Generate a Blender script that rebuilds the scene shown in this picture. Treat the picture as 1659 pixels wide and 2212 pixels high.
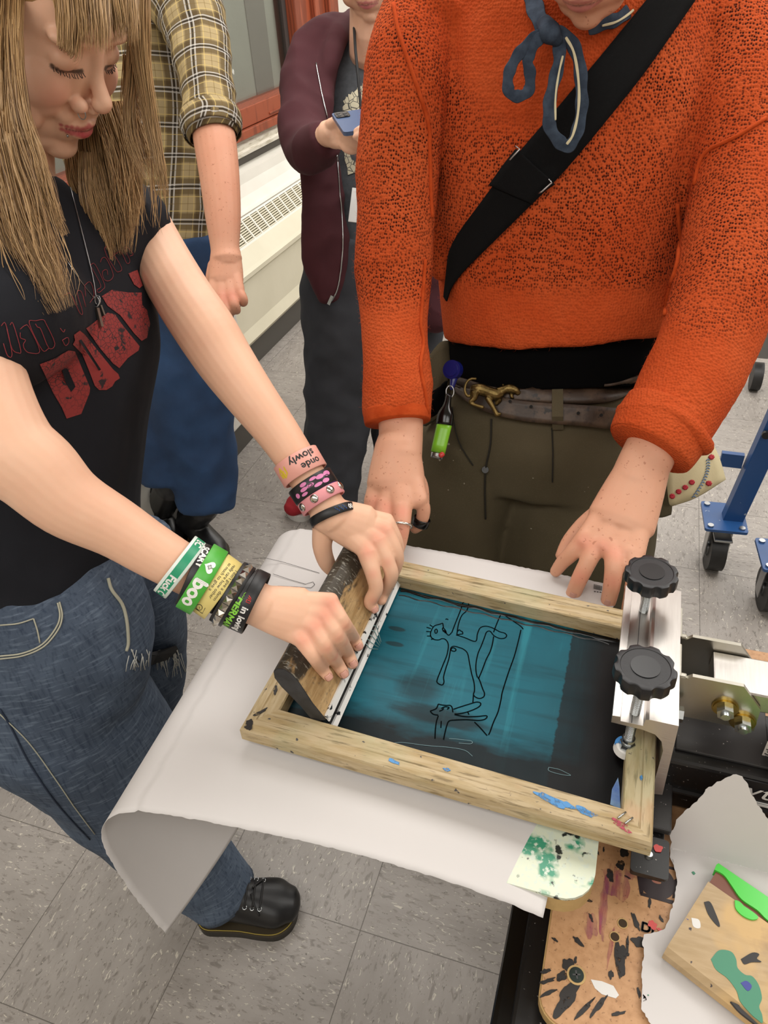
import bpy, bmesh, math, random
import numpy as np
from mathutils import Vector, Matrix, noise
from mathutils.bvhtree import BVHTree
# ---------------------------------------------------------------- camera, world, lights, exposure
scene = bpy.context.scene
for o in list(bpy.data.objects): bpy.data.objects.remove(o)
COL = scene.collection
IW, IH = 1659, 2212
FPX, PITCH, ROLL, YAW = 1622.2, 0.6468, -0.0653, 0.3538
CAM = Vector((0.9293, -0.5866, 1.4875))
FW = Vector((-math.sin(YAW)*math.cos(PITCH), math.cos(YAW)*math.cos(PITCH), -math.sin(PITCH)))
_r = Vector((math.cos(YAW), math.sin(YAW), 0)); _u = _r.cross(FW)
RT = _r*math.cos(ROLL)+_u*math.sin(ROLL); UP = -_r*math.sin(ROLL)+_u*math.cos(ROLL)
cd = bpy.data.cameras.new('camera'); cam = bpy.data.objects.new('camera', cd); COL.objects.link(cam)
cd.sensor_fit = 'HORIZONTAL'; cd.sensor_width = 36; cd.lens = FPX/IW*36; cd.clip_start = .02
mr = Matrix((RT, UP, -FW)).transposed()
cam.matrix_world = Matrix.Translation(CAM) @ mr.to_4x4()
scene.camera = cam
scene.view_settings.view_transform = 'Standard'; scene.view_settings.look = 'None'
scene.view_settings.gamma = 1; scene.view_settings.use_curve_mapping = False
scene.view_settings.exposure = 0.68
w = bpy.data.worlds.new('world'); scene.world = w; w.use_nodes = True
w.node_tree.nodes['Background'].inputs[0].default_value = (.75, .8, .9, 1)
w.node_tree.nodes['Background'].inputs[1].default_value = .25
def area(name, loc, sx, sy, power, col=(1, .975, .935), rot=(0, 0, 0)):
    l = bpy.data.lights.new(name, 'AREA'); l.shape = 'RECTANGLE'; l.size = sx; l.size_y = sy
    l.energy = power; l.color = col
    o = bpy.data.objects.new(name, l); COL.objects.link(o); o.location = loc; o.rotation_euler = rot
    return o
# rows of fluorescent ceiling fixtures
for i, (x, y, p) in enumerate([(0.3, -1.5, 20), (2.6, -1.5, 20), (0.3, 1.2, 26), (2.6, 1.2, 30), (0.3, 3.8, 34), (2.6, 3.8, 34), (0.9, 6.0, 20)]):
    area('ceiling_lamp', (x, y, 2.78), 1.9, 1.2, p)

# ---------------------------------------------------------------- helpers
def at(px, py, t):
    return CAM + (FW + RT*((px-IW/2)/FPX) + UP*((IH/2-py)/FPX))*t
def atz(px, py, z):
    d = FW + RT*((px-IW/2)/FPX) + UP*((IH/2-py)/FPX)
    return CAM + d*((z-CAM.z)/d.z)
def aty(px, py, y):
    d = FW + RT*((px-IW/2)/FPX) + UP*((IH/2-py)/FPX)
    return CAM + d*((y-CAM.y)/d.y)
def depth(p): return (Vector(p)-CAM).dot(FW)
def tag(o, label=None, cat=None, group=None, kind=None):
    if label: o['label'] = label
    if cat: o['category'] = cat
    if group: o['group'] = group
    if kind: o['kind'] = kind
    return o
def empty(name, loc, label, cat, group=None):
    o = bpy.data.objects.new(name, None); COL.objects.link(o); o.location = loc
    o.empty_display_size = .05
    return tag(o, label, cat, group)
def mesh_obj(name, verts, faces, mat, parent=None, smooth=True, uvs=None, label=None):
    me = bpy.data.meshes.new(name); me.from_pydata([tuple(v) for v in verts], [], faces); me.update()
    if uvs is not None:
        ul = me.uv_layers.new(name='UVMap'); a = np.zeros(len(me.loops)*2)
        vi = np.zeros(len(me.loops), int); me.loops.foreach_get('vertex_index', vi)
        a[0::2] = np.array(uvs)[vi, 0]; a[1::2] = np.array(uvs)[vi, 1]; ul.data.foreach_set('uv', a)
    return wrap(name, me, mat, parent, smooth, label)
def wrap(name, me, mat, parent=None, smooth=True, label=None):
    o = bpy.data.objects.new(name, me); COL.objects.link(o)
    for m in (mat if isinstance(mat, (list, tuple)) else [mat]): me.materials.append(m)
    if smooth: me.polygons.foreach_set('use_smooth', [True]*len(me.polygons))
    if parent is not None:
        o.parent = parent; o.matrix_parent_inverse = Matrix.Translation(-parent.location)
    if label: o['label'] = label
    return o
def bm_obj(name, bm, mat, parent=None, smooth=False, label=None):
    bmesh.ops.recalc_face_normals(bm, faces=bm.faces)
    me = bpy.data.meshes.new(name); bm.to_mesh(me); bm.free()
    return wrap(name, me, mat, parent, smooth, label)
def autosmooth(o, ang=35):
    me = o.data; me.polygons.foreach_set('use_smooth', [True]*len(me.polygons))
    bm = bmesh.new(); bm.from_mesh(me)
    for e in bm.edges:
        if len(e.link_faces) == 2 and e.calc_face_angle(0) > math.radians(ang): e.smooth = False
    bm.to_mesh(me); bm.free(); return o
def add_box(bm, x0, x1, y0, y1, z0, z1, M=None, bev=0):
    r = bmesh.ops.create_cube(bm, size=1)
    for v in r['verts']:
        v.co = Vector(((x0+x1)/2+v.co.x*(x1-x0), (y0+y1)/2+v.co.y*(y1-y0), (z0+z1)/2+v.co.z*(z1-z0)))
    vs = r['verts']
    if bev:
        es = list({e for v in vs for e in v.link_edges})
        g = bmesh.ops.bevel(bm, geom=es, offset=bev, segments=2, affect='EDGES', profile=.5)
        vs = list({v for v in g['verts']} | {v for v in vs if v.is_valid})
    if M is not None:
        for v in vs: v.co = M @ v.co
    return vs
def box(name, x0, x1, y0, y1, z0, z1, mat, parent=None, M=None, bev=0, label=None):
    bm = bmesh.new(); add_box(bm, x0, x1, y0, y1, z0, z1, M, bev)
    return bm_obj(name, bm, mat, parent, False, label)
def add_prism(bm, pts, h0, h1, M=None):
    """polygon (2d) extruded between h0 and h1 along local z"""
    M = M or Matrix()
    a = [bm.verts.new(M @ Vector((p[0], p[1], h0))) for p in pts]
    b = [bm.verts.new(M @ Vector((p[0], p[1], h1))) for p in pts]
    n = len(pts)
    bm.faces.new(a[::-1]); bm.faces.new(b)
    for i in range(n): bm.faces.new((a[i], a[(i+1) % n], b[(i+1) % n], b[i]))
def prism(name, pts, h0, h1, mat, parent=None, M=None, label=None):
    bm = bmesh.new(); add_prism(bm, pts, h0, h1, M); return bm_obj(name, bm, mat, parent, False, label)
def add_cyl(bm, p0, p1, r0, r1=None, n=24, caps=True):
    r1 = r0 if r1 is None else r1
    p0, p1 = Vector(p0), Vector(p1); d = (p1-p0).normalized()
    a = d.orthogonal().normalized(); b = d.cross(a)
    A = []; B = []
    for i in range(n):
        t = 2*math.pi*i/n; u = a*math.cos(t)+b*math.sin(t)
        A.append(bm.verts.new(p0+u*r0)); B.append(bm.verts.new(p1+u*r1))
    for i in range(n): bm.faces.new((A[i], A[(i+1) % n], B[(i+1) % n], B[i]))
    if caps: bm.faces.new(A[::-1]); bm.faces.new(B)
def cyl(name, p0, p1, r0, mat, parent=None, r1=None, n=24, label=None):
    bm = bmesh.new(); add_cyl(bm, p0, p1, r0, r1, n); o = bm_obj(name, bm, mat, parent, False, label); return autosmooth(o)
def rounded(x0, x1, y0, y1, r, n=6, corners=(1, 1, 1, 1)):
    pts = []
    for k, (cx, cy, a) in enumerate([(x1, y1, 0), (x0, y1, 90), (x0, y0, 180), (x1, y0, 270)]):
        if not corners[k]: pts.append((cx, cy)); continue
        sx = -1 if cx == x1 else 1; sy = -1 if cy == y1 else 1
        for i in range(n+1):
            t = math.radians(a+90*i/n)
            pts.append((cx+sx*r+r*math.cos(t), cy+sy*r+r*math.sin(t)))
    return pts
def cr(P, n):
    """Catmull-Rom resample of rows, n segments per span"""
    P = np.array(P, float); Q = np.vstack([2*P[0]-P[1], P, 2*P[-1]-P[-2]]); out = []
    for i in range(1, len(Q)-2):
        p0, p1, p2, p3 = Q[i-1:i+3]
        for k in range(n):
            t = k/n
            out.append(.5*((2*p1)+(-p0+p2)*t+(2*p0-5*p1+4*p2-p3)*t*t+(-p0+3*p1-3*p2+p3)*t**3))
    out.append(P[-1]); return np.array(out)
def tube(rows, seg=20, sub=5, cap=True, exps=2.0, uv=False, taper=True):
    """rows of (x,y,z,ra,rb, ax,ay,az): centre, radius along axis a, radius across it, axis a (0,0,0 = across the view)"""
    R = cr(rows, sub); n = len(R); V = []; F = []; UV = []; L = 0
    for i in range(n):
        c = Vector(R[i, :3]); T = Vector(R[min(i+1, n-1), :3]-R[max(i-1, 0), :3]).normalized()
        a = Vector(R[i, 5:8])
        if a.length < 1e-4: a = T.cross(c-CAM)
        a = (a-T*a.dot(T)).normalized(); b = T.cross(a).normalized()
        if i: L += (c-Vector(R[i-1, :3])).length
        for k in range(seg+(1 if uv else 0)):
            t = 2*math.pi*k/seg; ct, st = math.cos(t), math.sin(t)
            e = 2.0/exps
            x = math.copysign(abs(ct)**e, ct)*R[i, 3]; y = math.copysign(abs(st)**e, st)*R[i, 4]
            V.append(c+a*x+b*y); UV.append((t*(R[i, 3]+R[i, 4])/2, L))
    w_ = seg+(1 if uv else 0)
    for i in range(n-1):
        for k in range(seg):
            k2 = k+1 if uv else (k+1) % seg
            F.append((i*w_+k, i*w_+k2, (i+1)*w_+k2, (i+1)*w_+k))
    if cap:
        for i, s in ((0, -1), (n-1, 1)):
            c = Vector(R[i, :3]); j = 1 if i == 0 else n-2
            T = (c-Vector(R[j, :3])).normalized(); r = min(R[i, 3], R[i, 4])
            prev = [i*w_+k for k in range(seg)]
            for q in ((.5, .87), (.87, .5)) if taper else ():
                cur = []
                for k in range(seg):
                    V.append(c+(V[i*w_+k]-c)*q[1]+T*r*q[0]); UV.append(UV[i*w_+k]); cur.append(len(V)-1)
                for k in range(seg):
                    f = (prev[k], prev[(k+1) % seg], cur[(k+1) % seg], cur[k]); F.append(f[::s])
                prev = cur
            V.append(c+T*r*(1 if taper else 0)); UV.append((0, 0)); m = len(V)-1
            for k in range(seg):
                f = (prev[k], prev[(k+1) % seg], m); F.append(f[::s])
    return (V, F, UV) if uv else (V, F)
def L_(pts, ratio=1.0, scale=1.0):
    """limb rows from (px, py, depth, half width in px[, ratio])"""
    rows = []
    for p in pts:
        c = at(p[0], p[1], p[2]); ra = p[3]*p[2]/FPX*scale
        rows.append((c.x, c.y, c.z, ra, ra*(p[4] if len(p) > 4 else ratio), 0, 0, 0))
    return rows
def ellip(c, r, M=None, seg=20, rings=12):
    V = []; F = []; M = M or Matrix.Identity(3); c = Vector(c)
    V.append(c+M@Vector((0, 0, r[2])))
    for i in range(1, rings):
        p = math.pi*i/rings
        for k in range(seg):
            t = 2*math.pi*k/seg
            V.append(c+M@Vector((r[0]*math.sin(p)*math.cos(t), r[1]*math.sin(p)*math.sin(t), r[2]*math.cos(p))))
    V.append(c-M@Vector((0, 0, r[2]))); m = len(V)-1
    for k in range(seg):
        F.append((0, 1+k, 1+(k+1) % seg))
        F.append((m, m-seg+(k+1) % seg, m-seg+k))
    for i in range(rings-2):
        for k in range(seg):
            a = 1+i*seg+k; b = 1+i*seg+(k+1) % seg
            F.append((a, a+seg, b+seg, b))
    return V, F
def join(parts):
    V = []; F = []
    for p in parts:
        o = len(V); V += list(p[0]); F += [tuple(i+o for i in f) for f in p[1]]
    return V, F
def evalmesh(o):
    dg = bpy.context.evaluated_depsgraph_get(); dg.update()
    return bpy.data.meshes.new_from_object(o.evaluated_get(dg))
def blob(name, parts, vox, mat, parent=None, smooth=6, fac=.5, label=None, deform=None, post=None):
    """union of closed shapes grown into one continuous skin"""
    V, F = join(parts)
    me = bpy.data.meshes.new('tmp'); me.from_pydata([tuple(v) for v in V], [], F); me.update()
    bm = bmesh.new(); bm.from_mesh(me); bmesh.ops.recalc_face_normals(bm, faces=bm.faces); bm.to_mesh(me); bm.free()
    o = bpy.data.objects.new('tmp', me); COL.objects.link(o)
    m = o.modifiers.new('r', 'REMESH'); m.mode = 'VOXEL'; m.voxel_size = vox
    if smooth:
        s = o.modifiers.new('s', 'SMOOTH'); s.iterations = smooth; s.factor = fac
    me2 = evalmesh(o); bpy.data.objects.remove(o)
    me2.name = name
    if deform:
        n = len(me2.vertices); co = np.zeros(n*3); no = np.zeros(n*3)
        me2.vertices.foreach_get('co', co); me2.vertex_normals.foreach_get('vector', no)
        co = co.reshape(-1, 3); no = no.reshape(-1, 3)
        for i in range(n):
            d = deform(Vector(co[i]), Vector(no[i]))
            if d is not None: co[i] = d
        me2.vertices.foreach_set('co', co.ravel()); me2.update()
    o = wrap(name, me2, mat, parent, True, label)
    return o
def paint(o, base, spots, attr='Col'):
    """real pigment (lips, nails, flushed knuckles) and the shade line between the lips - stored as a colour attribute"""
    me = o.data; n = len(me.vertices); co = np.zeros(n*3); me.vertices.foreach_get('co', co); co = co.reshape(-1, 3)
    c = np.tile(np.array(base+(1,), float), (n, 1))
    bt_ = BVHTree.FromObject(o, bpy.context.evaluated_depsgraph_get())
    for (p, r, colr, s, hard) in spots:
        q_ = bt_.find_nearest(Vector(p))[0]; p = q_ if q_ is not None else p
        d = np.linalg.norm(co-np.array(p), axis=1)/r
        f = np.clip((1-d)/(1-hard+1e-6), 0, 1); f = f*f*(3-2*f)*s
        c[:, :3] = c[:, :3]*(1-f[:, None])+np.array(colr)*f[:, None]
    a = me.color_attributes.new(attr, 'FLOAT_COLOR', 'POINT'); a.data.foreach_set('color', c.ravel())
def folds(amp, sc, seed=0, stretch=None, fine=0):
    off = Vector((seed*3.1, seed*1.7, seed*5.3))
    def f(co, no):
        p = Vector(co)
        if stretch is not None:
            s, k = stretch; p = p - s*p.dot(s)*(1-k)
        d = noise.noise(p*sc+off); d = 1-abs(d)*2.2
        e = noise.noise(p*sc*2.3+off*2)
        v = amp*(d*.7+e*.5)
        if fine: v += fine*noise.noise(p*120+off)
        return co+no*v
    return f
def surf(name, grid, thick, mat, parent=None, sub=4, label=None, uv=False, both=1):
    """draped sheet: grid rows of 3d points -> spline surface with real thickness"""
    G = [[Vector(p) for p in row] for row in grid]
    rows = [cr([list(p) for p in row], sub) for row in G]
    cols = np.array([cr([r[j] for r in rows], sub) for j in range(len(rows[0]))])  # [j][i]
    nj, ni = cols.shape[:2]
    V = [Vector(cols[j][i]) for j in range(nj) for i in range(ni)]
    F = [(j*ni+i, (j+1)*ni+i, (j+1)*ni+i+1, j*ni+i+1) for j in range(nj-1) for i in range(ni-1)]
    uvs = [(j/(nj-1), i/(ni-1)) for j in range(nj) for i in range(ni)] if uv else None
    o = mesh_obj(name, V, F, mat, parent, True, uvs, label)
    if thick:
        m = o.modifiers.new('t', 'SOLIDIFY'); m.thickness = thick; m.offset = both
    return o
def line_tube(bm, pts, r, n=6):
    pts = [Vector(p) for p in pts]; rings = []
    a = None
    for i, p in enumerate(pts):
        d = (pts[min(i+1, len(pts)-1)]-pts[max(i-1, 0)])
        if d.length < 1e-9: d = Vector((0, 0, 1))
        d.normalize()
        a = d.orthogonal().normalized() if a is None else (a-d*a.dot(d)).normalized()
        b = d.cross(a); rr = r[i] if isinstance(r, (list, tuple)) else r
        rings.append([bm.verts.new(p+(a*math.cos(2*math.pi*k/n)+b*math.sin(2*math.pi*k/n))*rr) for k in range(n)])
    for i in range(len(rings)-1):
        for k in range(n): bm.faces.new((rings[i][k], rings[i][(k+1) % n], rings[i+1][(k+1) % n], rings[i+1][k]))
    bm.faces.new(rings[0][::-1]); bm.faces.new(rings[-1])
def tubes(name, lines, r, mat, parent=None, n=8, label=None):
    bm = bmesh.new()
    for l in lines: line_tube(bm, l, r, n)
    return bm_obj(name, bm, mat, parent, True, label)
def flat_lines(name, lines, wd, mat, parent, nrm=(0, 0, 1), th=.0003, label=None):
    """pen strokes lying on a surface"""
    bm = bmesh.new(); N_ = Vector(nrm)
    for l in lines:
        P = [Vector(p) for p in l]
        A = []; B = []
        for i, p in enumerate(P):
            d = (P[min(i+1, len(P)-1)]-P[max(i-1, 0)]).normalized(); s = d.cross(N_).normalized()*wd/2
            A.append(bm.verts.new(p+s+N_*th)); B.append(bm.verts.new(p-s+N_*th))
        for i in range(len(P)-1): bm.faces.new((A[i], A[i+1], B[i+1], B[i]))
    return bm_obj(name, bm, mat, parent, False, label)
def text_mesh(s, size=1, ext=0):
    c = bpy.data.curves.new('t', 'FONT'); c.body = s; c.size = size; c.align_x = 'CENTER'; c.align_y = 'CENTER'
    c.extrude = ext; c.resolution_u = 3
    o = bpy.data.objects.new('t', c); COL.objects.link(o); me = evalmesh(o)
    bpy.data.objects.remove(o); return me
def text_on(name, s, size, fn, mat, parent, sub=0, sx=1, bold=0, label=None):
    """letters mapped onto a surface by fn(x, y) -> point"""
    me = text_mesh(s, size); bm = bmesh.new(); bm.from_mesh(me); bpy.data.meshes.remove(me)
    bmesh.ops.triangulate(bm, faces=bm.faces)
    for _ in range(sub): bmesh.ops.subdivide_edges(bm, edges=bm.edges, cuts=1, use_grid_fill=True)
    if bold:
        me2 = bpy.data.meshes.new('b'); bm.to_mesh(me2)
        for dx, dy in ((bold, 0), (-bold, 0), (0, bold), (0, -bold)):
            n0 = len(bm.verts); bm.from_mesh(me2); bm.verts.ensure_lookup_table()
            for v in bm.verts[n0:]: v.co.x += dx; v.co.y += dy
    for v in bm.verts: v.co = fn(v.co.x*sx, v.co.y)
    me = bpy.data.meshes.new(name); bm.to_mesh(me); bm.free()
    return wrap(name, me, mat, parent, False, label)

# ---------------------------------------------------------------- materials
def lin(h):
    h = h.lstrip('#'); c = [int(h[i:i+2], 16)/255 for i in (0, 2, 4)]
    return tuple(x/12.92 if x <= .04045 else ((x+.055)/1.055)**2.4 for x in c)
class Mt:
    def __init__(s, name, col='#808080', rough=.6, metal=0, spec=.5, sub=0):
        s.m = bpy.data.materials.new(name); s.m.use_nodes = True; s.nt = s.m.node_tree
        s.b = s.nt.nodes['Principled BSDF']; s.c = lin(col) if isinstance(col, str) else col
        s.b.inputs['Base Color'].default_value = s.c+(1,); s.b.inputs['Roughness'].default_value = rough
        s.b.inputs['Metallic'].default_value = metal; s.b.inputs['Specular IOR Level'].default_value = spec
        if sub:
            s.b.inputs['Subsurface Weight'].default_value = sub
            s.b.inputs['Subsurface Radius'].default_value = (1, .35, .2); s.b.inputs['Subsurface Scale'].default_value = .006
        s.col = None; s.h = None
        s._co = s.n('ShaderNodeTexCoord')
        s.co = s._co.outputs['Object']; s.uv = s._co.outputs['UV']
    def n(s, t, **k):
        x = s.nt.nodes.new(t)
        for a, v in k.items(): setattr(x, a, v)
        return x
    def l(s, a, b): s.nt.links.new(a, b)
    def mapping(s, src=None, scale=(1, 1, 1), rot=(0, 0, 0), loc=(0, 0, 0)):
        x = s.n('ShaderNodeMapping'); x.inputs['Scale'].default_value = scale; x.inputs['Rotation'].default_value = rot
        x.inputs['Location'].default_value = loc
        s.l(src or s.co, x.inputs['Vector']); return x.outputs[0]
    def noise(s, scale=5, detail=4, rough=.55, src=None, dist=0, lo=None, hi=None):
        x = s.n('ShaderNodeTexNoise'); x.inputs['Scale'].default_value = scale; x.inputs['Detail'].default_value = detail
        x.inputs['Roughness'].default_value = rough; x.inputs['Distortion'].default_value = dist
        s.l(src or s.co, x.inputs['Vector']); o = x.outputs['Fac']
        return s.ramp(o, lo, hi) if lo is not None else o
    def voro(s, scale=5, feature='F1', src=None, rand=1, out='Distance'):
        x = s.n('ShaderNodeTexVoronoi'); x.feature = feature; x.inputs['Scale'].default_value = scale
        x.inputs['Randomness'].default_value = rand
        s.l(src or s.co, x.inputs['Vector']); return x.outputs[out]
    def wave(s, scale=5, dist=0, src=None, dirn='X', detail=2, lo=None, hi=None):
        x = s.n('ShaderNodeTexWave'); x.bands_direction = dirn; x.inputs['Scale'].default_value = scale
        x.inputs['Distortion'].default_value = dist; x.inputs['Detail'].default_value = detail
        s.l(src or s.co, x.inputs['Vector']); o = x.outputs['Fac']
        return s.ramp(o, lo, hi) if lo is not None else o
    def ramp(s, src, lo, hi):
        x = s.n('ShaderNodeMapRange'); x.inputs[1].default_value = lo; x.inputs[2].default_value = hi
        s.l(src, x.inputs[0]); return x.outputs[0]
    def math(s, op, a, b=0.0):
        x = s.n('ShaderNodeMath', operation=op)
        for i, v in enumerate((a, b)):
            if isinstance(v, (int, float)): x.inputs[i].default_value = v
            else: s.l(v, x.inputs[i])
        return x.outputs[0]
    def sep(s, src=None):
        x = s.n('ShaderNodeSeparateXYZ'); s.l(src or s.co, x.inputs[0]); return x.outputs
    def mix(s, fac, c, mode='MIX'):
        """lay colour c over the current colour with mask fac"""
        x = s.n('ShaderNodeMix', data_type='RGBA', blend_type=mode)
        if isinstance(fac, (int, float)): x.inputs[0].default_value = fac
        else: s.l(fac, x.inputs[0])
        if s.col is None: x.inputs[6].default_value = s.c+(1,)
        else: s.l(s.col, x.inputs[6])
        if isinstance(c, str): c = lin(c)
        if isinstance(c, tuple): x.inputs[7].default_value = c+(1,)
        else: s.l(c, x.inputs[7])
        s.col = x.outputs[2]; s.l(s.col, s.b.inputs['Base Color']); return s
    def bump(s, h, strength=.3, dist=.002):
        x = s.n('ShaderNodeBump'); x.inputs['Strength'].default_value = strength; x.inputs['Distance'].default_value = dist
        s.l(h, x.inputs['Height'])
        if s.h: s.l(s.h, x.inputs['Normal'])
        s.h = x.outputs[0]; s.l(s.h, s.b.inputs['Normal']); return s
    def rgh(s, src, lo, hi):
        x = s.n('ShaderNodeMapRange'); x.inputs[3].default_value = lo; x.inputs[4].default_value = hi
        s.l(src, x.inputs[0]); s.l(x.outputs[0], s.b.inputs['Roughness']); return s
def simple(name, col, rough=.6, metal=0, spec=.5, bump=None, var=None):
    M = Mt(name, col, rough, metal, spec)
    if var: M.mix(M.noise(var[0], 4, lo=.35, hi=.75), var[1])
    if bump: M.bump(M.noise(bump[0], 3), bump[1], .001)
    return M.m
# ---------------------------------------------------------------- the room
T = .3048
def m_floor():
    M = Mt('vinyl_tile', '#9b958f', .42, spec=.4)
    s = M.sep()
    # alternate chip direction tile by tile
    fx = M.math('FLOOR', M.math('DIVIDE', s[0], T)); fy = M.math('FLOOR', M.math('DIVIDE', s[1], T))
    par = M.math('MODULO', M.math('ABSOLUTE', M.math('ADD', fx, fy)), 2)
    a = M.mapping(scale=(1, 2.6, 1), rot=(0, 0, .2)); b = M.mapping(scale=(2.6, 1, 1), rot=(0, 0, -.15), loc=(.3, .4, 0))
    mx = M.n('ShaderNodeMix', data_type='VECTOR'); M.l(par, mx.inputs[0]); M.l(a, mx.inputs[4]); M.l(b, mx.inputs[5]); co = mx.outputs[1]
    M.mix(M.noise(9, 5, src=co, lo=.35, hi=.7), '#8d8781')
    M.mix(M.noise(40, 3, src=co, dist=.6, lo=.56, hi=.66), '#7d7771')
    M.mix(M.math('MULTIPLY', M.noise(62, 2, src=co, dist=1.2, lo=.64, hi=.69), .85), '#cbc4b6')
    M.mix(M.math('MULTIPLY', M.noise(75, 2, src=M.mapping(co, loc=(4, 7, 1)), dist=1.5, lo=.66, hi=.70), .8), '#57524c')
    M.mix(M.math('MULTIPLY', M.noise(2.2, 3, lo=.45, hi=.8), .25), '#736c66')
    def seam(c):
        f = M.math('FRACT', M.math('ADD', M.math('DIVIDE', c, T), .5)); return M.ramp(M.math('ABSOLUTE', M.math('SUBTRACT', f, .5)), .0036, .0018)
    sm = M.math('MAXIMUM', seam(s[0]), seam(s[1]))
    M.mix(M.math('MULTIPLY', sm, .8), '#4c4741')
    M.bump(M.math('SUBTRACT', 1.0, sm), .3, .001)
    return M.m
FLOORM = m_floor()
def struct(o): o['kind'] = 'structure'; return o
struct(box('floor', -1.0, 5.0, -3.0, 7.0, -.05, 0, FLOORM))
WHITEW = simple('painted_wall', '#dcd6cd', .7, var=(3, '#d2ccc2'), bump=(60, .1))
CREAM = simple('cream_metal', '#d6d0ba', .45, var=(4, '#cdc7b0'))
CREAML = simple('cream_metal_light', '#e6e3da', .45, var=(5, '#dcd9cf'))
REDW = Mt('red_brown_frame', '#96482b', .5); REDW.mix(REDW.wave(6, 6, src=REDW.mapping(scale=(3, 3, .6)), lo=.2, hi=.9), '#7a3820'); REDW = REDW.m
DARKB = simple('grey_vinyl_base', '#4a4742', .5)
GAPM = simple('dark_grey_gap_shade', '#55504a', .6)
SILLM = Mt('flaking_white_sill', '#cfc9bb', .6); SILLM.mix(SILLM.noise(30, 6, src=SILLM.mapping(scale=(3, .5, 3)), lo=.5, hi=.62), '#b3ab98'); SILLM = SILLM.m
XW = -.92
# wall with the window opening: pieces around it
bm = bmesh.new()
add_box(bm, XW-.12, XW, -3, 7, 0, .80)                 # below sill
add_box(bm, XW-.12, XW, 4.13, 7, .80, 2.8)              # far of window
add_box(bm, XW-.12, XW, -3, 1.2, .80, 2.8)
add_box(bm, XW-.12, XW, 1.2, 4.13, 2.35, 2.8)
struct(bm_obj('wall_left', bm, WHITEW))
struct(box('wall_back', -1.04, 5.0, 7.0, 7.1, 0, 2.8, WHITEW))
struct(box('wall_right', 5.0, 5.1, -3, 7.1, 0, 2.8, WHITEW))
struct(box('wall_front', -1.04, 5.1, -3.1, -3.0, 0, 2.8, WHITEW))
struct(box('ceiling', -1.04, 5.1, -3.1, 7.1, 2.8, 2.9, simple('ceiling_tile', '#cfcac0', .8)))
# window: frame, glass, what stands beyond it
win = empty('window_1', (XW, 2.6, .88), None, None); struct(win)
GL = Mt('window_glass', '#c8ccc8', .05)
_g = GL.n('ShaderNodeBsdfTransparent'); _g.inputs[0].default_value = (.88, .9, .88, 1); _mx = GL.n('ShaderNodeMixShader'); _mx.inputs[0].default_value = .12
_gl = GL.n('ShaderNodeBsdfGlossy'); _gl.inputs['Roughness'].default_value = .15
GL.l(_g.outputs[0], _mx.inputs[1]); GL.l(_gl.outputs[0], _mx.inputs[2]); GL.l(_mx.outputs[0], GL.nt.nodes['Material Output'].inputs[0])
bm = bmesh.new()
add_box(bm, XW-.10, XW+.03, 1.2, 3.62, .845, .925, bev=.004)
add_box(bm, XW-.06, XW+.045, 1.2, 3.60, .805, .842, bev=.004)
for k, (y0, y1, xx) in enumerate([(3.56, 3.66, .02), (3.66, 3.80, 0), (3.80, 3.86, .03), (3.86, 4.0, .005), (4.0, 4.13, .035)]):
    add_box(bm, XW-.05, XW+xx, y0, y1, .82, 2.35, bev=.006)
add_box(bm, XW-.12, XW+.03, 1.2, 4.13, 2.28, 2.35)
bm_obj('window_frame', bm, REDW, win)
for y in (2.55, 3.1):
    box('sash_lift', XW+.028, XW+.036, y, y+.14, .858, .866, REDW, win, bev=.002)
box('pane', XW-.045, XW-.04, 1.2, 3.56, .92, 2.3, GL.m, win)
SH = Mt('exterior_screen', '#a3a39c', .8); SH.mix(SH.noise(2, 3, lo=.4, hi=.7), '#96968f')
box('shade_panel', XW-.09, XW-.075, 1.2, 3.56, .9, 2.3, SH.m, win)
DKP = simple('dark_gap_panel', '#3c3330', .8)
box('jamb_liner', XW-.074, XW-.03, 3.515, 3.565, .92, 2.3, DKP, win)
PALE = simple('pale_strip', '#b5a79a', .7)
for y in (2.52, 2.95): box('pale_strip', XW-.0745, XW-.068, y, y+.022, .92, 2.3, PALE, win)
box('grey_strip', XW-.0745, XW-.070, 3.2, 3.40, .92, 2.3, simple('grey_strip', '#77736f', .7), win)
sc = [(2.66, 1.25, .012, .05), (2.58, 1.10, .008, .06), (2.70, 1.12, .04, .006), (2.60, 1.125, .03, .006), (2.93, 1.06, .012, .012)]
bm = bmesh.new()
for y, z, a, b in sc:
    random.seed(int(y*100)); pts = [(a*math.cos(t)*random.uniform(.5, 1.1), b*math.sin(t)*random.uniform(.5, 1.1)) for t in np.linspace(0, 2*math.pi, 14)[:-1]]
    add_prism(bm, pts, 0, .0006, Matrix(((0, 0, 1, XW-.0399), (1, 0, 0, y), (0, 1, 0, z), (0, 0, 0, 1))))
bm_obj('paint_scrape', bm, simple('white_scrape', '#c9cbc4', .7), win)
# sill and the dark gap below it
PR = lambda pts, y0, y1, name, mat, parent=None: prism(name, pts, -y1, -y0, mat, parent, Matrix(((1, 0, 0, 0), (0, 0, -1, 0), (0, 1, 0, 0), (0, 0, 0, 1))))
struct(PR([(XW, .74), (XW+.05, .745), (XW+.05, .76), (XW+.035, .765), (XW+.035, .785), (XW+.02, .79), (XW+.02, .807), (XW, .81)], -3, 4.3, 'window_1_sill', SILLM))
struct(PR([(XW, .66), (XW+.012, .66), (XW+.012, .742), (XW, .742)], -3, 4.3, 'gap_shade_1', GAPM))  # dark strip stands in for the shade in the gap above the heater
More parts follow.
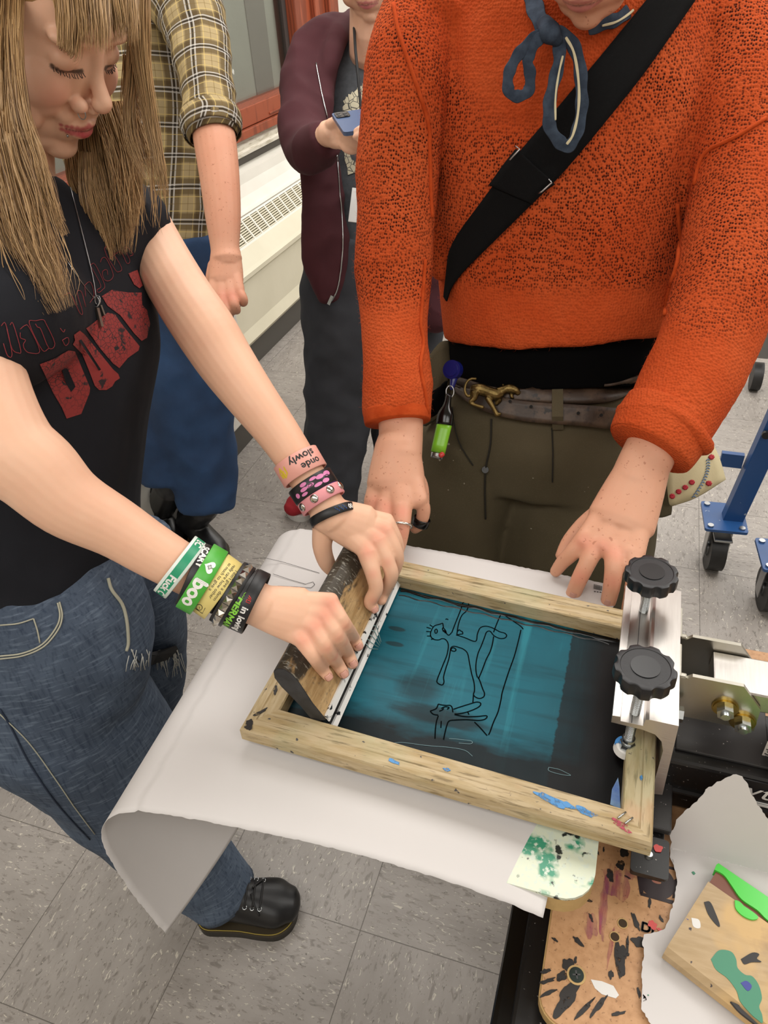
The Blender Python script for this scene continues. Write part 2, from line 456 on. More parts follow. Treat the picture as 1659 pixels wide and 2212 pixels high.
# convector heater along the wall
ht = empty('baseboard_heater', (-.77, 3.0, 0), 'long cream metal radiator cover with slotted grille along the wall under the window', 'heater')
Y0, Y1 = .4, 6.4
PR([(-.92, .105), (-.655, .105), (-.63, .135), (-.645, .185), (-.645, .37), (-.652, .38), (-.92, .38)], Y0, Y1, 'front_panel', CREAM, ht)
PR([(-.92, .38), (-.645, .38), (-.632, .392), (-.632, .41), (-.648, .42), (-.70, .475), (-.70, .455), (-.92, .455)], Y0, Y1, 'lower_ledge', CREAM, ht)
PR([(-.92, .575), (-.78, .575), (-.805, .615), (-.822, .66), (-.826, .70), (-.92, .70)], Y0, Y1, 'top_panel', CREAML, ht)
PR([(-.92, .56), (-.772, .556), (-.765, .568), (-.772, .578), (-.92, .58)], Y0, Y1, 'ledge', CREAML, ht)
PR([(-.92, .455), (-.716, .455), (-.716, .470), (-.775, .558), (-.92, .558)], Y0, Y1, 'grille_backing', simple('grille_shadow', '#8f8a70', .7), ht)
# grille: slats and dividers on the slope (-.70,.475) -> (-.765,.56)
sA, sB = Vector((-.702, 0, .472)), Vector((-.768, 0, .560)); sd = (sB-sA)
bm = bmesh.new()
nn = Vector((sd.z, 0, -sd.x)).normalized()
def slopebox(bm, u0, u1, y0, y1, h0, h1):
    M = Matrix.Translation(sA) @ Matrix((sd.normalized(), Vector((0, 1, 0)), nn)).transposed().to_4x4()
    add_box(bm, u0*sd.length, u1*sd.length, y0, y1, h0, h1, M)
for k in range(9):
    slopebox(bm, .11+k*.092, .11+k*.092+.05, Y0, Y1, -.004, .0)
bm_obj('slat', bm, CREAM, ht)
bm = bmesh.new(); y = Y0
while y < Y1: slopebox(bm, .06, .95, y, y+.010, -.004, .0015); y += .078
slopebox(bm, 0, .10, Y0, Y1, -.004, .002); slopebox(bm, .92, 1.0, Y0, Y1, -.004, .002)
bm_obj('grille', bm, CREAML, ht)
struct(box('baseboard_left', -.92, -.66, -3, 7, 0, .104, DARKB))
cb = empty('wall_cabinet', (-.5, .8, 0), 'low white cabinet with grey base standing by the radiator cover', 'cabinet')
box('body', -.66, -.385, -1.6, 1.62, .10, .50, CREAML, cb, bev=.004)
box('base', -.655, -.39, -1.6, 1.615, 0, .10, DARKB, cb)
# ---------------------------------------------------------------- printing press, frame, table
BLK = Mt('black_powder_coat', '#121111', .38); BLK.mix(BLK.noise(260, 2, lo=.70, hi=.74), '#8a8580'); BLK.mix(BLK.noise(9, 4, lo=.5, hi=.8), '#1d1b1b'); BLK.bump(BLK.noise(500, 2), .1, .0004); BLK = BLK.m
BLKG = simple('black_gloss_metal', '#0b0b0b', .18)
GREYM = Mt('grey_black_plate', '#2b2929', .42); GREYM.mix(GREYM.noise(300, 2, lo=.72, hi=.76), '#a09a96'); GREYM = GREYM.m
ALU = Mt('brushed_aluminium', '#c9c5c0', .32, 1); ALU.mix(ALU.noise(30, 5, src=ALU.mapping(scale=(12, 1, 12)), lo=.3, hi=.8), '#bdb8b3'); ALU.bump(ALU.noise(60, 4, src=ALU.mapping(scale=(14, 1, 14))), .12, .0004); ALU = ALU.m
ALUX = Mt('sawn_aluminium', '#cfcac4', .36, 1); ALUX.bump(ALUX.noise(90, 4, src=ALUX.mapping(scale=(1, 1, 9), rot=(0, .5, 0))), .4, .0006); ALUX = ALUX.m
ZINC = Mt('zinc_plate', '#b9b6ae', .3, 1); ZINC.mix(ZINC.noise(14, 4, lo=.4, hi=.7), '#b0ab9c'); ZINC.bump(ZINC.noise(140, 3), .08, .0004); ZINC = ZINC.m
YZ = simple('yellow_zinc', '#b9a35e', .28, 1, var=(40, '#9c8757'))
BOLT = simple('bolt_steel', '#bfc3c4', .25, 1)
KNOB = Mt('black_plastic', '#17171a', .42); KNOB.bump(KNOB.noise(380, 2), .25, .0004); KNOB.mix(KNOB.noise(90, 2, lo=.735, hi=.75), '#b9b6b0'); KNOB = KNOB.m
KNOBC = simple('smooth_black_cap', '#1c1c1e', .28)
MDF = Mt('hardboard', '#bb8f66', .5)
MDF.mix(MDF.noise(160, 4, lo=.4, hi=.7), '#a87c54'); MDF.mix(MDF.noise(6, 4, lo=.45, hi=.75), '#c0966c')
MDF.mix(M_ := MDF.math('MULTIPLY', MDF.noise(300, 1, lo=.66, hi=.70), .5), '#6d482c')
MDF.bump(MDF.noise(200, 3), .1, .0005); MDF = MDF.m
PLY = simple('pale_wood_edge', '#c2a26c', .6, var=(30, '#a98a58'))
INK = Mt('wet_black_ink', '#070606', .2, spec=.35); INK.bump(INK.noise(60, 3), .4, .001); INK = INK.m
DRYB = simple('dry_black_paint', '#221f1e', .5)
DRS = Mt('dry_brushed_paint', '#25211f', .55); DRS.b.inputs['Alpha'].default_value = 1
_a = DRS.ramp(DRS.noise(110, 6, rough=.7), .36, .46); DRS.l(_a, DRS.b.inputs['Alpha']); DRS = DRS.m
WHT = simple('white_paint', '#d8d6d2', .45)
BLU = simple('blue_paint', '#3f83c4', .5); REDP = simple('red_paint', '#c43a35', .3); MAG = Mt('magenta_stain', '#a63556', .55)
GRN = simple('bright_green_ink', '#43c23c', .2); DGRN = simple('dark_green_paint', '#3f8265', .45); DBL = simple('deep_blue_paint', '#3a3f8d', .5)
WOODF = Mt('frame_pine', '#b9a684', .6)
WOODF.mix(WOODF.noise(14, 6, src=WOODF.mapping(scale=(1.2, 9, 9)), dist=.5, lo=.4, hi=.65), '#a48e64')
WOODF.mix(WOODF.math('MULTIPLY', WOODF.noise(30, 5, src=WOODF.mapping(scale=(1.2, 12, 12)), lo=.56, hi=.66), .7), '#6d5c3c')
WOODF.mix(WOODF.math('MULTIPLY', WOODF.noise(11, 3, lo=.5, hi=.72), .35), '#93a583')
WOODF.mix(WOODF.math('MULTIPLY', WOODF.noise(17, 3, src=WOODF.mapping(loc=(3, 1, 2)), lo=.6, hi=.75), .5), '#c08d6a')
WOODF.mix(WOODF.noise(120, 2, src=WOODF.mapping(loc=(8, 1, 2)), lo=.70, hi=.74), '#38393f')
WOODF.bump(WOODF.noise(30, 5, src=WOODF.mapping(scale=(1.2, 12, 12))), .25, .001)
WOODG = WOODF.m.copy(); WOODG.name = 'frame_pine_cross'
for nd in WOODG.node_tree.nodes:
    if nd.type == 'MAPPING':
        s = nd.inputs['Scale'].default_value
        if s[0] > 1 and s[1] > 8: nd.inputs['Scale'].default_value = (s[1], s[0], s[1])
WOODF = WOODF.m

def poly_splat(bm, pts, z, th=.0005):
    P = [atz(p[0], p[1], z) for p in pts]; add_prism(bm, [(p.x, p.y) for p in P], z, z+th)
def blot(bm, px, py, rx, ry, z, seed=0, ang=0, n=22, rough=.35, th=.0006):
    rnd = random.Random(seed); c = atz(px, py, z); k = depth(c)/FPX; pts = []
    w = [(rnd.uniform(0, 6.28), rnd.uniform(.3, 1)) for _ in range(6)]
    for i in range(n):
        t = 2*math.pi*i/n; f = 1+rough*.6*sum(a*math.cos((k+1)*t+p_) for k, (p_, a) in enumerate(w))/1.8+rnd.uniform(-.06, .06)
        x, y = rx*k*math.cos(t)*f, ry*k*math.sin(t)*f
        pts.append((c.x+x*math.cos(ang)-y*math.sin(ang), c.y+x*math.sin(ang)+y*math.cos(ang)))
    add_prism(bm, pts, z, z+th+seed % 5*.00005)
ZB = .73
# cart under the board
cart = empty('press_cart', (1.3, -.05, 0), 'black steel rolling cart under the paint-stained board', 'cart')
bm = bmesh.new()
add_box(bm, .918, 1.9, -.40, .165, .668, .705, bev=.004)
bm_obj('top_frame', bm, BLK, cart)
for x in (.935, 1.85):
    for y in (-.38, .14): box('leg', x-.018, x+.018, y-.018, y+.018, .0, .67, BLK, cart, bev=.002)
box('rail', .90, .925, -.42, .16, .60, .69, BLKG, cart, bev=.006)
box('shelf', .95, 1.85, -.38, .14, .18, .20, BLK, cart)
# board
bd = empty('press_board', (1.3, -.05, ZB), 'tan hardboard bench top with rounded corner, covered in ink stains', 'board')
pts = rounded(.94, 1.9, -.312, .188, .022)
prism('panel', pts, ZB-.012, ZB, MDF, bd)
prism('edge_banding', rounded(.9385, 1.9015, -.3135, .1895, .0235), ZB-.0135, ZB-.0015, PLY, bd)
prism('under_panel', rounded(.945, 1.9, -.308, .18, .022), ZB-.025, ZB-.0135, PLY, bd)
# paint marks on the board
bm = bmesh.new(); z = ZB
for i, (x, y, rx, ry, a) in enumerate([(1318, 1892, 9, 16, .2), (1340, 1868, 11, 12, 0), (1338, 2072, 14, 44, .15), (1228, 2150, 18, 55, -.45), (1262, 2180, 6, 34, -.6), (1292, 2175, 6, 36, -.5), (1180, 2120, 5, 20, -1),
        (1185, 2145, 5, 22, -.9), (1178, 2098, 14, 5, .6), (1250, 2035, 16, 6, -.5), (1277, 1983, 4, 10, .5), (1382, 2035, 18, 14, .1), (1355, 2045, 4, 26, 0), (1350, 2060, 12, 6, 0), (1372, 1990, 7, 20, .5), (1403, 1950, 4, 14, 0),
        (1428, 1985, 4, 8, .6), (1214, 2110, 10, 16, -.7), (1228, 2085, 18, 16, .2), (1243, 2075, 4, 8, 0), (1198, 2030, 9, 3, -.4), (1270, 1945, 12, 3, 0), (1355, 1895, 8, 2, -.3), (1290, 1840, 3, 9, .5), (1304, 1836, 2, 7, 0), (1320, 2105, 7, 10, 0),
        (1335, 2190, 20, 4, .5), (1380, 2145, 4, 12, .3), (1348, 1840, 12, 14, 0)]):
    blot(bm, x, y, rx*.78, ry*.86, z, i, a, n=44)
bm_obj('dried_black_paint', bm, DRS, bd)['kind'] = 'stuff'
# stencilled badge: ring, tab and rules
bm = bmesh.new()
def ring(cx, cy, rx, ry, w):
    c = atz(cx, cy, ZB); k = depth(c)/FPX; O = []; I = []
    for i in range(28):
        t = 2*math.pi*i/28; O.append(bm.verts.new((c.x+rx*k*math.cos(t), c.y+ry*k*math.sin(t), ZB+.0006)))
        I.append(bm.verts.new((c.x+(rx-w)*k*math.cos(t), c.y+(ry-w*1.2)*k*math.sin(t), ZB+.0006)))
    for i in range(28): j = (i+1) % 28; bm.faces.new((O[i], O[j], I[j], I[i]))
ring(1418, 1905, 38, 38, 28)
poly_splat(bm, [(1375, 1885), (1383, 1884), (1390, 1928), (1382, 1932)], ZB)
poly_splat(bm, [(1385, 1928), (1455, 1946), (1454, 1954), (1383, 1934)], ZB)
poly_splat(bm, [(1432, 1868), (1461, 1876), (1460, 1881), (1431, 1873)], ZB)
poly_splat(bm, [(1447, 1905), (1463, 1898), (1465, 1940), (1452, 1940), (1455, 1912)], ZB)
bm_obj('printed_badge', bm, simple('badge_ink', '#2b2022', .5), bd)
def onboard(cx, cy, ang):
    c = atz(cx, cy, ZB+.0007)
    return lambda x, y: Vector((c.x+x*math.cos(ang)-y*math.sin(ang), c.y+x*math.sin(ang)+y*math.cos(ang), c.z))
text_on('printed_letters', 'DI', .0125, onboard(1399, 2006, -.08), DRYB, bd, bold=.0006)
bm = bmesh.new()
for i, (x, y, rx, ry, a) in enumerate([(1304, 1960, 9, 66, .02), (1330, 1905, 24, 40, .3), (1318, 2050, 4, 50, -.1), (1356, 1890, 22, 9, 0), (1275, 2000, 16, 26, .2), (1416, 1906, 8, 7, 0)]): blot(bm, x, y, rx, ry, z-.0004, i+50, a)
MAG.b.inputs['Alpha'].default_value = .55; MAG.mix(MAG.noise(80, 3, lo=.4, hi=.7), '#96506a')
MAGA = MAG.math('MULTIPLY', MAG.noise(30, 6, src=MAG.mapping(scale=(6, 1, 1)), lo=.35, hi=.75), .8); MAG.l(MAGA, MAG.b.inputs['Alpha'])
bm_obj('magenta_smear', bm, MAG.m, bd)
bm = bmesh.new(); blot(bm, 1409, 1998, 9, 9, z, 3, .4); blot(bm, 1424, 2008, 5, 3, z, 8); bm_obj('red_drip', bm, REDP, bd)
bm = bmesh.new(); poly_splat(bm, [(1276, 2116), (1300, 2120), (1325, 2130), (1337, 2150), (1330, 2157), (1300, 2148), (1285, 2135)], z); bm_obj('white_scuff', bm, WHT, bd)
for k, (x, y) in enumerate([(1345, 1995), (1328, 2024)]):
    c = atz(x, y, ZB); bm = bmesh.new()
    pts = [(c.x+.0042*math.cos(t), c.y+.0042*math.sin(t)) for t in np.linspace(0, 2*math.pi, 25)[:-1]]
    add_prism(bm, pts, ZB+.0002, ZB+.0006)
    bm_obj('peg_hole', bm, simple('hole_shadow', '#3b2c1b', .9), bd)
    bm = bmesh.new(); pts2 = [(c.x+.0036+.0028*math.cos(t)-.0036, c.y+.0028*math.sin(t)-.0010) for t in np.linspace(0, 2*math.pi, 25)[:-1]]
    bmesh.ops.create_cone
    line_tube(bm, [(c.x+.0045*math.cos(t), c.y+.0045*math.sin(t), ZB+.0004) for t in np.linspace(0, 2*math.pi, 25)], .0006, 6)
    bm_obj('hole_rim', bm, PLY, bd)
sc_ = atz(1245, 2107, ZB)
ws = empty('countersunk_screw', sc_, 'dark cross-head screw sunk in the tan board near its corner', 'screw')
cyl('washer', sc_, sc_+Vector((0, 0, .0010)), .0085, PLY, ws)
cyl('head', sc_, sc_+Vector((0, 0, .0016)), .0066, simple('screw_black', '#26302c', .35, .6), ws)
for a in (.3, .3+math.pi/2):
    Mx = Matrix.Translation(sc_+Vector((0, 0, .0016))) @ Matrix.Rotation(a, 4, 'Z')
    box('slot', -.0036, .0036, -.0007, .0007, 0, .0003, BLKG, ws, Mx)

# press body --------------------------------------------------------------
pr = empty('screen_printing_press', (1.1, 0, ZB), 'tabletop press with aluminium screen clamp, zinc brackets and black steel body', 'printing press')
# base beam and black plates
box('base_beam', 1.028, 1.9, -.074, .012, .735, .812, BLK, pr, bev=.004)
box('base_lip', 1.03, 1.9, -.078, -.074, .7655, .7685, GREYM, pr)
box('top_plate', 1.036, 1.125, -.060, .03, .8125, .816, GREYM, pr, bev=.001)
box('side_plate', 1.012, 1.041, -.128, -.07, .764, .772, GREYM, pr, bev=.002)
box('platen_arm', 1.006, 1.036, -.172, .16, .752, .762, BLK, pr, bev=.002)
prism('foot_plate', rounded(1.005, 1.040, -.176, -.135, .004), .763, .767, BLK, pr)
cyl('arm_bolt', (1.0215, -.156, .766), (1.0215, -.156, .7705), .0048, BOLT, pr, .003)
bm = bmesh.new(); blot(bm, 1420, 1833, 9, 9, .7675, 2); bm_obj('red_paint_spot', bm, REDP, pr)
box('hinge_block', 1.128, 1.16, -.072, .0, .79, .85, BLK, pr, bev=.003)
box('green_block', 1.145, 1.9, -.066, -.012, .80, .82, simple('dark_green_metal', '#18241f', .3), pr, bev=.003)
# warning tag
tg = prism('warning_tag', [(0, 0), (.009, 0), (.011, -.03), (.0055, -.042), (0, -.034)], 0, .0008, simple('tag_white', '#cfc8c0', .5), pr,
      Matrix.Translation((1.118, -.045, .838)) @ Matrix.Rotation(math.pi/2, 4, 'X'))
tubes('tag_mark', [[(1.1195+.0015*(i % 2), -.0462, .834-.0035*i), (1.1265, -.0462, .831-.0035*i)] for i in range(8)], .0006, DRYB, pr, 4)
# name strip with lettering on the front face of the beam
box('name_strip', 1.10, 1.9, -.0755, -.0742, .772, .8105, simple('strip_black', '#1c1c1e', .4), pr)
box('strip_line', 1.10, 1.9, -.0765, -.0756, .7745, .7775, WHT, pr)
box('strip_rule', 1.10, 1.9, -.0765, -.0756, .7795, .7802, WHT, pr)
text_on('name_letters', 'yto', .030, lambda x, y: Vector((1.128+x+y*.25, -.0765, .796+y)), WHT, pr, sx=1.1)
# aluminium clamp extrusion: profile in x-z, length along y
CY0, CY1 = -.107, .076
PA = Matrix(((1, 0, 0, 0), (0, 0, 1, 0), (0, 1, 0, 0), (0, 0, 0, 1)))
prof = [(.966, .893), (.966, .903), (.973, .9035), (.974, .8975), (.994, .8975), (.995, .9065), (.998, .908), (1.0235, .908), (1.027, .80), (1.0165, .797), (1.0165, .868), (1.013, .881), (1.006, .889), (.994, .892)]
prism('clamp_extrusion', prof, CY0, CY1, ALU, pr, PA)
prism('clamp_end_face', [(p[0], p[1]) for p in prof], CY0-.0006, CY0, ALUX, pr, PA)
box('extrusion_groove', .9835, .9842, CY0, CY1, .8974, .8977, DRYB, pr)
# knobs with screws
def knob(cx, cy, zt, rot, R=.0285):
    n = 9; pts = []
    for i in range(n*12):
        t = 2*math.pi*i/(n*12); f = math.cos(n*(t+rot))
        r = R*(1-.065*max(0, -f)**.6*1.6 if f < 0 else 1+.0*f); pts.append((cx+r*math.cos(t), cy+r*math.sin(t)))
    bm = bmesh.new()
    lay = [(.86, zt-.015), (.97, zt-.0145), (1, zt-.012), (1, zt-.0025), (.975, zt-.0005), (.93, zt)]
    rings = []
    for s, z in lay:
        rings.append([bm.verts.new((cx+(p[0]-cx)*s, cy+(p[1]-cy)*s, z)) for p in pts])
    for a, b in zip(rings, rings[1:]):
        for i in range(len(pts)): j = (i+1) % len(pts); bm.faces.new((a[i], a[j], b[j], b[i]))
    bm.faces.new(rings[0][::-1])
    cc = [bm.verts.new((cx+R*.80*math.cos(2*math.pi*i/len(pts)), cy+R*.80*math.sin(2*math.pi*i/len(pts)), zt)) for i in range(len(pts))]
    c2 = [bm.verts.new((cx+R*.78*math.cos(2*math.pi*i/len(pts)), cy+R*.78*math.sin(2*math.pi*i/len(pts)), zt-.0007)) for i in range(len(pts))]
    for a, b in ((rings[-1], cc), (cc, c2)):
        for i in range(len(pts)): j = (i+1) % len(pts); bm.faces.new((a[i], a[j], b[j], b[i]))
    bm.faces.new(c2)
    k = autosmooth(bm_obj('clamp_knob', bm, KNOB, pr), 30)
    cyl('knob_cap', (cx, cy, zt-.0008), (cx, cy, zt+.0002), R*.47, KNOBC, k, n=40)
    bm = bmesh.new(); add_cyl(bm, (cx, cy, .846), (cx, cy, zt-.012), .0042)
    bm2 = []
    z = .848
    while z < zt-.014:
        line_tube(bm, [(cx+.0044*math.cos(a_), cy+.0044*math.sin(a_), z+.0013*a_/6.283) for a_ in np.linspace(0, 6.283, 13)], .00045, 4); z += .0013
    bm_obj('threaded_rod', bm, BOLT, k, True)
    bm = bmesh.new(); add_cyl(bm, (cx, cy, .8455), (cx, cy, .8515), .0085, .0075, 6); bm_obj('hex_nut', bm, BOLT, k)
    cyl('nut_collar', (cx, cy, .8555), (cx, cy, .8590), .0062, BOLT, k)
    cyl('foot_washer', (cx, cy, .8395), (cx, cy, .8455), .0125, WHT, k, .010)
    bm = bmesh.new()
    for q, (a_, r_) in enumerate(((2.6, .004), (-1.0, .0035))):
        p = [(cx+.0118*math.cos(t), cy+.0118*math.sin(t)) for t in np.linspace(a_-.5, a_+.5, 8)]+[(cx+.0085*math.cos(t), cy+.0085*math.sin(t)) for t in np.linspace(a_+.45, a_-.45, 8)]
        add_prism(bm, p, .8425, .8462)
    bm_obj('washer_paint', bm, BLU, k)
    return k
knob(.986, -.094, .962, .1, .0275); knob(.987, .046, .955, .3, .027)
# brackets, arm, bolts
def bracket(y, top):
    # L bracket: flange against the clamp, web running to the arm
    pts = [(1.030, .845), (1.030, top-.006), (1.036, top), (1.082, top), (1.103, top-.028), (1.104, .845)]
    b = prism('zinc_bracket', pts, y-.002, y+.002, ZINC, pr, PA)
    box('bracket_flange', 1.0225, 1.0262, y-.002, y+.042, .845, top-.002, ZINC, pr, bev=.001)
    V, F = tube([(1.0245, y+.004, .845, .002, .002, 0, 0, 0), (1.0245, y+.004, top, .002, .002, 0, 0, 0)], 8, 1)
    box('bracket_bend', 1.0235, 1.0315, y-.002, y+.0045, .845, top-.003, ZINC, pr, bev=.0015)
bracket(-.040, .905); bracket(.014, .905)
AR = Matrix.Translation((1.06, -.012, .895))
box('clamp_arm', 1.058, 1.9, -.037, .011, .868, .892, ALU, pr, bev=.0015)
for x, z in ((1.072, .872), (1.091, .857)):
    cyl('bolt_washer', (x, -.0420, z), (x, -.0438, z), .0125, YZ, pr)
    cyl('bolt_washer', (x, -.0438, z), (x, -.0455, z), .0110, YZ, pr)
    bm = bmesh.new(); add_cyl(bm, (x, -.0455, z), (x, -.0525, z), .0085, None, 6); h = bm_obj('hex_nut', bm, BOLT, pr)
    cyl('bolt_tip', (x, -.052, z), (x, -.0560, z), .0048, BOLT, h, .0042)
for y, z in ((-.058, .866), (.044, .868)):
    bm = bmesh.new(); add_cyl(bm, (1.022, y, z), (1.034, y, z), .0080, None, 6); bm_obj('clamp_bolt', bm, BOLT, pr)
box('right_grip', 1.13, 1.17, .03, .05, .88, .90, BLKG, pr, bev=.006)

# platen under the paper -------------------------------------------------
pl = empty('platen', (.7, -.05, .80), 'rounded shirt board with white and green paint, sticking out from under the paper', 'platen')
pp = rounded(.57, .971, -.244, .13, .03)
PLM = Mt('paint_crusted_top', '#cfd6c0', .35)
PLM.mix(PLM.noise(26, 3, lo=.54, hi=.60), '#3a8f70'); PLM.mix(PLM.noise(160, 5, lo=.52, hi=.6), '#c9d3c4'); PLM.mix(PLM.noise(70, 5, src=PLM.mapping(loc=(2, 5, 0)), lo=.60, hi=.64), '#2a2e2c')
prism('top', pp, .808, .8118, PLM.m, pl)
prism('core', pp, .787, .8078, PLY, pl)
box('neck', .93, 1.02, -.03, .03, .765, .789, BLK, pl)

# long sheet of paper ----------------------------------------------------
PAPER = Mt('paper', '#c9c5c3', .75, spec=.25); PAPER.bump(PAPER.noise(7, 3), .5, .006); PAPER.bump(PAPER.noise(160, 3), .08, .0004); PAPER = PAPER.m
def paper_pt(u, v):
    """u: 0 right edge .. 1 free end; v: 0 near .. 1 far"""
    near = -.262+.01*math.sin(u*5)-.028*min(u*1.6, 1)*(1-v)*.6; far = .170+.012*math.sin(u*3)
    L = .64; s = u*L
    x0 = .932+.03*v
    fold = .532-.022*v
    flat = x0-fold
    rad = .042-.006*v
    y = near+(far-near)*v
    if s < flat: x = x0-s; z = .8165+.0004*math.sin(s*40+v*6)-.003*max(0, (.62-x)/.19)**2 - (.010*(1-v)**2*max(0, (x-.80)/.13)**2 if x > .8 else 0)
    else:
        a = (s-flat)/rad; amax = math.radians(97+60*v)
        if a < amax: x = fold-rad*math.sin(a); z = .8125-rad*(1-math.cos(a))
        else:
            r = (s-flat)-amax*rad
            x = fold-rad*math.sin(amax)-math.cos(amax)*r*1.0; z = .8125-rad*(1-math.cos(amax))-math.sin(amax)*r
            x += r*r*.5
        y -= .015*min(1, a/2)
    return Vector((x, y, z))
nu, nv = 150, 60; V = []; F = []
rnd = random.Random(4); jn = [rnd.uniform(-1, 1) for _ in range(nu+1)]; jf = [rnd.uniform(-1, 1) for _ in range(nu+1)]
for i in range(nu+1):
    for j in range(nv+1):
        p = paper_pt(i/nu, j/nv)
        if j == 0: p.y += .0006*jn[i]
        if j == nv: p.y += .0006*jf[i]
        V.append(p)
for i in range(nu):
    for j in range(nv): a = i*(nv+1)+j; F.append((a, a+1, a+nv+2, a+nv+1))
ps = mesh_obj('paper_sheet', V, F, PAPER)
m = ps.modifiers.new('t', 'SOLIDIFY'); m.thickness = .00035; m.offset = -1
tag(ps, 'long torn sheet of white paper draped over the platen, its left end curling under', 'paper')
PEN = simple('pen_line', '#35312f', .6)
def onpaper(pts, z=.8172): return [atz(x, y, z) for x, y in pts]
pen = flat_lines('pencil_drawing', [
    onpaper([(545, 1207), (575, 1206), (610, 1214), (650, 1226), (690, 1238)]),
    onpaper([(590, 1240), (625, 1252), (660, 1262), (676, 1257), (680, 1263), (672, 1270), (640, 1268), (600, 1266)])], .0008, PEN, ps)
bm = bmesh.new()
for i in range(7):
    x0 = 1283+i*2.6; poly_splat(bm, [(x0, 1262+i*.6), (x0+1.5, 1262.4+i*.6), (x0+1.0, 1272+i*.6), (x0-.5, 1272+i*.6)], .8178)
for i in range(4): poly_splat(bm, [(1283+i*6, 1277+i*.8), (1287+i*6, 1277.6+i*.8), (1287+i*6, 1279+i*.8), (1283+i*6, 1278.6+i*.8)], .8178)
bm_obj('printed_label', bm, PEN, ps)

# screen frame ------------------------------------------------------------
fr = empty('silkscreen_frame', (.81, -.04, .825), 'wooden silkscreen frame with teal mesh and wet black ink, clamped in the press', 'screen')
OUT = [(.604, -.181), (1.014, -.193), (1.012, .094), (.608, .121)]
INN = [(.637, -.149), (.986, -.166), (.984, .062), (.637, .087)]
Z0, Z1 = .8285, .850
def bar(i, mat):
    a, b = OUT[i], OUT[(i+1) % 4]; c, d = INN[(i+1) % 4], INN[i]
    bm = bmesh.new()
    # moulded profile: outer edge eased, groove along the middle
    prof = [(0, Z0), (0, Z1-.006), (.06, Z1-.0022), (.18, Z1-.0003), (.40, Z1), (.43, Z1-.0012), (.47, Z1-.0002), (.96, Z1), (1, Z1-.0015), (1, Z0)]
    rings = []
    for (p, q) in ((a, d), (b, c)):
        rings.append([bm.verts.new((p[0]+(q[0]-p[0])*u, p[1]+(q[1]-p[1])*u, z)) for u, z in prof])
    n = len(prof)
    for k in range(n): bm.faces.new((rings[0][k], rings[0][(k+1) % n], rings[1][(k+1) % n], rings[1][k]))
    bm.faces.new(rings[0][::-1]); bm.faces.new(rings[1])
    return bm_obj('frame_bar', bm, mat, fr)
b0 = bar(0, WOODF); b1 = bar(1, WOODG); b2 = bar(2, WOODF); b3 = bar(3, WOODG)
tubes('corner_staple', [[atz(1335, 1767, .8512), atz(1352, 1754, .8512)], [atz(1350, 1779, .8512), atz(1367, 1766, .8512)]], .0009, BOLT, fr, 6)
# printed mesh
TEAL = Mt('inked_mesh', '#12515f', .4, spec=.3)
s = TEAL.sep()
TEAL.mix(TEAL.noise(9, 5, lo=.35, hi=.75), '#186272')
TEAL.mix(TEAL.math('MULTIPLY', TEAL.noise(12, 6, src=TEAL.mapping(scale=(.5, 7, 1)), lo=.5, hi=.7), .6), '#0c3b45')
TEAL.mix(TEAL.math('MULTIPLY', TEAL.noise(14, 5, src=TEAL.mapping(scale=(6, .4, 1)), lo=.58, hi=.74), .5), '#2b7f8c')
def nz(sc, amp, scale=(1, 1, 1)):
    return TEAL.math('MULTIPLY', TEAL.math('SUBTRACT', TEAL.noise(sc, 5, src=TEAL.mapping(scale=scale)), .5), amp)
# ink edges: right pool and near pool, ragged
e1 = TEAL.ramp(TEAL.math('ADD', s[0], nz(30, .006, (1, 5, 1))), .9160, .9175)
TEAL.mix(TEAL.math('MULTIPLY', e1, .8), '#080708')
e2 = TEAL.ramp(TEAL.math('ADD', s[0], nz(40, .012, (6, 1, 1))), .925, .955)
TEAL.mix(e2, '#040304')
e3 = TEAL.ramp(TEAL.math('ADD', s[1], nz(16, .05, (1, 3, 1))), -.100, -.126)
TEAL.mix(TEAL.math('MULTIPLY', e3, .93), '#060708')
e4 = TEAL.ramp(TEAL.math('ADD', s[1], nz(10, .012)), .073, .083)
TEAL.mix(e4, '#0a0b0c')
def blobmask(cx, cy, rx, ry, soft=.5):
    a = TEAL.math('DIVIDE', TEAL.math('SUBTRACT', s[0], cx), rx); b = TEAL.math('DIVIDE', TEAL.math('SUBTRACT', s[1], cy), ry)
    r = TEAL.math('ADD', TEAL.math('ADD', TEAL.math('MULTIPLY', a, a), TEAL.math('MULTIPLY', b, b)), nz(50, .9, (.6, 3, 1)))
    return TEAL.ramp(r, 1.0, 1.0-soft)
TEAL.mix(TEAL.math('MULTIPLY', blobmask(.765, -.066, .030, .026, .8), .6), '#0b1013')
TEAL.mix(TEAL.math('MULTIPLY', blobmask(.795, -.098, .06, .014, .6), .75), '#0a0c0d')
TEAL.mix(TEAL.math('MULTIPLY', blobmask(.715, .012, .012, .004, .4), .7), '#1c2322')
TEAL.mix(TEAL.math('MULTIPLY', blobmask(.72, -.012, .012, .004, .4), .7), '#1c2322')
TEAL.bump(TEAL.noise(30, 5, src=TEAL.mapping(scale=(.4, 6, 1))), .12, .0006)
TEAL.bump(TEAL.noise(60, 5, src=TEAL.mapping(scale=(6, .3, 1))), .10, .0006)
TEAL.rgh(TEAL.noise(20, 4), .35, .55); TEAL.b.inputs['Specular IOR Level'].default_value = .16
ms = prism('mesh_panel', [(.636, -.150), (.987, -.167), (.985, .063), (.636, .088)], .829, .8305, TEAL.m, fr)
